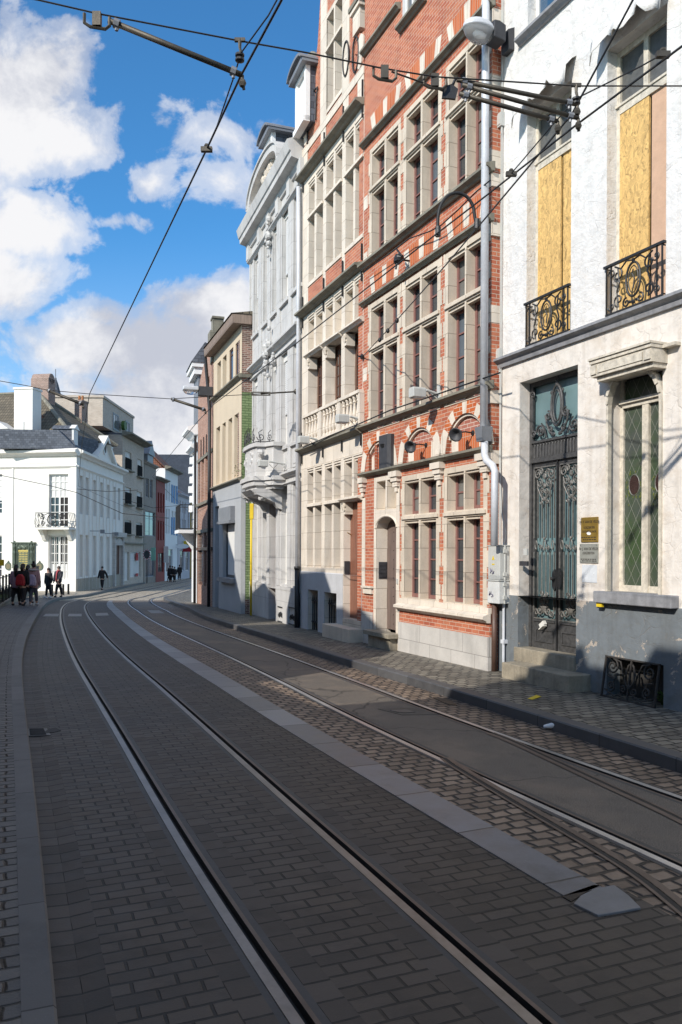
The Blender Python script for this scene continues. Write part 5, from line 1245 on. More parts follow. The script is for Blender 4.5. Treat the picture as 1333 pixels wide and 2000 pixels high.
# --- the gable
zb = zG1 + .1; ZG = zBand + 4.9
gx0, gx1 = .0, BL; cxm = (BU[1][0][1] + BU[1][1][0]) / 2; hw = (BU[1][0][1] - BU[1][1][0]) / 2 + .42
wx0, wx1 = BU[1][1][0], BU[1][0][1]; wz0, wzt, wz1 = B.z(640, 213), B.z(640, 100), B.z(640, 37)
bw_ = MB()
hole = [(wx0 - .16, wx1 + .16, wz0 - .05, wz1 + .1)]
bw_.wall(gx0 + .02, gx1 - .02, zb, zBand + .1, hole, -.01, .1)
zsh = zBand + .1
zc_ = zsh + 1.35                                                      # shoulders, then concave sweep up to the middle
bw_.wall(cxm - hw, cxm + hw, zsh, ZG, hole, -.01, .1)
def sweep(sg):
    e = BL - .05 if sg > 0 else .05; i = cxm + sg * hw; w = abs(e - i)
    return [(e, zsh), (e, zsh + .75), (e - sg * .22, zsh + .80), (e - sg * .30, zsh + .95), (e - sg * .30, zsh + 1.35), (i + sg * w * .42, zsh + 1.55), (i + sg * w * .22, zsh + 2.2), (i + sg * .10, zsh + 3.2), (i, zsh + 3.6)]
for sg in (-1, 1):
    S_ = sweep(sg); i = cxm + sg * hw
    bw_.prism([(i, zsh)] + S_, -.3, -.01)
bw_.box(gx0 + .02, gx1 - .02, -.32, -.30, zb, zsh); bw_.box(cxm - hw, cxm + hw, -.32, -.30, zsh, ZG)
bw_.build('gable_wall', M['brick'], gh)
st = MB()
for (z, h, d) in ((zBand - .1, .2, .025),): st.box(gx0, gx1, -.02, d, z, z + h)
for x0, x1 in ((wx0 - .42, wx0 - .0), (wx1, wx1 + .42)): st.box(x0, x1, -.02, .018, zBand + .11, ZG)
for x in (wx0 - .40, wx1 + .04, gx0 + .02, gx1 - .38):
    st.box(x, x + .34, -.02, .014, zG1 + .14, zBand - .101)
st.wall(wx0 - .0, wx1 + .0, wz0 - .10, wz1 + .12, [(wx0 + .0, cxm - .05, wz0, wzt - .05), (cxm + .05, wx1, wz0, wzt - .05), (wx0, cxm - .05, wzt + .05, wz1), (cxm + .05, wx1, wzt + .05, wz1)], .010, .28)
st.box(wx0 - .02, wx1 + .02, .011, .05, wzt - .04, wzt + .03)
st.build('gable_stone', M['stone'], gh)
casement(gh, wx0, wx1, wz0, wz1, -.22, M['dark_wood'], M['glass'], .05, (), (cxm,), 'gable_window')
cp = MB()
for sg in (-1, 1):
    S_ = sweep(sg); m_ = [Vector((p[0], 0, p[1])) for p in S_[4:]]; cp.tube([(p.x, -.14, p.z + .02) for p in crom(m_, 4)], .11, 6)
    e = BL - .05 if sg > 0 else .05
    cp.prism(spiral(e - sg * .14, zsh + .48, .17, .02, 0, 1, 1, 2) if False else arc(e - sg * .12, zsh + .50, .16, .24, 0, 360, 14)[:-1], -.30, .03); cp.prism(arc(e - sg * .20, zsh + .22, .13, .2, 0, 360, 12)[:-1], -.3, .025)
    xp = e - sg * .32; cp.box(xp - .20, xp + .20, -.34, .05, zsh + .90, zsh + 1.36); cp.box(xp - .26, xp + .26, -.38, .10, zsh + 1.361, zsh + 1.45)
cp.build('gable_scroll', M['stone_grey'] if False else M['stone'], gh)
ur = MB()
for sg in (-1, 1):
    xp = (BL - .05 if sg > 0 else .05) - sg * .32
    ur.box(xp - .29, xp + .29, -.40, .13, zsh + 1.452, zsh + 1.55)
    ur.lathe([(.12, 0), (.13, .05), (.07, .10), (.07, .18), (.17, .28), (.23, .45), (.24, .60), (.19, .74), (.10, .84), (.03, .88)], (xp, -.13, zsh + 1.552), 12)
ur.build('urn', M['stone_dark'], gh)
def numeral(ch, x, z, h):
    mb = MB(); w = h * .30; yy = .03
    if ch == '1': pts = [(w * .3, h * .72), (0, h), (0, 0), (-w * .3, 0)]
    elif ch == '7': pts = [(w * .6, h * .86), (w * .5, h), (-w * .6, h * .97), (-w * .2, h * .55), (0, 0)]
    else: pts = arc(0, h * .5, w * .75, h * .5, 90, 450, 18)
    flat(mb, [(x + p[0], z + p[1]) for p in pts], yy, .022, 5); mb.bar((x, -.02, z + h * .5), (x, yy, z + h * .5), .012); return mb
for ch, x, z in (('1', gx1 - .42, zsh - .02), ('7', gx1 - 1.02, zsh + .30), ('0', 1.02, zsh + .30), ('0', .45, zsh + .06)): numeral(ch, x, z, .78).build('date_numeral', M['iron'], gh)
zt = ZG
mb = MB(); string(mb, cxm - hw - .15, cxm + hw + .15, ZG - .6, .30, .3); string(mb, cxm - hw - .1, cxm + hw + .1, ZG - .1, .25, .2); mb.build('gable_cornice', M['stone'], gh)
shell(gh, 0, BL, -.3, zb, M['brick'], 9, -.62)
r = MB(); r.prism([(.0, zb), (BL, zb), (cxm, ZG - .6)], -9.6, -.33); r.build('roof', M['slate'], gh)
floodlight(B, 655, 0, 0, '') if False else None
floodlight(B, 709, 818, .55, 'pale floodlight at the seam of the gabled and red-brick houses'); floodlight(B, 629, 859, .55, 'pale floodlight under the stone balustrade beside the white rain pipe')
# white rain pipe between the gabled and the grey house
q = MB(); up_ = BL + .02; pa = B.w(up_, .10, 0)
e = empty('rain_pipe', (pa.x, pa.y, 0), 0, 'pale rain pipe with a black iron foot between gabled and grey stone houses', 'rain pipe'); o0 = -e.location
q.tube([B.w(up_, .10, B.z(584, 1108)), B.w(up_, .10, 9.6), B.w(up_, .12, B.z(588, 364) - .1)], .055, 10)
def P2(n, mb, mat): o = mb.build(n, mat, e, True); o.location = o0; return o
P2('upper_pipe', q, M['zinc']); q = MB(); q.tube([B.w(up_, .10, -.25), B.w(up_, .10, B.z(584, 1108) + .0)], .068, 10); q.tube([B.w(up_, .10, B.z(584, 1112)), B.w(up_, .10, B.z(584, 1106))], .085, 10); P2('iron_foot', q, M['iron'])
q = MB()
for z in (2.9, 4.6, 6.4, 8.2): q.tube([B.w(up_, .10, z), B.w(up_, .10, z + .05)], .066, 10)
P2('pipe_clip', q, M['zinc'])
# ---------------------------------------------------------------- grey limestone mansion with bowed balcony
FG = face_v(588, B.w(BL, 0, 0).y + .02, 119); G = FG
ms = FG.empty('stone_mansion', 'tall pale grey stone mansion with carved balcony, curved pediment and white shutters', 'house')
GL = G.u(487); gu = lambda x, y=1080: G.u(x, y)
CD = .44; zc0 = (G.z(476, 464, .34) + G.z(596, 254, .34)) / 2; zp = (G.z(576, 228, CD) + G.z(471, 440, CD)) / 2                             # underside of the main cornice
zs1 = (G.z(486, 736, .15) + G.z(584, 622, .15)) / 2; zs0 = (G.z(560, 931, .12) + G.z(586, 918, .12)) / 2
wins = [(572, 586), (549.5, 562), (531, 539.5), (513.5, 521), (494.5, 503.5)]
WU = [(gu(b), gu(a)) for a, b in wins]
zh2, zb2 = (G.z(572, 383) + G.z(549, 422)) / 2, (G.z(586, 549) + G.z(562, 586)) / 2
zh1, zb1 = (G.z(571, 672) + G.z(547.7, 698)) / 2, (G.z(586, 855) + G.z(552, 872)) / 2
zh0, zb0 = (G.z(568, 942) + G.z(545, 951)) / 2, G.z(558, 1142)
zplg = G.z(556, 1152)
H = []
for i, (a, b) in enumerate(WU):
    H += [(a, b, zb2 - (.25 if i == 2 else 0), zh2), (a, b, zb1 - (1.2 if i == 2 else 0), zh1)]
    H.append((a, b, zb0, zh0) if i != 2 else (a - .15, b + .15, -.2, zh0 - .2))
mb = MB(); mb.wall(0, GL, -.5, zc0 + .3, H, 0, .24); mb.build('stone_front', M['stone_grey'], ms)
cw = [(gu(556), gu(545.5), .0, .46), (gu(580), gu(567), .02, .52)]
mb = MB(); mb.wall(0, GL, -.5, zplg, [(WU[2][0] - .155, WU[2][1] + .155, -.5, zplg + 1)] + cw, .05, .2); mb.box(0, WU[2][0] - .155, -.01, .062, zplg, zplg + .09); mb.box(WU[2][1] + .155, GL, -.01, .062, zplg, zplg + .09); mb.build('plinth', M['stone_grey'], ms)
mb = MB()
pil = [.0] + [(WU[i][1] + WU[i + 1][0]) / 2 for i in range(4)] + [GL]
for i, x in enumerate(pil):
    w = .16 if 0 < i < 5 else .12
    for z0, z1 in ((zplg + .1, zs0 - .25), (zs0 + .12, zs1 - .3), (zs1 + .12, zc0 - .75)): mb.box(max(0.003, x - w), min(GL - .003, x + w), -.01, .045, z0, z1)
for (a, b) in WU:
    for (zb, zh) in ((zb2, zh2), (zb1, zh1)):
        mb.box(a - .10, a, -.01, .030, zb - .05, zh + .1); mb.box(b, b + .10, -.01, .030, zb - .05, zh + .1); mb.box(a, b, -.01, .034, zh + .002, zh + .11); mb.box(a - .13, b + .13, -.01, .08, zb - .14, zb - .04)
    for zp0, zp1 in ((zs1 + .18, zb2 - .22), (zs0 + .2, zb1 - .22)):
        if zp1 - zp0 > .2:
            mb.box(a - .02, b + .02, -.01, .018, zp0, zp1); mb.box(a + .08, b - .08, .0, .032, zp0 + .10, zp0 + .17)
mb.build('pilaster', M['stone_grey'], ms)
mb = MB()
string(mb, -.02, GL + .05, zs1 - .02, .20, .20); string(mb, -.02, GL + .05, zs0 - .02, .18, .17); string(mb, -.02, GL + .05, zc0 - .75, .14, .12)
string(mb, -.02, GL + .02, zs1 - .30, .10, .09); string(mb, -.02, GL + .02, zs0 - .24, .10, .08)
mb.build('string_course', M['stone_grey'], ms)
mb = MB()
HZ = zp - zc0
profile(mb, [(-.1, zc0 - .22), (.06, zc0 - .22), (.12, zc0 - .05), (.32, zc0), (.33, zc0 + HZ * .28), (.37, zc0 + HZ * .34), (.42, zc0 + HZ * .72), (CD, zc0 + HZ * .88), (.3, zp), (-.1, zp)], -.02, GL + .25)
for i in range(6): mb.box(pil[i] - .16, pil[i] + .16, 0, .12, zc0 - .60, zc0 - .06)
mb.build('main_cornice', M['stone_grey'], ms)
M['shutter'] = bricks('white_roller_shutter', (.66, .66, .65), (.72, .72, .71), (.34, .34, .34), 9.0, .055, .006, tone=.1, bump=.6, dirt=.05)
for i, (a, b) in enumerate(WU):
    for j, (zb, zh, fr) in enumerate(((zb2, zh2, (.18, .30, .42, .98, .46)[i]), (zb1, zh1, (.42, .34, .30, .36, .40)[i]), (zb0, zh0, .0))):
        if j == 2 and i == 2: continue
        o = casement(ms, a, b, zb, zh, -.14, M['white_wood'], M['glass'], .06, (zh - .5,), ((a + b) / 2,))
        cz = zb + (zh - zb) * fr
        if j < 2:
            q = MB(); q.box(a + .02, b - .02, -.12, -.09, cz, zh - .24); q.build('roller_shutter', M['shutter'], o); q = MB(); q.box(a, b, -.14, -.06, zh - .24, zh - .001); q.build('shutter_box', M['white_wood'], o)
            q = MB(); q.box(a + .07, b - .07, -.168, -.166, zb + .08, cz - .01) if cz - zb > .2 else q.box(a + .1, b - .1, -.168, -.167, zb + .1, zb + .2); q.build('curtain', M['curtain'], o)
        else:
            q = MB(); q.box(a + .07, b - .07, -.168, -.166, zb + .08, zh - .6); q.build('curtain', M['curtain'], o)
a, b = WU[2]
q = MB(); q.box(a - .15, b + .15, -.36, -.30, -.1, zh0 - .2); o = q.build('door', M['dark_wood'], ms); q = MB(); q.box((a + b) / 2 - .02, (a + b) / 2 + .02, -.3, -.27, 0, zh0 - .25); q.box(a - .15, b + .15, -.3, -.25, zh0 - 1.0, zh0 - .9); q.build('door_rail', M['dark_wood'], o)
q = MB(); q.box(a - .3, b + .3, -.3, .30, -.5, G.z(535, 1207) if False else -.02); q.build('step', M['plinth'], ms, bevel=.01)
for c in cw:
    q = MB()
    for k in range(3): flat(q, spiral((c[0] + c[1]) / 2 + (k - 1) * .17, c[2] + .22, .09, 1.4, 0, 1 if k % 2 else -1), .02, .014, 5)
    q.box(c[0], c[1], .0, .04, c[2], c[2] + .03); q.box(c[0], c[1], .0, .04, c[3] - .03, c[3]); q.box(c[0], c[1], -.15, -.13, c[2], c[3]); q.build('cellar_grille', M['iron'], ms)
# segmental pediment on the cornice
_pa, _pb = G.u(543, 309, .4), G.u(483, 421, .4); pc = (_pa + _pb) / 2; pr = abs(_pb - _pa) / 2
pu = project(G.w(pc, .6, zp))[0]; ph = .2
while min(project(G.w(pc + pr * cos(radians(t)), .4, zp + ph * sin(radians(t)) ** .8)) [1] for t in range(60, 121, 5)) > 286 and ph < 2.2: ph += .03
O = [(pc + pr * cos(radians(t)), zp + ph * max(0, sin(radians(t))) ** .8) for t in range(0, 181, 9)]
I = [(pc + (pr - .24) * cos(radians(t)), zp + (ph - .20) * max(0, sin(radians(t))) ** .8) for t in range(0, 181, 9)]
mb = MB(); mb.ring(O, I, -.05, .40, closed=False); mb.ring([(p[0] * 1.0, p[1] + .06) for p in O], O, -.05, .45, closed=False); mb.build('pediment', M['stone_grey'], ms)
mb = MB(); mb.prism(I, -.05, .16); mb.build('pediment_panel', M['stone'], ms)
mb = MB()
for k in range(24): mb.blob((pc + random.uniform(-.5, .5), .17, zp + random.uniform(.1, ph * .65)), (random.uniform(.06, .15),) * 3, 6, 4)
mb.build('carving', M['stone'], ms)
# mansard with dormers
zr = zp
mb = MB(); mb.prism([(.1, zr - .1), (-1.9, zr + 3.7), (-2.1, zr + 3.7), (-8, zr + 3.7), (-9, zr - .1)], 0.0, GL, 'x'); mb.build('roof', M['slate'], ms)
mb = MB(); mb.prism([(-1.72, zr + 3.55), (-1.55, zr + 3.6), (-1.7, zr + 3.95), (-2.0, zr + 3.95)], -.02, GL + .1, 'x'); mb.build('roof_kerb', M['lead'], ms)
def dormer(xc, w, z0, h, yf):
    q = MB(); q.box(xc - w / 2, xc - w / 2 + .14, yf - .12, yf, z0, z0 + h); q.box(xc + w / 2 - .14, xc + w / 2, yf - .12, yf, z0, z0 + h); q.box(xc - w / 2 + .14, xc + w / 2 - .14, yf - .12, yf, z0 + h - .2, z0 + h); q.box(xc - w / 2, xc + w / 2, yf - .12, yf + .06, z0 - .02, z0 + .12)
    o = q.build('dormer', M['white_paint'], ms)
    q = MB(); q.box(xc - w / 2 + .14, xc + w / 2 - .14, yf - .10, yf - .07, z0 + .12, z0 + h - .2); q.build('pane', M['curtain'], o)
    q = MB(); q.box(xc - w / 2 + .02, xc + w / 2 - .02, yf - 2.4, yf - .125, z0, z0 + h); q.build('dormer_cheek', M['slate'], o)
    q = MB(); P = arc(xc, z0 + h, w / 2 + .10, .14, 0, 180, 12); q.prism(P, yf - 2.2, yf + .04); P2_ = arc(xc, z0 + h - .02, w / 2 + .18, .24, 0, 180, 12); q.ring(P2_, P, yf - 1.8, yf + .20, closed=False); q.box(xc - w / 2 - .16, xc + w / 2 + .16, yf - 1.8, yf + .14, z0 + h - .10, z0 + h + .01); q.build('dormer_hood', M['lead'], o)
dx = gu(566, 1080) * 0 + (WU[0][0] + WU[0][1]) / 2 + .35
dh = G.z(582, 128, .25) - zp - .22
for x in (587, 524): dormer(G.u(x, 170, .22), .95, zp + .003, dh, .22)
# carved keystones
mb = MB()
for (x, z, s) in ((WU[2][1] + .1, zs1 + .1, 1.0), (WU[2][1] + .1, zc0 - 1.0, .8), (WU[2][0] - .1, zs1 - .2, .7)):
    for k in range(16): mb.blob((x + random.gauss(0, .11) * s, .10 + random.uniform(0, .10), z + random.gauss(0, .30) * s), (random.uniform(.05, .12) * s,) * 3, 6, 4)
mb.build('keystone_carving', M['stone_grey'], ms)
# balcony
bc = (WU[2][0] + WU[2][1]) / 2; bw2 = 1.25; zbf = zs0 - .05; bd = .86
plan = [(-bw2, 0), (-bw2, .35), (-bw2 * .72, .52), (-bw2 * .66, .80), (-bw2 * .3, bd), (bw2 * .3, bd), (bw2 * .66, .80), (bw2 * .72, .52), (bw2, .35), (bw2, 0)]
def slab(mb, k, z0, z1): mb.prism([(bc + p[0] * k, p[1] * (k if p[1] else 1)) for p in plan], z0, z1, 'z')
mb = MB(); slab(mb, 1.06, zbf - .02, zbf + .10); slab(mb, 1.0, zbf - .16, zbf - .022); slab(mb, .90, zbf - .26, zbf - .162); slab(mb, .92, zbf + .101, zbf + .20); slab(mb, .90, zbf + .20, zbf + .95); slab(mb, .98, zbf + .951, zbf + 1.06); mb.build('balcony', M['stone_grey'], ms)
mb = MB()
for x in (-.8, -.3, .3, .8):
    for k in range(10): mb.blob((bc + x * 1.0 + random.uniform(-.18, .18), bd * .88 - abs(x) * .18 + random.uniform(0, .03), zbf + .58 + random.uniform(-.25, .25)), random.uniform(.05, .10), 6, 4)
mb.build('balcony_carving', M['stone_grey'], ms)
mb = MB()
for sg in (-1, 1):
    mb.prism([(0, zbf - .27), (.80, zbf - .27), (.74, zbf - .42), (.45, zbf - .54), (.22, zbf - .64), (.12, zbf - .80), (0, zbf - .84)], bc + sg * .78 - .15, bc + sg * .78 + .15, 'x')
    for k in range(8): mb.blob((bc + sg * .78 + random.uniform(-.17, .17), random.uniform(.3, .62), zbf - .42 - random.uniform(0, .12)), random.uniform(.05, .09), 6, 4)
mb.prism([(0, zbf - .27), (.86, zbf - .27), (.70, zbf - .40), (.2, zbf - .5), (0, zbf - .62)], bc - .60, bc + .60, 'x')
mb.build('balcony_bracket', M['stone_grey'], ms)
mb = MB(); zz = zbf + 1.06
pts = [(bc + p[0] * .95, p[1] * .93) for p in plan]
for (p, q_) in zip(pts[1:-1], pts[2:]):
    n = max(1, int(hypot(q_[0] - p[0], q_[1] - p[1]) / .22))
    for k in range(n):
        t = (k + .5) / n; x, y = p[0] + (q_[0] - p[0]) * t, p[1] + (q_[1] - p[1]) * t; dxx, dyy = (q_[0] - p[0]), (q_[1] - p[1]); L_ = hypot(dxx, dyy); dxx /= L_; dyy /= L_
        hh = .34 + .20 * (1 - min(1, abs(x - bc) / 1.0)); sp = spiral(0, hh * .45, hh * .32, 1.4, 0, 1 if k % 2 else -1, n=12)
        mb.tube([(x + dxx * s[0], y + dyy * s[0], zz + s[1]) for s in sp], .012, 4); mb.tube([(x, y, zz), (x + dxx * .06, y + dyy * .06, zz + hh * .8), (x - dxx * .05, y - dyy * .05, zz + hh)], .011, 4)
    mb.tube([(p[0], p[1], zz + .03), (q_[0], q_[1], zz + .03)], .014, 5)
mb.build('balcony_ironwork', M['iron'], ms)
shell(ms, 0, GL, -.5, zc0 + .2, M['brick_old'], 9, -.5)
mb = MB(); mb.box(.3, GL - .3, -.48, -.40, -.4, zc0); mb.build('inner_wall', M['shade_wall'], ms)
floodlight(G, 560, 905, .75, 'pale floodlight beside the carved stone balcony')
# ---------------------------------------------------------------- beige house on a grey ground floor, its flank painted green
FE = face_v(471, 26.45, 85); E = FE
be = FE.empty('narrow_house', 'narrow beige house over a grey shopfront, with green-painted brick flank and deep wooden eaves', 'house')
EL = E.u(416); eu = lambda x, y=1080: E.u(x, y)
zE1 = (E.z(420, 956) + E.z(468, 935)) / 2; zE2 = (E.z(422, 781) + E.z(470, 735)) / 2; zEv = (E.z(408, 694, .32) + E.z(454, 625, .32)) / 2
Hb = []
t4 = [((458.4, 467), 662, 730), ((446.4, 454), 679, 747), ((433.6, 441), 693.6, 760), ((423, 430), 709, 772)]
m4 = [((457, 466), 803, 930), ((445, 452.5), 816, 936), ((433.6, 440), 826, 944), ((421.6, 429), 834, 950)]
T4 = [(eu(x[1]), eu(x[0]), zE2 + .06, E.z(x[1], yt)) for x, yt, yb in t4]; M4 = [(eu(x[1]), eu(x[0]), zE1 + .12, E.z(x[1], yt)) for x, yt, yb in m4]
zt_, zm_ = sum(q[3] for q in T4) / 4, sum(q[3] for q in M4) / 4
Hb = [(a, b, c, zt_) for a, b, c, d in T4] + [(a, b, c, zm_) for a, b, c, d in M4]
mb = MB(); mb.wall(0, EL, zE1, zEv + .15, Hb, 0, .20); mb.build('upper_front', M['beige'], be)
gw = (eu(458.5), eu(435.5), E.z(436, 1127), E.z(458, 1018)); gd = (eu(427.8), eu(420.2), -.6, E.z(424, 989))
mb = MB(); mb.wall(0, EL, -.7, zE1, [gw, gd], 0, .22); mb.box(-.004, .004, -.15, -.002, -.7, zE1); mb.build('ground_front', M['grey_render'], be)
mb = MB(); mb.box(.006, .3, -7.0, -.012, zE1, E.z(478, 761)); mb.box(.008, .3, -7.0, -.152, .45, zE1 - .001); mb.build('green_flank', M['brick_green'], be)
mb = MB(); mb.box(.006, .3, -7.0, -.012, E.z(478, 761) + .001, zEv + .4); mb.build('brick_flank', M['brick_old'], be); mb = MB(); mb.box(.012, .3, -7, -.152, -.7, .449); mb.build('flank_base', M['brick_old'], be)
mb = MB(); string(mb, -.0, EL, zE1 - .06, .14, .14); string(mb, -.02, EL, zE2 - .06, .16, .16); mb.box(-.10, -.001, -.5, .10, zE2 - .05, zE2 + .07); mb.build('string_course', M['stone_dark'], be)
for i, (a, b, c, d) in enumerate(T4): casement(be, a, b, c, zt_, -.03 if i < 2 else -.16, M['dark_wood'], M['glass_blue'] if i < 2 else M['glass'], .05, (zt_ - .2,) if i < 2 else ())
for (a, b, c, d) in M4: casement(be, a, b, c, zm_, -.17, M['white_wood'], M['glass'], .05)
M['eave_wood'] = wood('weathered_eave_boards', (.27, .20, .16), .8)
mb = MB(); profile(mb, [(-.3, zEv + .0), (.33, zEv - .01), (.35, zEv + .05), (.36, zEv + .27), (-.3, zEv + .34)], -.12, EL + .12); mb.build('eaves', M['eave_wood'], be)
mb = MB(); mb.prism([(.40, zEv + .30), (-3.2, zEv + 1.0), (-7, zEv + .4)], -.14, EL + .1, 'x'); mb.build('roof', M['tiles'], be)
a, b, c, d = gw
o = casement(be, a, b, c, d, -.14, M['plastic_dk'], glass('bright_shop_glass', (.30, .32, .33), .08, .25, 1.2), .07); o['label'] = 'shop window covered from inside with pale sheets'
q = MB(); q.box(a + .25, b - .2, -.163, -.158, c + .1, d - .1); q.build('paper_cover', M['curtain'], o)
q = MB(); q.box(a - .05, b + .08, 0, .16, d + .03, d + .52); q.box(a - .09, b + .12, 0, .22, d - .06, d + .029); q.build('shutter_box', M['lead'], be)
q = MB(); q.box(a - .1, b + .3, -.14, .16, c - .16, c - .001); q.build('window_sill', M['blue_stone'], be)
a, b, c, d = gd; q = MB(); q.box(a, b, -.2, -.15, -.5, d - .45); o = q.build('door', M['grey_render'], be); q = MB(); q.box(a + .1, b - .1, -.149, -.14, .6, d - .6); q.box(a, b, -.17, -.14, d - .44, d - .36); q.build('door_panel', M['plastic_grey'], o); q = MB(); q.box(a, b, -.19, -.17, d - .36, d - .01); q.build('fanlight_pane', M['glass'], o); q = MB(); q.box(a - .05, b + .05, -.2, .15, -.7, -.42); q.build('step', M['step'], be)
shell(be, .3, EL, -.7, zEv + .2, M['brick_old'], 7.0, -.45)
mb = MB(); mb.box(.3, EL - .3, -.44, -.34, -.7, zEv); mb.build('inner_wall', M['shade_wall'], be)
# ---------------------------------------------------------------- old pink-brick house with stepped corner and drainpipes
k0 = E.w(EL, 0, 0); FK = face_v(415.5, k0.y + .02, 175); K = FK
ok = FK.empty('old_brick_house', 'narrow old pink-brick house with black drainpipes and a brown wooden shopfront', 'house')
KL = K.u(386); ku = lambda x: K.u(x)
zK1 = K.z(400, 981); zK2 = K.z(400, 886); zKs = K.z(400, 1036); zKt = K.z(408, 735)
pos = [(387, 390.5), (393, 398), (400.5, 405), (407.5, 412)]
HK = [(ku(b), ku(a), zK1 + .05, zK2 - .2) for a, b in pos]; HG = [(ku(b), ku(a), K.z(400, 1145), zKs - .1) for a, b in ((387, 396), (399, 404), (405.5, 411))]
hk3 = (ku(408), ku(401.5), K.z(404, 755), K.z(404, 742))
mb = MB(); mb.wall(0, KL, -.8, zKt, HK + HG + [hk3], 0, .2); mb.box(.0, KL, -.42, -.4, -.8, zKt)
mb.prism([(0, zKt), (KL, zKt), (KL * .8, zKt + .5), (KL * .3, zKt + 1.3), (.0, zKt + 1.5)], -.4, 0); mb.build('brick_wall', M['brick_pink'], ok)
mb = MB(); mb.box(-.02, .55, -.38, .06, zKt + .3, zKt + .8); mb.box(-.06, .6, -.42, .14, zKt + 1.0, zKt + 1.5); mb.box(.05, .5, -.4, .02, zKt + 1.5, zKt + 2.0); mb.box(0, .55, -.42, .05, zKt + 2.001, zKt + 2.08)
mb.box(0, KL, 0, .1, zK1 - .1, zK1 + .02); mb.box(0, KL, -.02, .04, zK2 - .19, zK2 - .06); mb.box(0, KL, 0, .06, zKs - .09, zKs + .05); mb.build('stone_block', M['stone_dark'], ok)
for h in HK + [hk3]: casement(ok, h[0], h[1], h[2], h[3], -.14, M['cream_wood'], M['glass'], .05)
for h in HG:
    casement(ok, h[0], h[1], h[2], h[3], -.06, M['dark_wood'], M['glass'], .1, (h[2] + (h[3] - h[2]) * .62,)); 
mb = MB(); mb.box(0.02, KL - .1, -.1, .06, K.z(400, 1075), K.z(400, 1069)); mb.build('shop_beam', M['dark_wood'], ok)
mb = MB()
for x in (.12, .30, .48, .66): mb.bar((KL * x + .3, .03, zK2 - .1), (KL * x + .3, .03, zK2 + .7), .02)
mb.build('wall_anchor', M['iron'], ok)
q = MB(); q.tube([(-.02, .14, -.7), (-.02, .14, K.z(413, 812)), (.1, .12, K.z(413, 806)), (.16, .3, K.z(413, 700))], .065, 8); q.build('black_pipe', M['iron'], ok, True)
q = MB(); q.tube([(KL - .05, .12, -.8), (KL - .05, .12, K.z(388, 850))], .06, 8); q.build('black_pipe', M['iron'], ok, True)
shell(ok, 0, KL, -.8, zKt - .05, M['brick_old'], 7, -.43, True, M['tiles_red'], 2.6)
# ---------------------------------------------------------------- white corner house, seen edge-on
k1 = K.w(KL, 0, 0); FN = face_v(385.5, k1.y + .02, 195); Nn_ = FN
wc = FN.empty('corner_house', 'white house seen edge-on where the street bends, with a small balcony and grey dormer', 'house')
NL = Nn_.u(375); zN = Nn_.z(380, 852)
mb = MB(); mb.wall(0, NL, -1.2, zN, [(NL * .3, NL * .7, 4.6, 6.8), (NL * .3, NL * .7, .2, 2.6)], 0, .15); mb.box(0, NL, -.4, -.2, -1.2, zN); mb.quad((NL, 0, -1.2), (NL, 0, zN), (NL, -.4, zN), (NL, -.4, -1.2)); mb.build('front_wall', M['white_paint'], wc)
casement(wc, NL * .3, NL * .7, 4.6, 6.8, -.1, M['white_wood'], M['glass']); casement(wc, NL * .3, NL * .7, .2, 2.6, -.1, M['white_wood'], M['glass'])
mb = MB(); string(mb, -.0, NL + .2, zN - .1, .45, .45); string(mb, -.0, NL + .1, zN - .8, .35, .3)
for k in range(6): mb.box(NL - .3, NL + .06, 0, .12 + .05 * (k % 2), zN - 1.2 - k * .45, zN - .9 - k * .45)
mb.build('cornice', M['white_paint'], wc)
mb = MB(); zd = zN + .4; mb.box(.3, NL - .1, -1.0, -.05, zd, zd + 2.2); mb.build('dormer', M['lead'], wc); mb = MB(); mb.box(.15, NL + .1, -1.2, .15, zd + 2.2, zd + 2.5); mb.box(.05, NL + .2, -1.2, .25, zd + 2.501, zd + 2.7); mb.build('dormer_cornice', M['white_paint'], wc)
mb = MB(); mb.prism([(.3, zd + 2.7), (-.3, zd + 3.6), (-3, zd + 2.7)], .0, NL + .15, 'x'); mb.build('dormer_roof', M['slate'], wc)
zbl = Nn_.z(380, 1036); mb = MB(); mb.box(.1, NL - .1, 0, .8, zbl - .15, zbl); mb.prism([(0, zbl - .15), (.6, zbl - .15), (.1, zbl - .9), (0, zbl - .9)], NL * .5 - .1, NL * .5 + .1, 'x'); mb.build('balcony', M['white_paint'], wc)
mb = MB()
for k in range(9): x = .15 + (NL - .3) * k / 8; mb.bar((x, .75, zbl), (x, .75, zbl + 1.1), .012)
for k in range(4): mb.bar((NL - .15, .75 * k / 4, zbl), (NL - .15, .75 * k / 4, zbl + 1.1), .012); mb.bar((.15, .75 * k / 4, zbl), (.15, .75 * k / 4, zbl + 1.1), .012)
for z in (zbl + .05, zbl + 1.1): mb.tube([(.15, 0, z), (.15, .75, z), (NL - .15, .75, z), (NL - .15, 0, z)], .02, 5)
mb.build('balcony_railing', M['iron'], wc)
shell(wc, 0, NL, -1.2, zN, M['white_paint'], 8, -.4, True, M['slate'], 3)
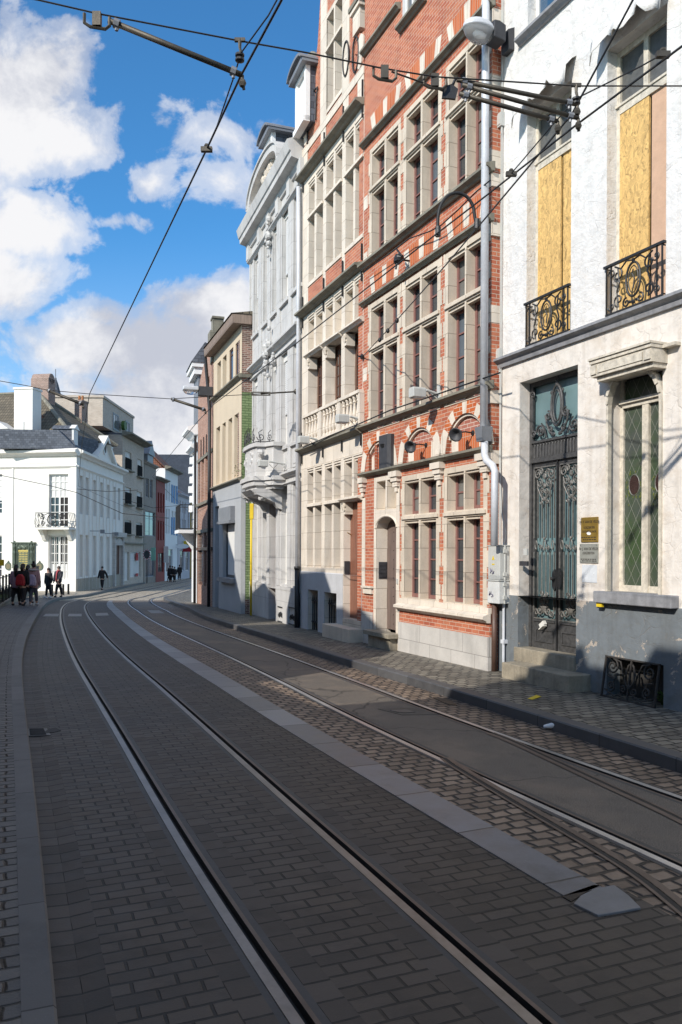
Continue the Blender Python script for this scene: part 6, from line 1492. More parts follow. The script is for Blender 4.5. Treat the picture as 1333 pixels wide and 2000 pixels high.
# lamp bracket + yellow pole
lu, lz = K.u(414), K.z(414, 768); e = empty('street_lamp', K.w(lu, 0, lz), K.rz, 'grey wall-mounted street lantern at the corner of the old pink-brick house', 'street lamp')
q = MB(); q.box(-.15, .15, .0, .55, -.18, .18); q.build('gear_box', M['plastic_dk'], e, bevel=.02); q = MB(); q.prism([(-.18, .0), (.18, .0), (.18, .16), (-.18, .16)], .55, 1.15); q.build('lamp_hood', M['zinc'], e, bevel=.04); q = MB(); q.add(*dome(.16, .28, .16, -.002, .85, up=-1)); q.build('lamp_bowl', M['bowl'], e, True)
pp = at(490.5, 1198, 25.6); pp.z = gz(25.6) + .13; e = empty('yellow_post', (pp.x, pp.y, pp.z), 0, 'tall yellow post with a small yellow box on top, before the green brick flank', 'signpost')
q = MB(); q.lathe([(.036, 0), (.036, 3.55)], n=10); q.build('post', M['yellow'], e, True); q = MB(); q.box(-.05, .07, -.05, .07, 3.1, 3.60); q.build('post_box', M['yellow'], e, bevel=.01)
q = MB(); q.blob((0, 0, 0), .01) ; 
# ---------------------------------------------------------------- the white hotel across the square
c0 = Vector(((149.5 - CX) / FPX * 57, 57, 0)); l0 = Vector(((0 - CX) / FPX * 58.1, 58.1, 0)); HFD = (l0 - c0).normalized()
far_ = Vector(((240 - CX) / FPX * 71, 71, 0))
HF = Face((c0.x, c0.y), (HFD.x, HFD.y)); HS = Face((c0.x, c0.y), ((c0 - far_).x, (c0 - far_).y))
hh = empty('white_mansion', (c0.x, c0.y, gz(57)), 0, 'white two-storey corner mansion with slate mansard, triangular gable and a bronze memorial', 'house')
o_w = -hh.location
def HB(name, mb, mat, F=HF, parent=None, **k):                       # a part given in facade coordinates
    o = mb.build(name, mat, parent or hh, **k); o.matrix_parent_inverse = Matrix.Identity(4)
    for q in mb.made:
        if parent is None or parent is hh: q.location = F.P - hh.location; q.rotation_euler = (0, 0, F.rz)
    return o
zf = lambda x, y: HF.z(x, y); uf = lambda x: HF.u(x)
zc = zf(150, 889); zgnd = -1.4; HW = 14.0
zfr = zf(150, 912)
wx = (uf(133), uf(95)); w2 = (wx[0], wx[1], zf(115, 1030), zf(115, 926)); w1 = (wx[0], wx[1], zf(115, 1133), zf(115, 1046))
w3 = (uf(4), uf(-34), zf(0, 1004), zf(0, 926)); w4 = (uf(4), uf(-34), zf(0, 1128), zf(0, 1046))
w5, w6 = tuple(q + 7.0 if i < 2 else q for i, q in enumerate(w3)), tuple(q + 7.0 if i < 2 else q for i, q in enumerate(w4))
mb = MB(); mb.wall(0, HW, zgnd, zc, [w2, w1, w3, w4], 0, .28); HB('front_wall', mb, M['cream_paint'])
mb = MB()
for x0, x1 in ((.0, .46), (4.95, 5.08)): mb.box(x0, x1, -.01, .06, zgnd, zfr - .02)
mb.box(0, HW, -.01, .05, zgnd, zf(150, 1142))
string(mb, -.15, HW, zc - .05, .55, .5); string(mb, -.03, HW, zfr - .05, .22, .14); mb.box(0, HW, -.01, .03, zfr + .3, zc - .06); HB('cornice', mb, M['cream_paint'])
def sash(hole, F, nb, mc, lab=None, lower=None):
    a, b, c, d = hole[:4]; mb = MB(); y = -.18
    for x0, x1 in ((a, a + .09), (b - .09, b), ((a + b) / 2 - .06, (a + b) / 2 + .06)): mb.box(x0, x1, y - .06, y, c, d)
    mb.box(a, b, y - .05, y - .001, c, c + .1); mb.box(a, b, y - .05, y - .001, d - .1, d)
    for i in range(1, nb): z = c + (d - c) * i / nb; mb.box(a, b, y - .04, y - .004, z - .025, z + .025)
    for x in (a + (b - a) * .25 + .02, a + (b - a) * .75 - .02): mb.box(x - .022, x + .022, y - .04, y - .003, c, d)
    o = HB('window', mb, M['white_wood'], F); q = MB(); q.box(a + .03, b - .03, y - .10, y - .07, c, d); p = q.build('pane', M['glass'], o)
    if lower: q = MB(); q.box(a + .1, b - .1, y - .065, y - .055, lower[0], lower[1]); q.build('blind', M['curtain'], o)
    return o
sash(w2, HF, 7, 2, lower=(w2[2] + (w2[3] - w2[2]) * .58, w2[3] - .1)); sash(w1, HF, 5, 2, lower=(w1[2] + .1, w1[2] + (w1[3] - w1[2]) * .36)); sash(w3, HF, 7, 2, lower=(w3[2] + 1, w3[3] - .1)); sash(w4, HF, 5, 2)
mb = MB()
for h in (w1,):
    n = 9
    for i in range(n): x = h[0] + (h[1] - h[0]) * (i + .5) / n; mb.bar((x, -.06, h[2]), (x, -.06, h[3]), .018)
HB('window_bars', mb, M['white_wood'])
zbl = zf(115, 1031); a, b = wx[0] - .5, wx[1] + .5
mb = MB(); mb.box(a - .1, b + .15, 0, .95, zbl - .14, zbl)
for x in (a + .25, b - .25): mb.prism([(0, zbl - .14), (.8, zbl - .14), (.5, zbl - .4), (.15, zbl - .9), (0, zbl - .95)], x - .14, x + .14, 'x')
HB('balcony', mb, M['cream_paint'])
mb = MB(); iron_panel(mb, a, b, zbl, zbl + 1.05, .88, .028); mb.xf = None
for x in (a, b):
    for z in (zbl + .03, zbl + 1.04): mb.bar((x, 0, z), (x, .88, z), .02)
    for k in range(4): mb.tube([(x, .1 + .22 * k, zbl), (x + (.16 if x == b else -.16), .12 + .22 * k, zbl + .35), (x, .1 + .22 * k, zbl + 1.0)], .016, 5)
HB('balcony_railing', mb, M['iron'])
# memorial
ma, mbb = uf(69.5), uf(26.5); mz0, mz1 = zf(48, 1108), zf(48, 1059)
M['verdigris'] = plain('green_bronze', (.105, .13, .095), .5, .4, 5, .4, metal=.4); M['gilt'] = plain('gilded_letters', (.55, .42, .12), .45, .2, 9, .1, metal=.5)
me = empty('memorial', HF.w((ma + mbb) / 2, 0, mz0), HF.rz, 'large green bronze memorial with gilt lettering on the white mansion wall', 'memorial'); w = (mbb - ma) / 2; h = mz1 - mz0
mb = MB(); mb.box(-w, w, .0, .14, 0, h * .95); mb.box(-w - .06, w + .06, .0, .24, h * .951, h); mb.box(-w, w, 0, .2, -.06, -.001); mb.box(-w * .55, -w * .48, .14, .2, 0, h * .95); mb.box(w * .48, w * .55, .14, .2, 0, h * .95); mb.build('bronze_slab', M['verdigris'], me)
mb = MB()
for sx in (-1, 1):
    x = sx * w * .77
    mb.lathe([(.17, .1), (.14, .5), (.16, .9), (.12, 1.05), (.16, 1.3), (.10, 1.5), (.05, 1.56)], (x, .15, h * .08), 8); mb.blob((x, .17, h * .08 + 1.66), (.09, .09, .12), 8, 6)
    mb.blob((x, .16, h * .82), (.18, .06, .16), 8, 5, .2)
for k in range(7): mb.blob((-w * .38 + w * .127 * k, .16, h * .80 + random.uniform(-.05, .05)), (.10, .06, .14), 6, 4, .2)
mb.build('relief_figures', M['verdigris'], me)
mb = MB(); mb.box(-w * .44, w * .44, .141, .15, h * .62, h * .69)
for r in range(13):
    z = h * .56 - r * .125
    for k in range(3 if r < 6 else 1):
        x0 = -w * .4 + k * w * .28; ww = random.uniform(.2, .26) * w if r < 6 else random.uniform(.5, .8) * w
        mb.box(x0, x0 + ww, .141, .148, z, z + .05)
mb.build('gilt_lettering', M['gilt'], me)
for x, lab in ((17.5, 'round green bronze plaque left of the large memorial'), (78.5, 'round green bronze plaque right of the large memorial')):
    e = empty('round_plaque', HF.w(uf(x), 0, zf(x, 1106)), HF.rz, lab, 'plaque'); mb = MB(); mb.prism(arc(0, 0, .27, .29, 0, 360, 20)[:-1], .0, .06); mb.prism([(-.1, .27), (.1, .27), (0, .42)], 0, .06); mb.build('bronze_disc', M['verdigris'], e)
    mb = MB(); mb.prism(arc(0, 0, .19, .2, 0, 360, 20)[:-1], .061, .07); mb.build('inner_disc', plain('brownish_bronze', (.20, .17, .10), .5, .3, 12, .2, metal=.3), e)
# side facade (in the shade)
HSL = (far_ - c0).length; us = lambda x: HS.u(x); zs_ = lambda x, y: HS.z(x, y)
cols = [(155, 161.5), (166.5, 173), (181.5, 187.5), (195, 201), (208.5, 213.5), (221, 225.5), (230.5, 235)]
zt2 = (zs_(158, 928) + zs_(223, 951)) / 2; zb2_ = (zs_(158, 1004) + zs_(223, 1014)) / 2; zt1 = (zs_(158, 1044) + zs_(198, 1048)) / 2; zb1_ = (zs_(158, 1125) + zs_(198, 1124)) / 2
HHs = []
for i, (a, b) in enumerate(cols):
    HHs.append((us(a), us(b), zb2_, zt2) if us(a) < us(b) else (us(b), us(a), zb2_, zt2))
    if i < 5: q = HHs[-1 if True else 0]; HHs.append((q[0], q[1], zb1_, zt1))
dg = (us(236), us(222), -1.5, zs_(229, 1056))
mb = MB(); mb.wall(-HSL, 0, zgnd - .3, zc, HHs + [dg], 0, .26); HB('side_front', mb, M['cream_paint'], HS)
for h in HHs:
    mb = MB(); a, b, c, d = h; mb.box(a, b, -.24, -.2, c, d); o = HB('window', mb, plain('grey_blind_window', (.22, .22, .23), .4, .3, 2, .05), HS); q = MB(); q.box(a, a + .1, -.2, -.16, c, d); q.box(b - .1, b, -.2, -.16, c, d); q.box(a, b, -.2, -.17, c + (d - c) * .55, c + (d - c) * .55 + .08); q.box(a, b, -.2, -.16, d - .3, d); q.build('frame', M['white_wood'], o)
mb = MB()
for h in HHs[::2]:
    mb.box(h[0] - .16, h[0] - .05, -.01, .05, zgnd, zfr - .1); mb.box(h[1] + .05, h[1] + .16, -.01, .05, zgnd, zfr - .1)
string(mb, -HSL, .15, zc - .05, .55, .5); string(mb, -HSL, .03, zfr - .05, .22, .14); HB('cornice', mb, M['cream_paint'], HS)
mb = MB(); mb.box(-HSL, .0, -.01, .05, zgnd - .3, zb1_ - .12); HB('plinth', mb, plain('sandy_plinth', (.36, .32, .26), .85, .15, 2, .2, streak=.2), HS)
a, b, c, d = dg; mb = MB(); mb.box(a - .35, a, 0, .25, c, d + .3); mb.box(b, b + .35, 0, .25, c, d + .3); mb.box(a - .5, b + .5, 0, .45, d + .3, d + .7); mb.prism(arc((a + b) / 2, d - .4, (b - a) / 2 + .1, .6, 0, 180, 10), 0, .2); HB('portal', mb, M['plinth'], HS)
mb = MB(); mb.box(a, b, -.2, -.12, c, d); q = HB('door', mb, M['dark_wood'], HS); mb = MB(); mb.box((a + b) / 2 - .03, (a + b) / 2 + .03, -.12, -.08, c, d); mb.build('door_rail', M['dark_wood'], q)
mb = MB()
for (x, y) in ((176, 1037), (205, 1042)): u_, z_ = us(x), zs_(x, y); mb.tube([(u_, .0, z_), (u_, .9, z_)], .03, 6); mb.box(u_ - .12, u_ + .12, .8, 1.1, z_ - .18, z_ + .1)
HB('wall_bracket', mb, M['lead'], HS)
# pediment gable + mansard
ga, gb = us(182), us(221); gm = (ga + gb) / 2; gt = zs_(206, 852)
ga, gb = min(ga, gb), max(ga, gb)
mb = MB(); mb.prism([(ga, zc + .4), (gb, zc + .4), (gm, gt - .2)], -.3, .05); HB('gable', mb, M['cream_paint'], HS)
mb = MB()
for e_ in (ga, gb): mb.prism([(e_, zc + .45), (gm, gt), (gm, gt - .35), (e_ + (.4 if e_ == ga else -.4), zc + .42)], -.4, .35)
HB('gable_moulding', mb, M['cream_paint'], HS)
mb = MB(); mb.ring(arc(gm, zc + 1.55, .5, .62, 0, 360, 20), arc(gm, zc + 1.55, .4, .5, 0, 360, 20), .05, .12, closed=False); HB('oval_frame', mb, M['white_wood'], HS); mb = MB(); mb.prism(arc(gm, zc + 1.55, .4, .5, 0, 360, 20)[:-1], .04, .06); HB('oval_pane', mb, M['glass'], HS)
zm0 = zc + .45; zm1 = HF.z(140, 846, -1.35); zrd = HF.z(20, 771, -5.0); uh = HF.u(76, 792, -5.0)
Wn = (HW - 2.4)
# hipped mansard in world coordinates of the house: corner frame along front (u) and side
mb = MB(); mb.prism([(.0, zm0), (-1.35, zm1), (-5.5, zm1), (-5.5, zm0)], 1.2, HW, 'x'); mb.add([(.1, -.1, zm0), (1.2, -.1, zm0), (1.2, -1.35, zm1), (1.2, -5.5, zm0), (1.2, -5.5, zm1)], [(0, 1, 2)]); HB('mansard', mb, M['slate'])
mb = MB(); mb.prism([(.0, zm0), (-1.35, zm1), (-5.5, zm1), (-5.5, zm0)], -HSL, -.05, 'x'); HB('mansard', mb, M['slate'], HS)
mb = MB(); mb.prism([(-1.2, zm1 + .02), (-5.0, zrd), (-9.0, zm1 + .02)], uh, HW, 'x'); P_hip = [(1.3, -1.2, zm1 + .02), (uh, -1.2, zm1 + .02), (uh, -5.0, zrd), (1.3, -9.0, zm1 + .02), (uh, -9.0, zm1 + .02)]
mb.add(P_hip, [(0, 1, 2), (0, 2, 3), (3, 2, 4), (0, 3, 4, 1)]); HB('tiled_roof', mb, M['tiles'])
mb = MB(); mb.bar((1.3, -1.2, zm1 + .1), (uh, -5.0, zrd + .08), .16, 6); mb.bar((1.3, -9, zm1 + .1), (uh, -5.0, zrd + .08), .14, 6); mb.bar((uh, -5, zrd + .06), (HW, -5, zrd + .06), .14, 6); HB('ridge_tiles', mb, M['stone_dark'])
mb = MB(); mb.box(1.3, HW, -1.45, -1.15, zm1 - .12, zm1 + .1); HB('roof_gutter', mb, M['lead'])
mb = MB(); mb.prism([(-1.3, zm1), (-4.2, zm1 + 2.0), (-7, zm1)], -HSL, -3.5, 'x'); HB('tiled_roof', mb, M['tiles_red'], HS)
ca, cb_ = HF.u(64, 800, -.35), HF.u(28, 800, -.35); mb = MB(); mb.box(ca, cb_, -1.5, -.35, zm0 - .1, zf(46, 758)); mb.box(ca - .06, cb_ + .06, -1.56, -.29, zf(46, 758) + .001, zf(46, 754)); HB('white_chimney', mb, M['cream_paint'])
mb = MB(); mb.box(ca + 1.25 - .6, ca + 1.3 - .6, -.35, -.33, zm0 + 1.1, zm0 + 2.1); HB('chimney_anchor', mb, M['lead'])
mb = MB(); x0, x1 = HF.u(95, 750, -4.6), HF.u(61, 750, -4.6); ztp = HF.z(80, 735, -4.6); mb.box(x0, x1, -5.6, -4.6, zrd - 2.8, ztp - .12); mb.tube([(x0, -5.1, ztp - .12), (x1, -5.1, ztp - .12)], .42, 10); HB('brick_chimney', mb, M['brick_chim'])
mb = MB(); ua_, ub_ = HF.u(160, 800, -7.0), HF.u(146, 800, -7.0); zt3 = HF.z(155, 781, -7.0); u0 = (ua_ + ub_) / 2; mb.box(ua_, ub_, -8.0, -7.0, zm1 - .5, zt3 - .12); mb.box(ua_ - .07, ub_ + .07, -8.07, -6.93, zt3 - .119, zt3); HB('brick_chimney', mb, M['brick_chim']); mb = MB()
for x in (-.12, .16): mb.lathe([(.11, 0), (.09, .42)], (u0 + x, -7.5, zt3 + .002), 8)
HB('chimney_pot', mb, plain('terracotta', (.40, .16, .06), .8, .2, 6, .1))
def sdorm(x, F, yb=-.5):
    u_ = us(x); mb = MB(); mb.box(u_ - .5, u_ + .5, yb - .14, yb, zm0 + .1, zm0 + 1.6); mb.prism([(u_ - .62, zm0 + 1.6), (u_ + .62, zm0 + 1.6), (u_, zm0 + 1.95)], yb - .3, yb + .1); o = HB('dormer', mb, M['white_wood'], HS); q = MB(); q.box(u_ - .47, u_ + .47, yb - 1.5, yb - .141, zm0 + .1, zm0 + 1.55); q.prism([(u_ - .58, zm0 + 1.56), (u_ + .58, zm0 + 1.56), (u_, zm0 + 1.9)], yb - 1.6, yb - .301); q.build('dormer_cheek', M['slate'], o); q = MB(); q.box(u_ - .35, u_ + .35, yb + .001, yb + .02, zm0 + .3, zm0 + 1.5); q.build('pane', M['curtain'], o)
sdorm(161, HS); sdorm(227, HS)
mb = MB(); mb.box(w3[0] + .3 - .5, w3[1] - .5, -1.2, -.3, zm0, zm0 + 1.6); mb.prism([(w3[0] - .4, zm0 + 1.6), (w3[1] - .2, zm0 + 1.6), ((w3[0] + w3[1]) / 2 - .3, zm0 + 2.2)], -1.3, -.1); HB('dormer', mb, M['white_wood'])
_pts = [c0 + Vector((-.55, .35, 0)), HF.w(HW, -.34, 0), HF.w(HW, -9.5, 0), HS.w(-HSL + .1, -9.5, 0), HS.w(-HSL + .1, -.34, 0)]
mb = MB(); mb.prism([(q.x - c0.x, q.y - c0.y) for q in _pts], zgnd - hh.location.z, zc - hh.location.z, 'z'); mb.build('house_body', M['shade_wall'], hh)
# ---------------------------------------------------------------- the far left row, standing on one street line
FL = Face((far_.x, far_.y), (c0.x - far_.x, c0.y - far_.y)); FL = Face((far_.x - .0, far_.y + .05), (0.01, -1.0))
fu = lambda x: FL.u(x); fz = lambda x, y: FL.z(x, y)
def row_house(name, x0, x1, ytop, label, wallm, wins, winm, framem, cat='house', depth=9, ridge=2.5, roofm='slate', eave=None, base=-1.7, extra=None):
    """x0 nearer end, x1 farther end (photo columns); wins: list of (xa, xb, y_top, y_bottom) read at their near edge"""
    ua, ub = fu(x1), fu(x0); zt = fz(x0, ytop)
    e = empty(name, FL.w(ub, 0, base), FL.rz, label, cat)
    lx = lambda u_: u_ - ub; lz = lambda z: z - base
    hs = [(lx(fu(b)), lx(fu(a)), lz(fz(a, yb)), lz(fz(a, yt))) for a, b, yt, yb in wins]
    mb = MB(); mb.wall(lx(ua), 0, 0, lz(zt), hs, 0, .2); mb.build('front_wall', wallm, e)
    for h in hs:
        o = casement(e, h[0], h[1], h[2], h[3], -.12, framem, winm, .07, (h[2] + (h[3] - h[2]) * .7,), ((h[0] + h[1]) / 2,))
    if eave: mb = MB(); string(mb, lx(ua) - .1, .2, lz(zt) - .1, .4, eave); mb.build('eaves', M['stone_dark'] if eave > .5 else wallm, e)
    shell(e, lx(ua), 0, 0, lz(zt), wallm, depth, -.2, True, M[roofm], ridge)
    return e, lx, lz, ua, ub, zt
bx = [(244, 256, 879, 915), (268, 277, 895, 929), (244, 256, 950, 983), (267, 277, 959, 990), (243.5, 256, 1015, 1042), (266, 277, 1020, 1046)]
e, lx, lz, ua, ub, zt = row_house('apartment_building', 238.5, 280.5, 848, 'beige brick apartment block with a set-back roof storey and black window railings', M['brick_grey'], bx + [(242, 252, 1078, 1135), (255, 275, 1078, 1128)], M['curtain'], M['white_wood'], 'building', eave=.9, ridge=.3)
mb = MB()
for a, b, yt, yb in bx:
    u0, u1 = lx(fu(b)), lx(fu(a)); z0 = lz(fz(a, yb)); z1 = lz(fz(a, yt)); mb.box(u0 - .15, u1 + .3, 0, .35, z0 - .15, z0 - .03)
mb.box(lx(ua), 0, 0, .3, lz(fz(240, 1062)), lz(fz(240, 1059))); mb.build('window_ledge', M['stone_dark'], e)
mb = MB()
for a, b, yt, yb in bx:
    u0, u1 = lx(fu(b)), lx(fu(a)); z0 = lz(fz(a, yb)); mb.box(u0, u1, .02, .05, z0, z0 + 1.05)
mb.build('window_railing', plain('matt_black_railing', (.012, .012, .012), .95, .2, 5, .05, spec=.1), e)
mb = MB(); mb.box(lx(fu(270)), lx(fu(273)) + 1.5, .01, .05, lz(fz(266, 1095)), lz(fz(266, 1080))); mb.box(lx(fu(270)), lx(fu(273)) + 1.5, .01, .05, lz(fz(266, 1126)), lz(fz(266, 1120))); mb.build('red_poster', plain('red_poster_paper', (.42, .04, .04), .6, .1, 5, .05), e)
# roof storey, set back
rz0 = lz(zt) + .35; mb = MB(); mb.box(lx(ua) + .2, 2.6, -8.5, -1.0, rz0, lz(zt) + 2.75); mb.box(lx(ua) + .1, 2.7, -8.6, -.9, lz(zt) + 2.751, lz(zt) + 2.95); mb.build('roof_storey', M['brick_grey'], e)
for x0, x1 in ((lx(fu(252)) , lx(fu(252)) + 1.9), (lx(fu(272)), lx(fu(272)) + 1.5)): o = casement(e, x0, x1, rz0 + .2, rz0 + 1.7, -.94, M['lead'], M['glass'], .12, (), (x0 + .5, x0 + 1.0))
mb = MB(); mb.prism(arc(lx(fu(255)), rz0 + .9, .45, .45, 0, 360, 10)[:-1], -.8, -.5); mb.build('round_bush', M['leaf'], e)
row_house('grey_house', 281.5, 304.5, 903, 'small dark grey house with a pedimented dormer and long band of shop windows', plain('sooty_grey_render', (.30, .265, .225), .85, .2, 2, .2, streak=.3), [(284.5, 291, 933, 970), (293, 298, 936, 972), (284, 304, 997, 1046), (285, 303, 1075, 1128)], M['glass'], plain('grey_blue_frame', (.28, .29, .32), .6, .1, 5, .05), ridge=2.5, eave=.3)
gd = C.objects['grey_house']; mb = MB(); mb.box(-4.2, -1.2, -1.6, -.05, 11.9 - .0, 12.2); 
q = MB(); zq = fz(285, 903) + 1.7; q.box(-3.4, -1.0, -2.4, .1, zq, zq + .9); q.prism([(-3.7, zq + .9), (-.8, zq + .9), (-2.2, zq + 2.4)], -2.4, .25); q.build('dormer', M['lead'], gd)
row_house('red_house', 305.5, 322, 935, 'narrow dark red painted house with dark window bands', plain('dark_red_paint', (.26, .035, .025), .7, .15, 2, .1), [(308, 311, 961, 1000), (313, 316, 962, 1001), (318, 320.5, 964, 1001), (308, 311, 1016, 1055), (313, 316, 1017, 1055), (318, 320.5, 1018, 1055), (309, 320, 1080, 1118)], M['glass'], plain('dark_red_frame', (.15, .025, .02), .6, .1, 5, .05), ridge=1.5, eave=.6)
e, lx, lz, ua, ub, zt = row_house('shutter_house', 322.5, 347, 914, 'tall white house with bright blue window shutters and a pale side gable', M['white_paint'], [(324, 327, 942, 977), (329, 331.5, 943, 979), (324, 327, 993, 1042), (329, 331.5, 994, 1042), (336, 338.5, 946, 981), (341, 343.5, 948, 983), (336, 338.5, 998, 1043), (341, 343.5, 999, 1044), (325, 338, 1072, 1118)], M['glass'], M['white_wood'], ridge=4.2, roofm='tiles_red', eave=.7)
mb = MB()
for a, b, yt, yb in ((334.5, 337, 946, 981), (339, 341, 948, 983), (344, 346, 949, 984), (334.5, 337, 1010, 1044), (339, 341, 1010, 1045), (344, 346, 1011, 1046)): mb.box(lx(fu(b)), lx(fu(a)), .01, .06, lz(fz(a, yb)), lz(fz(a, yt)))
mb.build('blue_shutter', plain('bright_blue_paint', (.03, .17, .42), .5, .1, 5, .05), e)
row_house('end_house', 348, 371, 966, 'pale house at the street bend with a red tiled roof and shop signs', plain('pale_lilac_render', (.50, .49, .52), .8, .08, 2, .1), [(351, 353, 977, 1000), (356, 358, 979, 1001), (361, 363, 981, 1003), (351, 353, 1013, 1048), (356, 358, 1014, 1048), (361, 363, 1015, 1049), (352, 360, 1075, 1115), (363, 370, 1078, 1115)], M['glass'], M['white_wood'], ridge=2.8, roofm='tiles_red', eave=.4)
eh = C.objects['end_house']
row_house('ochre_house', 371.5, 396, 975, 'ochre house closing the view past the street bend', plain('ochre_render', (.36, .22, .05), .8, .1, 2, .1), [(374, 377, 990, 1020), (381, 384, 993, 1022)], M['glass'], M['white_wood'])
# slate church roof and spire behind
e = empty('church_roof', (-30, 150, -1.8), 0, 'big dark blue slate roof rising behind the far street', 'building'); zt = at(330, 880, 150).z + 1.8; xa, xb = at(283, 900, 150).x + 30, at(420, 900, 150).x + 30
mb = MB(); mb.prism([(-6, 8), (6, zt), (18, 8)], xa, xb, 'x'); mb.build('roof', bricks('dark_slate', (.022, .03, .045), (.04, .05, .07), (.02, .025, .03), .4, .25, .01, tone=.4), e); mb = MB(); mb.box(xa + .3, xb - .3, -5, 17, 0, 8); mb.build('wall', M['brick_grey'], e)
sp = at(109, 730, 120); e = empty('church_spire', (sp.x, 120, -1.8), 0, 'pointed slate spire with a thin finial behind the brick chimney', 'spire'); z1 = sp.z + 1.8; z0 = at(109, 782, 120).z + 1.8
hb_ = at(109, 750, 120).z + 1.8; mb = MB(); mb.lathe([(1.3, z0 - .2), (1.0, z0 + .3), (.42, hb_), (.06, z1 - 1.8 + 1.2)], n=8); mb.build('spire_roof', M['slate'], e); mb = MB(); mb.bar((0, 0, hb_), (0, 0, z1 + .7), .06); mb.blob((0, 0, z1 - .7), .17, 8, 5); mb.build('finial', M['lead'], e); mb = MB(); mb.lathe([(1.2, 0), (1.2, z0 - .2)], n=8); mb.build('tower', M['brick_old'], e)
e = empty('rear_house', (at(92, 800, 84).x, 84, -1.4), 0, 'house behind the white mansion, with diamond slate cladding below its flat roof', 'house'); zt = at(150, 785, 84).z + 1.4
mb = MB(); mb.box(0, 3.4, 0, 6, 0, zt - 3); mb.build('wall', M['brick_grey'], e); mb = MB(); mb.box(0, 3.4, -.05, 6, zt - 3, zt - .2); mb.build('slate_cladding', M['lead'], e); mb = MB(); mb.box(-.2, 3.6, -.2, 6.2, zt - .199, zt); mb.build('roof_edge', M['slate'], e)
# ---------------------------------------------------------------- unseen houses and wall near left (beside and behind the camera), skylines shaped for their shadows
LP, LD = Vector((-3.2, 2.6, 0)), Vector((-.394, .919, 0)).normalized()
LF = Face((LP.x, LP.y), (-LD.x, -LD.y))                              # local x runs back towards the camera
def left_house(ua, ub, prof, label, mat, depth=8.0):
    """ua..ub along the street (ahead positive); prof: skyline [(u, z)] of its front"""
    base = LF.w(-ub, 0, 0); g0 = gz(base.y); e = empty('terraced_house', (base.x, base.y, g0), LF.rz, label, 'house')
    X = lambda u: ub - u; w = ub - ua
    low = min(z for u, z in prof) - .4 - g0
    hs = []
    n = max(1, int(w / 2.2))
    for i in range(n):
        xc = w * (i + .5) / n
        for z0, z1 in ((.9, 2.7), (3.6, 5.4)):
            if z1 < low - .2: hs.append((xc - .5, xc + .5, z0, z1))
    mb = MB(); mb.wall(0, w, -.3, low, hs, 0, .2)
    P = [(X(u), z - g0) for u, z in prof]; mb.prism([(w, low), (0, low)] + sorted(P), -.35, 0); mb.build('front_wall', mat, e)
    for h in hs: casement(e, h[0], h[1], h[2], h[3], -.1, M['white_wood'], M['glass'], .07, (h[3] - .5,), ((h[0] + h[1]) / 2,))
    mb = MB(); mb.box(0.01, w - .01, -depth, -.352, -.3, low); mb.build('side_wall', mat, e)
    return e
brk = M['brick_pink']
left_house(-26, 1.5, [(-26, 7.6), (-12, 7.9), (-3, 7.65), (-1.0, 7.6), (-.9, 7.25), (.2, 7.2), (.3, 7.45), (1.0, 7.3), (1.1, 6.7), (1.5, 6.6)], 'long plain beige house facing the peeling white townhouse across the tracks', M['beige'])
left_house(1.52, 5.2, [(1.52, 4.2), (5.2, 4.0)], 'low white house between taller neighbours on the near pavement', M['white_paint'])
left_house(5.22, 9.1, [(5.22, 6.2), (6.0, 6.9), (7.4, 7.4), (9.1, 7.3)], 'pink-brick house on the near pavement', brk)
left_house(9.12, 12.35, [(9.12, 7.7), (9.6, 8.2), (11.8, 8.1), (12.35, 7.3)], 'tall grey house with clipped gable on the near pavement', M['grey_render'])
left_house(12.37, 13.6, [(12.37, 4.2), (13.6, 4.2)], 'narrow low gatehouse on the near pavement', M['white_paint'])
left_house(13.62, 16.9, [(13.62, 7.3), (15, 7.9), (16.9, 7.5)], 'tall old-brick house on the near pavement', M['brick_old'])
left_house(16.92, 24.5, [(16.92, 6.9), (18.3, 8.3), (19.5, 9.3), (21.4, 11.1), (22.5, 10.9), (24.5, 10.4)], 'gabled white house on the near pavement', M['white_paint'])
left_house(24.52, 33, [(24.52, 6.5), (33, 6.4)], 'low brick house before the square', brk)
wl = MB(); g0 = gz(36); wl.box(-42, -33.05, -.4, 0, g0 - .3, 3.6); wl.box(-42.05, -33.02, -.46, .06, 3.601, 3.75)
o = wl.build('garden_wall', M['brick_old'], loc=LF.P); o.rotation_euler = (0, 0, LF.rz); tag(o, 'old brick garden wall closing the near pavement before the square', 'wall')
# ---------------------------------------------------------------- overhead line
def wz(x, y, z=5.6):                                                  # point of a wire at height z above the road seen at a pixel
    r = ray(x, y); Y = (z - HC) / r.z
    for _ in range(20): Y = (z + gz(Y) - HC) / r.z
    return Vector((r.x * Y, Y, HC + r.z * Y))
def wire(name, pts, r, label, cat='wire', mat='copper', n=5):
    mb = MB(); mb.tube(pts, r, n); return tag(mb.build(name, M[mat]), label, cat)
wire('contact_wire', [wz(640, -190), wz(548, 5), wz(470, 150), wz(404, 292), wz(290, 530), wz(175, 770), wz(160, 872), Vector((-13.2, 40, 5.3)), Vector((-18, 90, 4.3))], .009, 'black tram contact wire running away over the left track')
c2 = [wz(1700, -180), wz(1333, 90), wz(1130, 241), wz(953, 380), wz(854, 456), wz(709, 569), wz(580, 670), wz(484, 740), wz(419, 789), wz(386, 824), wz(298, 931), Vector((-14.9, 90, 4.3))]
wire('contact_wire', c2, .009, 'black tram contact wire over the right track, crossing in front of the gabled house')
pA = A.w(A.u(711, 697), .03, A.z(711, 697))
wa = [at(1420, -150, 5.4), at(1270, -62, 5.9), at(1118, 222, 6.7), at(1042, 315, 7.4), at(937, 440, 9.0), at(870, 519, 10.3), at(775, 626, 13.2), pA]
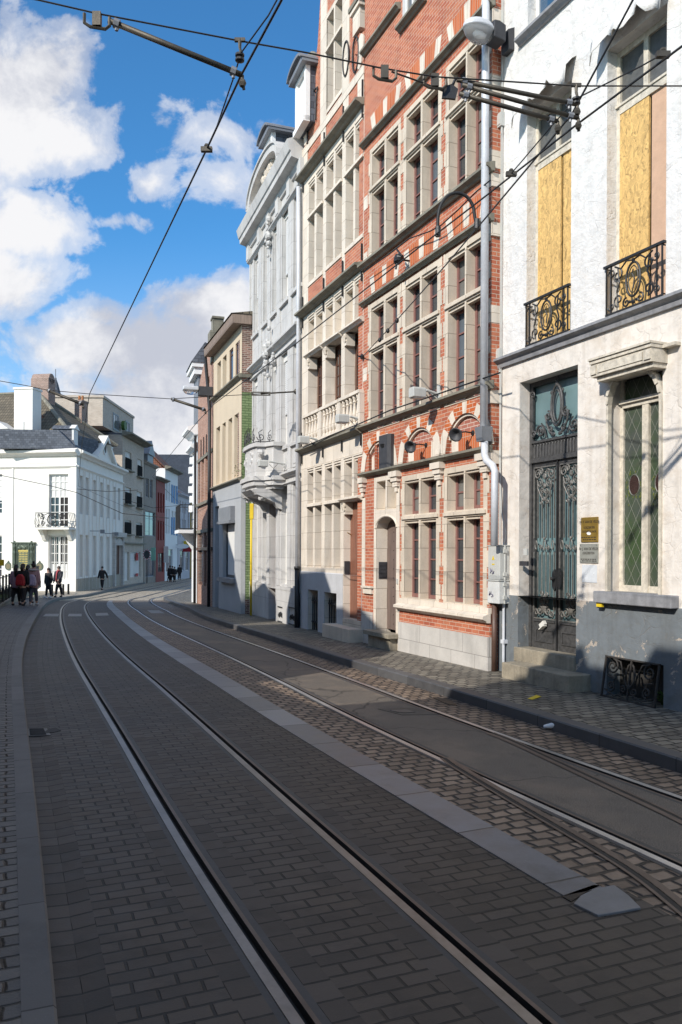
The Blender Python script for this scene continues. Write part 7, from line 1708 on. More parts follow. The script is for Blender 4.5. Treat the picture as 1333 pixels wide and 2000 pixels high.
e = empty('anchor_wire', pA, 0, 'slanting feeder wire with small insulators, anchored to the red-brick wall above the balcony', 'wire'); mb = MB(); mb.tube(wa, .009, 5); o = mb.build('cable', M['copper'], e); o.location = -pA
for x, y, Yd in ((776, 626, 13.15), (758, 646, 13.9), (742, 664, 14.7)): mb = MB(); mb.blob((0, 0, 0), (.032, .032, .045), 8, 6); o = mb.build('insulator', M['rubber'], e, True); o.location = at(x, y, Yd) - pA
mb = MB(); mb.lathe([(.06, 0), (.06, .03), (.02, .04), (.02, .1)], n=8, ax='y'); o = mb.build('wall_anchor', M['iron'], e); o.rotation_euler = (0, 0, A.rz)
s0 = at(75, 0, 5.75); wall_r = W.w(W.u(1600, 170), 0, W.z(1600, 172))
span = [Vector((-5.9, 5.3, 6.35)), at(75, 0, 5.75), at(188, 26, 5.8), at(469, 80, 6.0), at(600, 103, 6.1), at(745, 133, 6.25), at(850, 150, 6.35), at(1127, 168, 6.6), at(1333, 168, 6.9), wall_r]
wire('span_wire', span, .0065, 'thin span wire crossing the whole street near the top of the picture')
def clampbar(name, a, b, r, lab, h0=None, parts=()):
    e = empty(name, a, 0, lab, 'arm'); mb = MB(); mb.tube([Vector((0, 0, 0)), b - a], r, 8); mb.build('tube', M['steel'], e, True)
    d = (b - a).normalized(); mb = MB()
    for t in (.06, .93): q = (b - a) * t; mb.tube([q - d * .02, q + d * .02], r * 1.6, 8); mb.bar(q, q - Vector((0, 0, .05)), r * .6)
    mb.build('clamp', M['lead'], e); mb = MB(); mb.tube([(b - a), (b - a) + Vector((.0, 0, -.05)), (b - a) + Vector((.01, .02, -.10))], .013, 6); mb.blob((b - a) + Vector((0, 0, -.06)), (.03, .03, .035), 6, 4); mb.build('wire_holder', M['steel'], e)
    return e
def shackle(e, P, d):                                                 # U-shaped bracket hung on the span wire
    mb = MB(); q = P - e.location; u = d.normalized(); mb.tube([q - u * .09, q - u * .09 - Vector((0, 0, .07)), q - u * .05 - Vector((0, 0, .09)), q + u * .06 - Vector((0, 0, .09)), q + u * .09 - Vector((0, 0, .06)), q + u * .09], .012, 6); mb.box(q.x - .03, q.x + .03, q.y - .02, q.y + .02, q.z - .08, q.z + .02); mb.build('shackle', M['steel'], e)
e = clampbar('steady_arm', at(212, 40, 5.82), at(474, 147, 6.02), .022, 'long bronze-grey steady arm holding the wire over the left track'); shackle(e, at(190, 30, 5.80), Vector((1, .1, -.1)))
e = clampbar('steady_arm', at(893, 156, 6.42), at(1128, 204, 6.6), .018, 'uppermost of three parallel steady arms before the white house'); shackle(e, at(850, 150, 6.37), Vector((1, .1, -.05)))
clampbar('steady_arm', at(903, 166, 6.42), at(1130, 231, 6.6), .018, 'middle one of three parallel steady arms before the white house'); e = clampbar('steady_arm', at(898, 183, 6.42), at(1090, 237, 6.6), .018, 'lowest and shortest of three parallel steady arms before the white house')
mb = MB(); q = at(878, 180, 6.42); mb.prism([(-.06, -.05), (.05, -.06), (.07, .02), (.02, .06), (-.05, .04)], -.012, .012); mb.tube([(-.02, 0, .04), (-.03, 0, .12)], .012, 5); mb.tube([(.02, 0, .04), (.05, 0, .11)], .012, 5)
tag(mb.build('yoke_plate', M['iron'], loc=q), 'dark yoke plate joining the three steady arms to the span wire', 'bracket')
wire('span_wire', [at(765, 140, 6.27), at(830, 163, 6.36), at(866, 178, 6.42)], .007, 'short twisted stay between the span wire and the dark yoke plate')
e = empty('wire_shackle', at(752, 134, 6.26), 0, 'U-shaped shackle on the span wire before the red-brick gable', 'bracket'); shackle(e, at(752, 134, 6.26), Vector((1, .1, -.1)))
def hanger(P, lab):
    e = empty('hanger', P, 0, lab, 'hanger'); mb = MB(); mb.tube([(0, 0, .01), (0, 0, -.05), (.01, 0, -.09)], [.016, .012, .01], 6); mb.box(-.04, .04, -.012, .012, -.005, .02); mb.build('clip', M['steel'], e); mb = MB(); mb.lathe([(.012, -.16), (.035, -.15), (.035, -.135), (.015, -.125), (.035, -.115), (.035, -.10), (.012, -.09)], n=10); mb.build('insulator', M['iron'], e)
hanger(at(469, 80, 6.0), 'small hanger with insulator over the left track wire'); hanger(at(1126, 168, 6.6), 'small hanger with insulator over the right track wire')
wire('bridle_wire', [at(548, -12, 5.15), at(525, 30, 5.5), at(471, 104, 6.0), at(459, 145, 6.15), at(420, 259, 6.9)], .006, 'thin bridle wire looped beside the left contact wire')
wire('bridle_wire', [at(1297, 104, 5.8), at(1255, 128, 5.95), at(1127, 192, 6.6), at(1083, 240, 6.8), at(1018, 317, 7.3), at(998, 340, 7.5)], .006, 'thin bridle wire looped beside the right contact wire')
for x, y, Yd, lab in ((1295, 107, 5.8, 'splice clamp on the right contact wire before the boarded window'), (999, 340, 7.5, 'splice clamp on the right contact wire by the rain pipe'), (404, 292, 7.1, 'splice clamp low on the left contact wire')):
    e = empty('wire_clamp', at(x, y, Yd), 0, lab, 'clamp'); mb = MB(); mb.box(-.05, .05, -.02, .02, -.02, .02); mb.blob((0, 0, .03), .025, 6, 4); mb.build('clamp_body', M['steel'], e)
lp = [at(x, y, 9.0 + .02 * (x - 857) * .05) for x, y in ((856, 455), (856, 425), (862, 400), (876, 382), (894, 377), (912, 384), (924, 402), (928, 425), (932, 440))]
e = empty('jumper_cable', lp[0], 0, 'thick black cable arch joining the two wires in front of the red-brick house', 'cable'); mb = MB(); mb.tube([p - lp[0] for p in crom(lp, 4)], .019, 8); mb.build('cable_loop', M['rubber'], e, True); mb = MB()
for p in (lp[0], lp[-1]): mb.tube([p - lp[0] + Vector((0, 0, .07)), p - lp[0] - Vector((0, 0, .04))], .032, 8)
mb.build('cable_joint', M['iron'], e)
ip = A.w(A.u(778, 506, .25), .25, A.z(778, 506, .25)); e = empty('wall_insulator', ip, A.rz, 'black knobbed insulator on a wall bracket between the brick string courses', 'insulator'); mb = MB(); mb.blob((0, 0, 0), (.12, .10, .10), 8, 6, .15); mb.build('insulator', M['iron'], e); mb = MB(); mb.tube([(0, -.25, 0), (0, 0, 0), (0, .05, -.2)], .02, 6); mb.bar((-.16, 0, 0), (.05, 0, .2), .018); mb.build('bracket', M['iron'], e)
wire('wall_cable', [A.w(A.u(x, y, .17), .17, A.z(x, y, .17)) for x, y in ((712, 530), (760, 497), (800, 466), (840, 452), (862, 440), (895, 410), (930, 375), (958, 352))], .012, 'thin cable lying along the mossy string course', 'cable', 'rubber')
wire('wall_cable', [A.w(A.u(x, y, .2), .17, A.z(x, y, .2) + .05) for x, y in ((590, 878), (640, 856), (700, 832), (760, 806), (850, 776), (950, 742), (974, 734))], .014, 'black cable along the string course under the lower windows', 'cable', 'rubber')
# second span, at the stone mansion
Gp = G.w(G.u(581, 765), .02, G.z(581, 765)); 
wire('span_wire', [at(-60, 735, 19.6), at(0, 744, 19.6), at(51, 753, 19.5), at(93, 762, 19.4), at(170, 769, 19.3), at(333, 779, 20.0), at(493, 770, 20.8), Gp], .009, 'span wire from the left to the wall of the stone mansion')
e = empty('turnbuckle', at(510, 769, 20.9), 0, 'rusty turnbuckle rod fixed to the grey mansion beside the gabled house', 'turnbuckle'); mb = MB(); mb.tube([Vector((0, 0, 0)), Gp - e.location], .022, 6); mb.blob(Gp - e.location, (.08, .08, .08), 8, 6); mb.build('rod', M['steel'], e); mb = MB(); mb.ring([(-.25, .05), (.25, .05), (.25, -.05), (-.25, -.05)], [(-.2, .025), (.2, .025), (.2, -.025), (-.2, -.025)], -.02, .02); mb.build('buckle', M['steel'], e)
clampbar('steady_arm', at(93, 762, 19.4), at(163, 790, 19.2), .035, 'steady arm over the left track, before the brick chimneys'); clampbar('steady_arm', at(335, 779, 20.0), at(402, 801, 20.0), .035, 'slim steady arm before the old pink-brick house')
for k, (pts, lab) in enumerate(((((0, 928), (95, 948), (150, 962), (240, 1003), (330, 1012)), 'thin overhead wire sagging across the front of the white mansion'), (((150, 955), (210, 960), (270, 957)), 'short dark feeder wire before the shaded mansion side'), (((0, 905), (60, 925), (150, 935)), 'faint wire across the upper wall of the white mansion'), (((240, 975), (300, 992), (372, 985)), 'thin wire across the far street with pale insulator'))):
    wire('span_wire', [at(x, y, 48 + 6 * k) for x, y in pts], .02, lab)
# ---------------------------------------------------------------- people
def skin_mesh(name, verts, edges, radii, mat, parent, sub=1):
    me = bpy.data.meshes.new(name); me.from_pydata(verts, edges, []); o = bpy.data.objects.new(name, me); C.objects.link(o)
    o.modifiers.new('skin', 'SKIN')
    for i, sv in enumerate(me.skin_vertices[0].data):
        r = radii[i]; sv.radius = (r, r) if not isinstance(r, tuple) else r; sv.use_root = (i == 0)
    s = o.modifiers.new('sub', 'SUBSURF'); s.levels = sub; s.render_levels = sub
    bpy.context.view_layer.update(); m2 = bpy.data.meshes.new_from_object(o.evaluated_get(bpy.context.evaluated_depsgraph_get())); bpy.data.objects.remove(o)
    m2.name = name; m2.materials.clear(); m2.materials.append(mat); m2.polygons.foreach_set('use_smooth', [True] * len(m2.polygons))
    q = bpy.data.objects.new(name, m2); C.objects.link(q); q.parent = parent; return q
SKIN = plain('skin', (.50, .30, .22), .6, .08, 6, .03); HAIR = plain('dark_hair', (.02, .014, .010), .5, .3, 30, .1); BLK = plain('black_cloth', (.016, .015, .017), .85, .3, 9, .1); SHOE = plain('white_shoe', (.6, .6, .6), .6, .1, 9, .05)
def person(p, H, face, label, coat, hem, legs, shoes, hair=HAIR, stride=.14, arms=((.0, .0), (.0, .0)), group=None, longhair=.0, bulk=1.0, bun=False):
    """face: heading in degrees (0 = away from the camera). arms: (forward, outward) swing of the left and right hand"""
    e = empty('person', p, radians(face), label, 'person', group); s = H
    hip, sh = .50 * s, .815 * s
    V = [(0, 0, hip + .02 * s), (0, 0, .62 * s), (0, .005, .76 * s), (0, .0, .845 * s), (0, .012 * s, .885 * s), (0, .015 * s, .955 * s)]; E = [(0, 1), (1, 2), (2, 3), (3, 4), (4, 5)]; R = [(.074 * s, .052 * s), (.070 * s, .050 * s), (.085 * s, .058 * s), .034 * s, .046 * s, .048 * s]
    Cv = [(0, 0, hem * s - .02 * s), (0, 0, .60 * s), (0, 0, .72 * s), (0, 0, .80 * s), (0, 0, .838 * s)]; Ce = [(0, 1), (1, 2), (2, 3), (3, 4)]; Cr = [(.105 * s * bulk, .085 * s * bulk), (.098 * s * bulk, .078 * s * bulk), (.105 * s * bulk, .075 * s * bulk), (.088 * s * bulk, .066 * s), .045 * s]
    Lv = []; ft = []
    for i, sg in enumerate((-1, 1)):
        st = stride * s * (1 if sg > 0 else -1); b = len(V)
        V += [(sg * .05 * s, st * .45, .28 * s), (sg * .05 * s, st - (.02 * s if st < 0 else 0), .045 * s)]; E += [(0, b), (b, b + 1)]; R += [.040 * s, .026 * s]
        V += [(sg * .055 * s, st + .075 * s, .018 * s)]; E += [(b + 1, b + 2)]; R += [.02 * s]; ft.append((sg * .052 * s, st, b))
        fw, ou = arms[i]; b = len(V); el = (sg * (.125 + ou * .6) * s, fw * .25 * s - .015 * s, .64 * s); ha = (sg * (.12 + ou) * s, fw * s * .6 + .03 * s, (.485 + .25 * abs(fw) * (1.0 if fw > .2 else .25)) * s)
        V += [(sg * .095 * s, 0, sh), el, ha, (ha[0], ha[1] + .015 * s, ha[2] - .04 * s)]; E += [(2, b), (b, b + 1), (b + 1, b + 2), (b + 2, b + 3)]; R += [.032 * s, .026 * s, .018 * s, .017 * s]
        c = len(Cv); Cv += [(sg * .098 * s, 0, sh - .01 * s), el, ha]; Ce += [(3, c), (c, c + 1), (c + 1, c + 2)]; Cr += [.045 * s * bulk, .042 * s * bulk, .034 * s * bulk]
    body = skin_mesh('body', V, E, R, SKIN, e)
    tr = skin_mesh('trousers', [(0, 0, hip)] + [q for x, y, b in ft for q in ((V[b][0], V[b][1], V[b][2]), (V[b + 1][0], V[b + 1][1], V[b + 1][2] + .03 * s))], [(0, 1), (1, 2), (0, 3), (3, 4)], [(.094 * s, .078 * s), .049 * s, .036 * s, .049 * s, .036 * s], legs, e)
    skin_mesh('coat', Cv, Ce, Cr, coat, e)
    for x, y, b in ft: mb = MB(); mb.blob((x, y + .035 * s, .026 * s), (.034 * s, .078 * s, .03 * s), 8, 5); mb.build('shoe', shoes, e, True)
    mb = MB(); mb.blob((0, -.004 * s, .952 * s), (.055 * s, .058 * s, .062 * s), 10, 7)
    if longhair: mb.tube([(0, -.03 * s, .96 * s), (0, -.055 * s, .88 * s), (0, -.075 * s, (.88 - longhair) * s)], [.05 * s, .045 * s, .02 * s], 8)
    if bun: mb.blob((0, -.02 * s, 1.03 * s), .032 * s, 8, 6)
    mb.build('hair', hair, e, True)
    mb = MB(); mb.blob((0, .064 * s, .935 * s), (.010 * s, .014 * s, .014 * s), 6, 4); mb.build('nose', SKIN, e, True); mb = MB()
    for sx in (-1, 1): mb.blob((sx * .02 * s, .058 * s, .950 * s), (.007 * s, .006 * s, .005 * s), 6, 4)
    mb.build('eyes', BLK, e, True)
    return e
def feet(x, y): return gnd(x, y, KH)
PINK = plain('dusty_pink_quilt', (.46, .27, .27), .7, .15, 20, .3); MAUVE = plain('mauve_quilt', (.34, .22, .28), .7, .15, 20, .3); LEG = plain('grey_leggings', (.10, .10, .13), .8, .2, 9, .1); NAVY = plain('dark_navy_coat', (.025, .026, .034), .75, .3, 12, .2)
gp = 'students walking away along the pavement'
e = person(feet(32, 1182), 1.60, 4, 'person in a mauve quilted coat with a dark ponytail, walking away at the railing', MAUVE, .40, BLK, BLK, stride=.10, longhair=.18, bulk=1.12, group=gp)
e = person(feet(45, 1182.5), 1.63, -3, 'person in a black jacket carrying a red backpack, walking away', BLK, .44, BLK, BLK, stride=-.12, longhair=.05, bulk=1.15, group=gp)
RED = plain('red_backpack', (.34, .012, .02), .6, .15, 9, .1)
def pack(pn, H, mat, lab, name):
    q = pn.location + Matrix.Rotation(pn.rotation_euler.z, 3, 'Z') @ Vector((0, -.20, H * .48)); b = empty(name, q, pn.rotation_euler.z, lab, 'bag'); mb = MB(); mb.prism([(-.15, 0), (.15, 0), (.17, .12), (.14, .34), (.06, .44), (-.06, .44), (-.14, .34), (-.17, .12)], -.11, .06); mb.build('bag_body', mat, b, bevel=.03); mb = MB(); mb.box(-.11, .11, -.145, -.112, .04, .20); mb.build('pocket', mat, b, bevel=.015)
    mb = MB()
    for sx in (-.11, .11): mb.tube([(sx, .05, .05), (sx * 1.1, .10, .25), (sx, .06, .42)], .014, 5)
    mb.build('strap', BLK, b)
pack(e, 1.63, RED, 'red backpack on the back of the person in black', 'backpack')
person(feet(55, 1179), 1.62, 0, 'dark-haired person half hidden behind the red backpack, walking away', BLK, .45, BLK, BLK, stride=.12, longhair=.02, group=gp)
e = person(feet(66, 1182), 1.66, 3, 'person in a dusty pink hooded coat and grey leggings, hair in a bun', PINK, .38, LEG, SHOE, stride=.07, bun=True, bulk=1.2, group=gp); mb = MB(); mb.tube(arc(0, 0, .15, .11, 0, 360, 14)[:-1] and [(p[0], p[1] - .02, 1.40) for p in arc(0, 0, .16, .12, 0, 360, 14)[:-1]], .05, 6, True); mb.build('hood_trim', plain('pale_fur', (.52, .46, .44), .9, .2, 30, .4), e, True)
pack(e, 1.62, plain('lilac_bag', (.42, .34, .46), .5, .1, 9, .05), 'shiny lilac rucksack on the back of the pink coat', 'backpack')
person(feet(95, 1168), 1.62, 160, 'person in a long black coat with long dark hair, standing on the sunny square', BLK, .36, BLK, SHOE, hair=plain('brown_hair', (.05, .022, .014), .5, .3, 30, .1), stride=.05, longhair=.22, bulk=1.1)
e = person(feet(115, 1166.5), 1.74, 172, 'person in a dark jacket with a red scarf, facing the camera with raised hand', NAVY, .44, BLK, BLK, hair=plain('grey_brown_hair', (.09, .06, .045), .5, .3, 30, .1), stride=.09, arms=((.30, -.03), (.02, .03)), bulk=1.2)
mb = MB(); mb.tube([(0, .10, 1.50), (.03, .16, 1.36), (.05, .165, 1.1), (.08, .15, .85)], [.05, .045, .04, .03], 7); mb.tube([(p[0], p[1], 1.49) for p in arc(0, .01, .09, .08, 0, 360, 12)[:-1]], .035, 6, True); mb.build('scarf', plain('red_plaid_scarf', (.42, .07, .08), .85, .35, 22, .2), e, True)
person(feet(200, 1152), 1.76, 176, 'person in black walking towards the camera with swinging arms, by the mansion side', BLK, .45, BLK, BLK, stride=-.12, arms=((-.1, .10), (.06, .03)), bulk=1.15)
for x, y, h, lab, f in ((332.5, 1129.5, 1.72, 'tallest person of the dark group far down the street', 20), (337.5, 1130, 1.66, 'person in the middle of the dark group far down the street', 170), (341.5, 1130, 1.60, 'slight dark figure at the right of the far group', 200), (330, 1130.5, 1.3, 'small child at the left of the far dark group', 150), (351, 1129, 1.75, 'person in a long black coat alone at the far street bend', 10)): person(Vector(((lv(x, y)[0] - CX) / FPX * (85 if x < 350 else 92), 85 if x < 350 else 92, gz(85 if x < 350 else 92) + .03)), h, f, lab, BLK, .36 if 'long' in lab else .44, BLK, BLK, stride=.08, bulk=1.2, group='people far down the street' if x < 350 else None)
# ---------------------------------------------------------------- square: fence, grass, bollards, sign, car
ga_, gb_ = gnd(-40, 1210, .1), gnd(80, 1160, .1)
mb = MB(); d = (gb_ - ga_); nrm = Vector((-d.y, d.x, 0)).normalized(); L_ = d.length
fe = empty('railing', ga_, atan2(d.y, d.x), 'black iron railing with arched hoops along the grass edge', 'railing')
mb = MB(); mb.tube([(0, .1, 1.02), (L_, .1, 1.02 - .0)], .022, 6); mb.tube([(0, .1, .62), (L_, .1, .62)], .015, 6); mb.build('rail', M['iron'], fe)
k = 0; x = .3
while x < L_: mb = MB(); mb.box(x - .035, x + .035, .065, .135, 0, 1.1); mb.build('post', M['iron'], fe); x += 1.25
mb = MB(); x = .3
while x < L_ - 1.2:
    for h in range(2): flat(mb, [(x + .3125 + .625 * h + .28 * cos(radians(a)), .03 + .58 * max(0, sin(radians(a)))) for a in range(0, 181, 15)], .1, .013, 4)
    x += 1.25
mb.build('hoops', M['iron'], fe)
for ps in fe.children:
    pass
q = MB(); q.box(-.5, L_, -.02, .22, -.35, .06); q.build('kerb_wall', M['stone_dark'], fe)
bm_ = MB(); bm_.uv = []
gq = [ga_ + nrm * .25, gb_ + nrm * .25, gb_ + nrm * 5 + d.normalized() * 1.0, ga_ + nrm * 9]
bm_.v = [(q.x, q.y, gz(q.y) + .16) for q in gq]; bm_.uv = [(0, 0)] * 4; bm_.f = [(0, 1, 2, 3)]; bm_.mi = [0]
n = 1800
for i in range(n):
    a, b = random.random(), random.random(); q = gq[0].lerp(gq[1], a).lerp(gq[3].lerp(gq[2], a), b); h = random.uniform(.05, .11); t = random.uniform(0, pi); c, s = cos(t) * .02, sin(t) * .02; k = len(bm_.v); z = gz(q.y) + .158
    bm_.v += [(q.x - c, q.y - s, z), (q.x + c, q.y + s, z), (q.x + random.uniform(-.03, .03), q.y, z + h)]; bm_.uv += [(0, 0)] * 3; bm_.f.append((k, k + 1, k + 2)); bm_.mi.append(0)
tag(bm_.build('grass', plain('bright_lawn', (.10, .20, .03), .8, .3, 2, .2)), 'bright green lawn behind the black railing', 'grass', kind='stuff')
for x, y, lab in ((102, 1165, 'grey bollard between the standing couple'), (124, 1162, 'grey bollard just right of the scarf wearer'), (134, 1161, 'grey bollard nearest the corner of the white mansion')):
    p = gnd(x, y, KH); e = empty('bollard', p, 0, lab, 'bollard', 'bollards before the white mansion'); q = MB(); q.lathe([(.075, 0), (.07, .62), (.075, .63), (.075, .68), (.05, .70)], n=10); q.build('post', M['plastic_dk'], e, True)
p = gnd(-14, 1190, .1); e = empty('road_sign', p, 0, 'yellow rectangular sign at the left edge, before the mansion wall', 'sign'); zz = at(4, 1099, p.y).z - p.z; xx = at(2, 1099, p.y).x - p.x
q = MB(); q.lathe([(.04, 0), (.04, zz + .3)], n=8); q.build('post', M['lead'], e); q = MB(); q.box(-.5, xx + .14, -.06, -.042, zz - .11, zz + .11); q.build('sign_plate', M['yellow'], e); q = MB(); q.prism([(xx + .02, zz), (xx - .12, zz + .07), (xx - .10, zz), (xx - .12, zz - .07)], -.066, -.061); q.build('arrow', M['iron'], e)
# parked car with yellow stripes on the square
p = gnd(8, 1159, .02); p.y += 4; p = Vector((at(2, 1120, p.y).x, p.y, gz(p.y) + .05)); e = empty('parked_car', p, radians(80), 'silver parked car with yellow sign on its roof behind the railing', 'car')
q = MB(); q.prism([(-2.1, .3), (2.1, .3), (2.15, .7), (1.5, .85), (-1.6, .92), (-2.1, .8)], -.85, .85); q.build('body', plain('silver_paint', (.55, .56, .58), .3, .05, 3, .02, metal=.4), e, bevel=.06)
q = MB(); q.prism([(-1.7, .9), (1.05, .86), (.4, 1.42), (-1.2, 1.45)], -.72, .72); q.build('cabin', M['glass'], e, bevel=.05); q = MB(); q.box(-1.1, .35, -.68, .68, 1.43, 1.48); q.box(-.6, -.2, -.55, .55, 1.481, 1.66); q.build('yellow_roof_sign', M['yellow'], e); q = MB(); q.box(-2.0, 2.0, -.865, -.852, .45, .62); q.box(-2.0, 2.0, .852, .865, .45, .62); q.build('yellow_stripe', M['yellow'], e)
for x in (-1.3, 1.3):
    for y in (-.8, .8): q = MB(); q.lathe([(.30, -.1), (.32, -.06), (.32, .06), (.30, .1)], (x, y, .32), 14, 'y'); w_ = q.build('wheel', M['rubber'], e, True); q = MB(); q.lathe([(.18, -.11), (.18, .11)], (x, y, .32), 10, 'y'); q.build('rim', M['zinc'], w_)
# round mirror, shop signs down the street
p = gnd(287, 1140, .05); p = Vector((at(287, 1120, 77).x, 77, gz(77) + .1)); e = empty('traffic_mirror', p, 0, 'round traffic mirror with red and white rim on a post down the street', 'mirror'); zz = at(287, 1083, 77).z - p.z; q = MB(); q.lathe([(.05, 0), (.05, zz)], (0, .12, 0), 8); q.build('post', M['iron'], e); q = MB(); q.prism([(x, zz + z) for x, z in arc(0, 0, .30, .42, 0, 360, 20)[:-1]], -.02, .06); q.build('mirror_face', M['glass'], e)
q = MB(); q2 = MB(); Aa = arc(0, zz, .37, .50, 0, 360, 24); Bb = arc(0, zz, .29, .41, 0, 360, 24)
for i in range(24): (q if i % 2 else q2).prism([Aa[i], Aa[i + 1], Bb[i + 1], Bb[i]], -.05, .05)
q.build('red_rim', RED, e); q2.build('white_rim', M['white_paint'], e)
for (x, y, w, h, zd, mt, lab, oval) in ((357, 1067, .75, .28, 95, M['white_paint'], 'white oval shop sign hanging far down the street', True), (367, 1062, .5, .35, 99, M['yellow'], 'yellow shop sign over a dark red one at the street bend', False), (366, 1073, .55, .3, 99, RED, 'dark red shop sign below a yellow one at the street bend', False), (300, 1082, .22, .65, 80, plain('mint_sign', (.25, .5, .38), .5, .1, 6, .05), 'mint-green upright shop sign on the dark grey house', False), (325, 1083, .25, .9, 88, M['white_wood'], 'narrow white banner sign by the tall shutter house', False)):
    q = at(x, y, zd); e = empty('shop_sign', q, 0, lab, 'sign'); mb = MB()
    if oval: mb.prism(arc(0, 0, w, h, 0, 360, 18)[:-1], -.06, .06)
    else: mb.box(-w, w, -.06, .06, -h, h)
    mb.build('sign_board', mt, e); mb = MB(); mb.bar((-w - .6, 0, h * .6), (w, 0, h * .6), .025); mb.build('bracket', M['iron'], e)
# ---------------------------------------------------------------- small things on the ground
def slab_px(name, pix, z, th, mat, label, cat, kind=None, bev=.0, up=0.0):
    P = [gnd(x, y, up) for x, y in pix]; c = sum(P, Vector()) / len(P); mb = MB(); n = len(P)
    vs = [(p.x - c.x, p.y - c.y, p.z - c.z + z) for p in P] + [(p.x - c.x, p.y - c.y, p.z - c.z + z - th) for p in P]
    mb.add(vs, [tuple(range(n)), tuple(range(2 * n - 1, n - 1, -1))] + [(i, i + n, (i + 1) % n + n, (i + 1) % n) for i in range(n)])
    o = mb.build(name, mat, loc=c, bevel=bev); return tag(o, label, cat, kind=kind)
slab_px('stone_slab', [(1121, 1768), (1135, 1752), (1165, 1738), (1200, 1732), (1228, 1752), (1252, 1776), (1210, 1784), (1168, 1791)], .012, .04, plain('broken_bluestone', (.15, .155, .165), .5, .2, 5, .2), 'broken loose slab at the end of the bluestone strip', 'slab', bev=.004)
slab_px('mud_patch', [(1098, 1752), (1125, 1742), (1160, 1730), (1175, 1731), (1148, 1742), (1126, 1756), (1116, 1762)], .006, .03, plain('brown_mud', (.055, .042, .03), .9, .4, 12, .5), None, None, 'structure')
slab_px('manhole_cover', [(738, 1385), (786, 1397), (858, 1396), (806, 1383)], .005, .03, plain('concrete_slab', (.10, .085, .07), .8, .25, 6, .2), 'square concrete manhole slab between the rails of the right track', 'manhole')
slab_px('manhole_cover', [(762, 1389), (780, 1393), (812, 1392), (793, 1387)], .011, .008, M['iron_grey'], 'small iron lid in the concrete manhole slab', 'manhole')
slab_px('drain_cover', [(846, 1363), (872, 1375), (893, 1378), (880, 1366)], .006, .03, plain('rusty_iron_grate', (.10, .065, .04), .8, .35, 14, .4), 'rusty drain grate by the right kerb', 'drain')
e0 = gnd(78, 1430); e = empty('gutter_grate', e0, 0, 'iron gutter grate by the left kerb, with a broken black hole beside it', 'drain'); mb = MB(); P = [gnd(x, y) - e0 for x, y in ((54, 1438), (100, 1436), (92, 1423), (53, 1424))]
mb.add([(p.x, p.y, .003) for p in P] + [(p.x, p.y, -.03) for p in P], [(0, 1, 2, 3), (7, 6, 5, 4), (0, 4, 5, 1), (1, 5, 6, 2), (2, 6, 7, 3), (3, 7, 4, 0)]); mb.build('grate_frame', M['iron_grey'], e); mb = MB()
for k in range(9): t = k / 8; a = P[0].lerp(P[3], .1 + .8 * t); b = P[1].lerp(P[2], .1 + .8 * t); a, b = a.lerp(b, .12), a.lerp(b, .82); mb.bar((a.x, a.y, .006), (b.x, b.y, .006), .007, 4)
mb.build('grate_bars', M['iron'], e); mb = MB(); h_ = gnd(102, 1428) - e0; mb.prism([(h_.x - .06, h_.y - .1), (h_.x + .05, h_.y - .08), (h_.x + .09, h_.y + .03), (h_.x - .02, h_.y + .16), (h_.x - .07, h_.y + .1)], -.02, .005, 'z'); mb.build('broken_hole', M['groove'], e)
for pix, lab in (([(84, 1204), (114, 1204), (116, 1199), (90, 1199)], ''), ([(133, 1204), (160, 1204), (160, 1199), (135, 1199)], ''), ([(188, 1203), (213, 1202), (210, 1197), (187, 1198)], ''), ([(296, 1198), (322, 1198), (311, 1192), (288, 1192)], '')): slab_px('road_marking', pix, .005, .004, plain('worn_white_marking', (.30, .30, .29), .8, .2, 9, .1), None, None, 'structure')
slab_px('paint_mark', [(1031, 1365), (1040, 1367), (1058, 1361), (1048, 1358)], .006, .004, M['yellow'], 'small yellow paint mark on the right pavement', 'paint mark', up=KH)
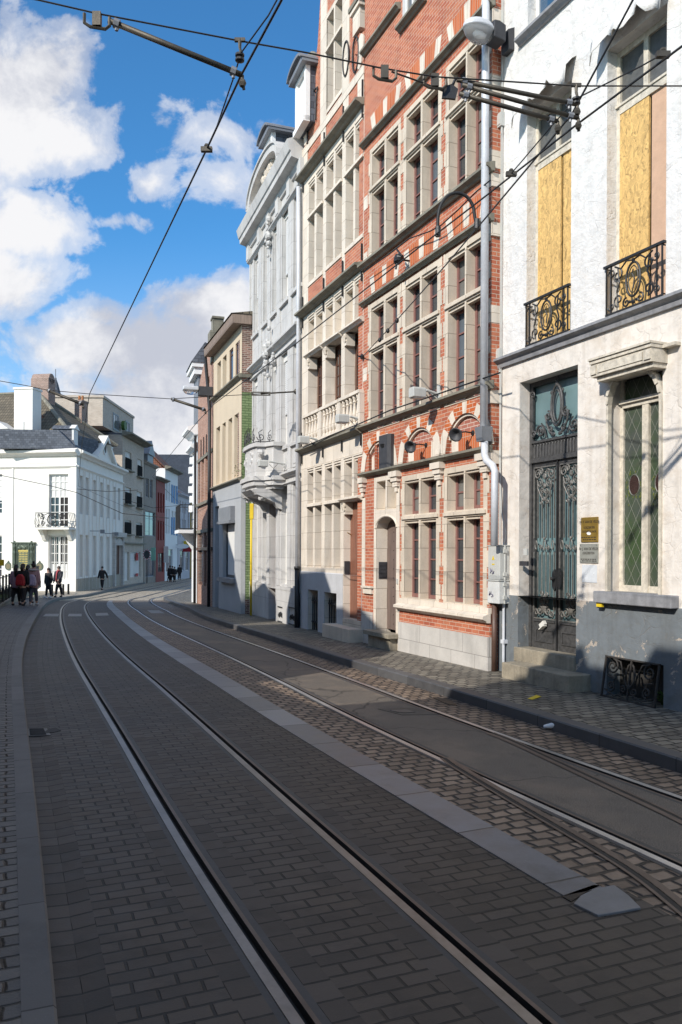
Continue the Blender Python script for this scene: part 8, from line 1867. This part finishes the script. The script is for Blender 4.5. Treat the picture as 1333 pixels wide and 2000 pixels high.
p = gnd(1078, 1426); e = empty('paper_cup', p + Vector((0, 0, .04)), radians(-35), 'crumpled white and blue cup lying by the right kerb', 'litter'); mb = MB(); mb.tube([(-.09, 0, -.01), (-.02, 0, .005), (.05, 0, .03)], [.018, .03, .038], 10); mb.build('cup', M['white_paint'], e); mb = MB(); mb.tube([(.045, 0, .028), (.065, 0, .035)], .041, 10); mb.build('blue_rim', plain('blue_print', (.1, .25, .5), .5, .1, 9, .05), e)
def weed(x, y, n, h, label):
    p = gnd(x, y, KH); e = empty('weed', p, random.uniform(0, 6), label, 'plant'); lf = MB(); st = MB()
    for k in range(n):
        a = random.uniform(0, 2 * pi); r = random.uniform(.02, .16) * (h / .15); zt = random.uniform(.03, h); q = (r * cos(a), r * sin(a) * .6, zt)
        if k % 4 == 0: st.tube([(q[0] * .2, q[1] * .2, -.01), (q[0] * .7, q[1] * .7, zt * .6), q], .003, 4)
        w = random.uniform(.012, .03); d = Vector((cos(a), sin(a), random.uniform(-.3, .6))).normalized() * w * 1.7; sd = Vector((-sin(a), cos(a), random.uniform(-.4, .4))) * w; Q = Vector(q)
        lf.add([Q - d, Q + sd * .8, Q + d, Q - sd * .8], [(0, 1, 2, 3)])
    lf.build('leaves', M['leaf'], e); st.build('stems', M['leaf'], e)
weed(957, 1304, 130, .16, 'green weed at the foot of the brown pipe'); weed(1085, 1336, 40, .08, 'low weed under the corner of the door step'); weed(1168, 1341, 110, .22, 'tallest weed, between the door step and cellar grille'); weed(1296, 1376, 70, .15, 'weed at the right end of the cellar grille'); weed(1143, 1335, 35, .12, 'sparse weed against the green-stained plinth by the steps')
weed(586, 1224, 40, .2, 'weed at the black pipe foot beside the gabled house'); weed(498, 1200, 40, .22, 'weed on the pavement behind the yellow post'); weed(724, 1251, 30, .08, 'small weed beside the arched door step')
p = E.w(E.u(468, 930, .1), .12, zE1 + .1); e = empty('wall_plant', p, 0, 'bushy fern growing from the ledge beside the green flank', 'plant'); lf = MB()
for k in range(60): a = random.uniform(0, 2 * pi); Q = Vector((random.gauss(.12, .18), random.gauss(-.05, .1), random.gauss(.14, .12))); d = Vector((cos(a), sin(a), .4)) * .05; sd = Vector((-sin(a), cos(a), 0)) * .02; lf.add([Q - d, Q + sd, Q + d, Q - sd], [(0, 1, 2, 3)])
lf.build('leaves', M['leaf'], e)
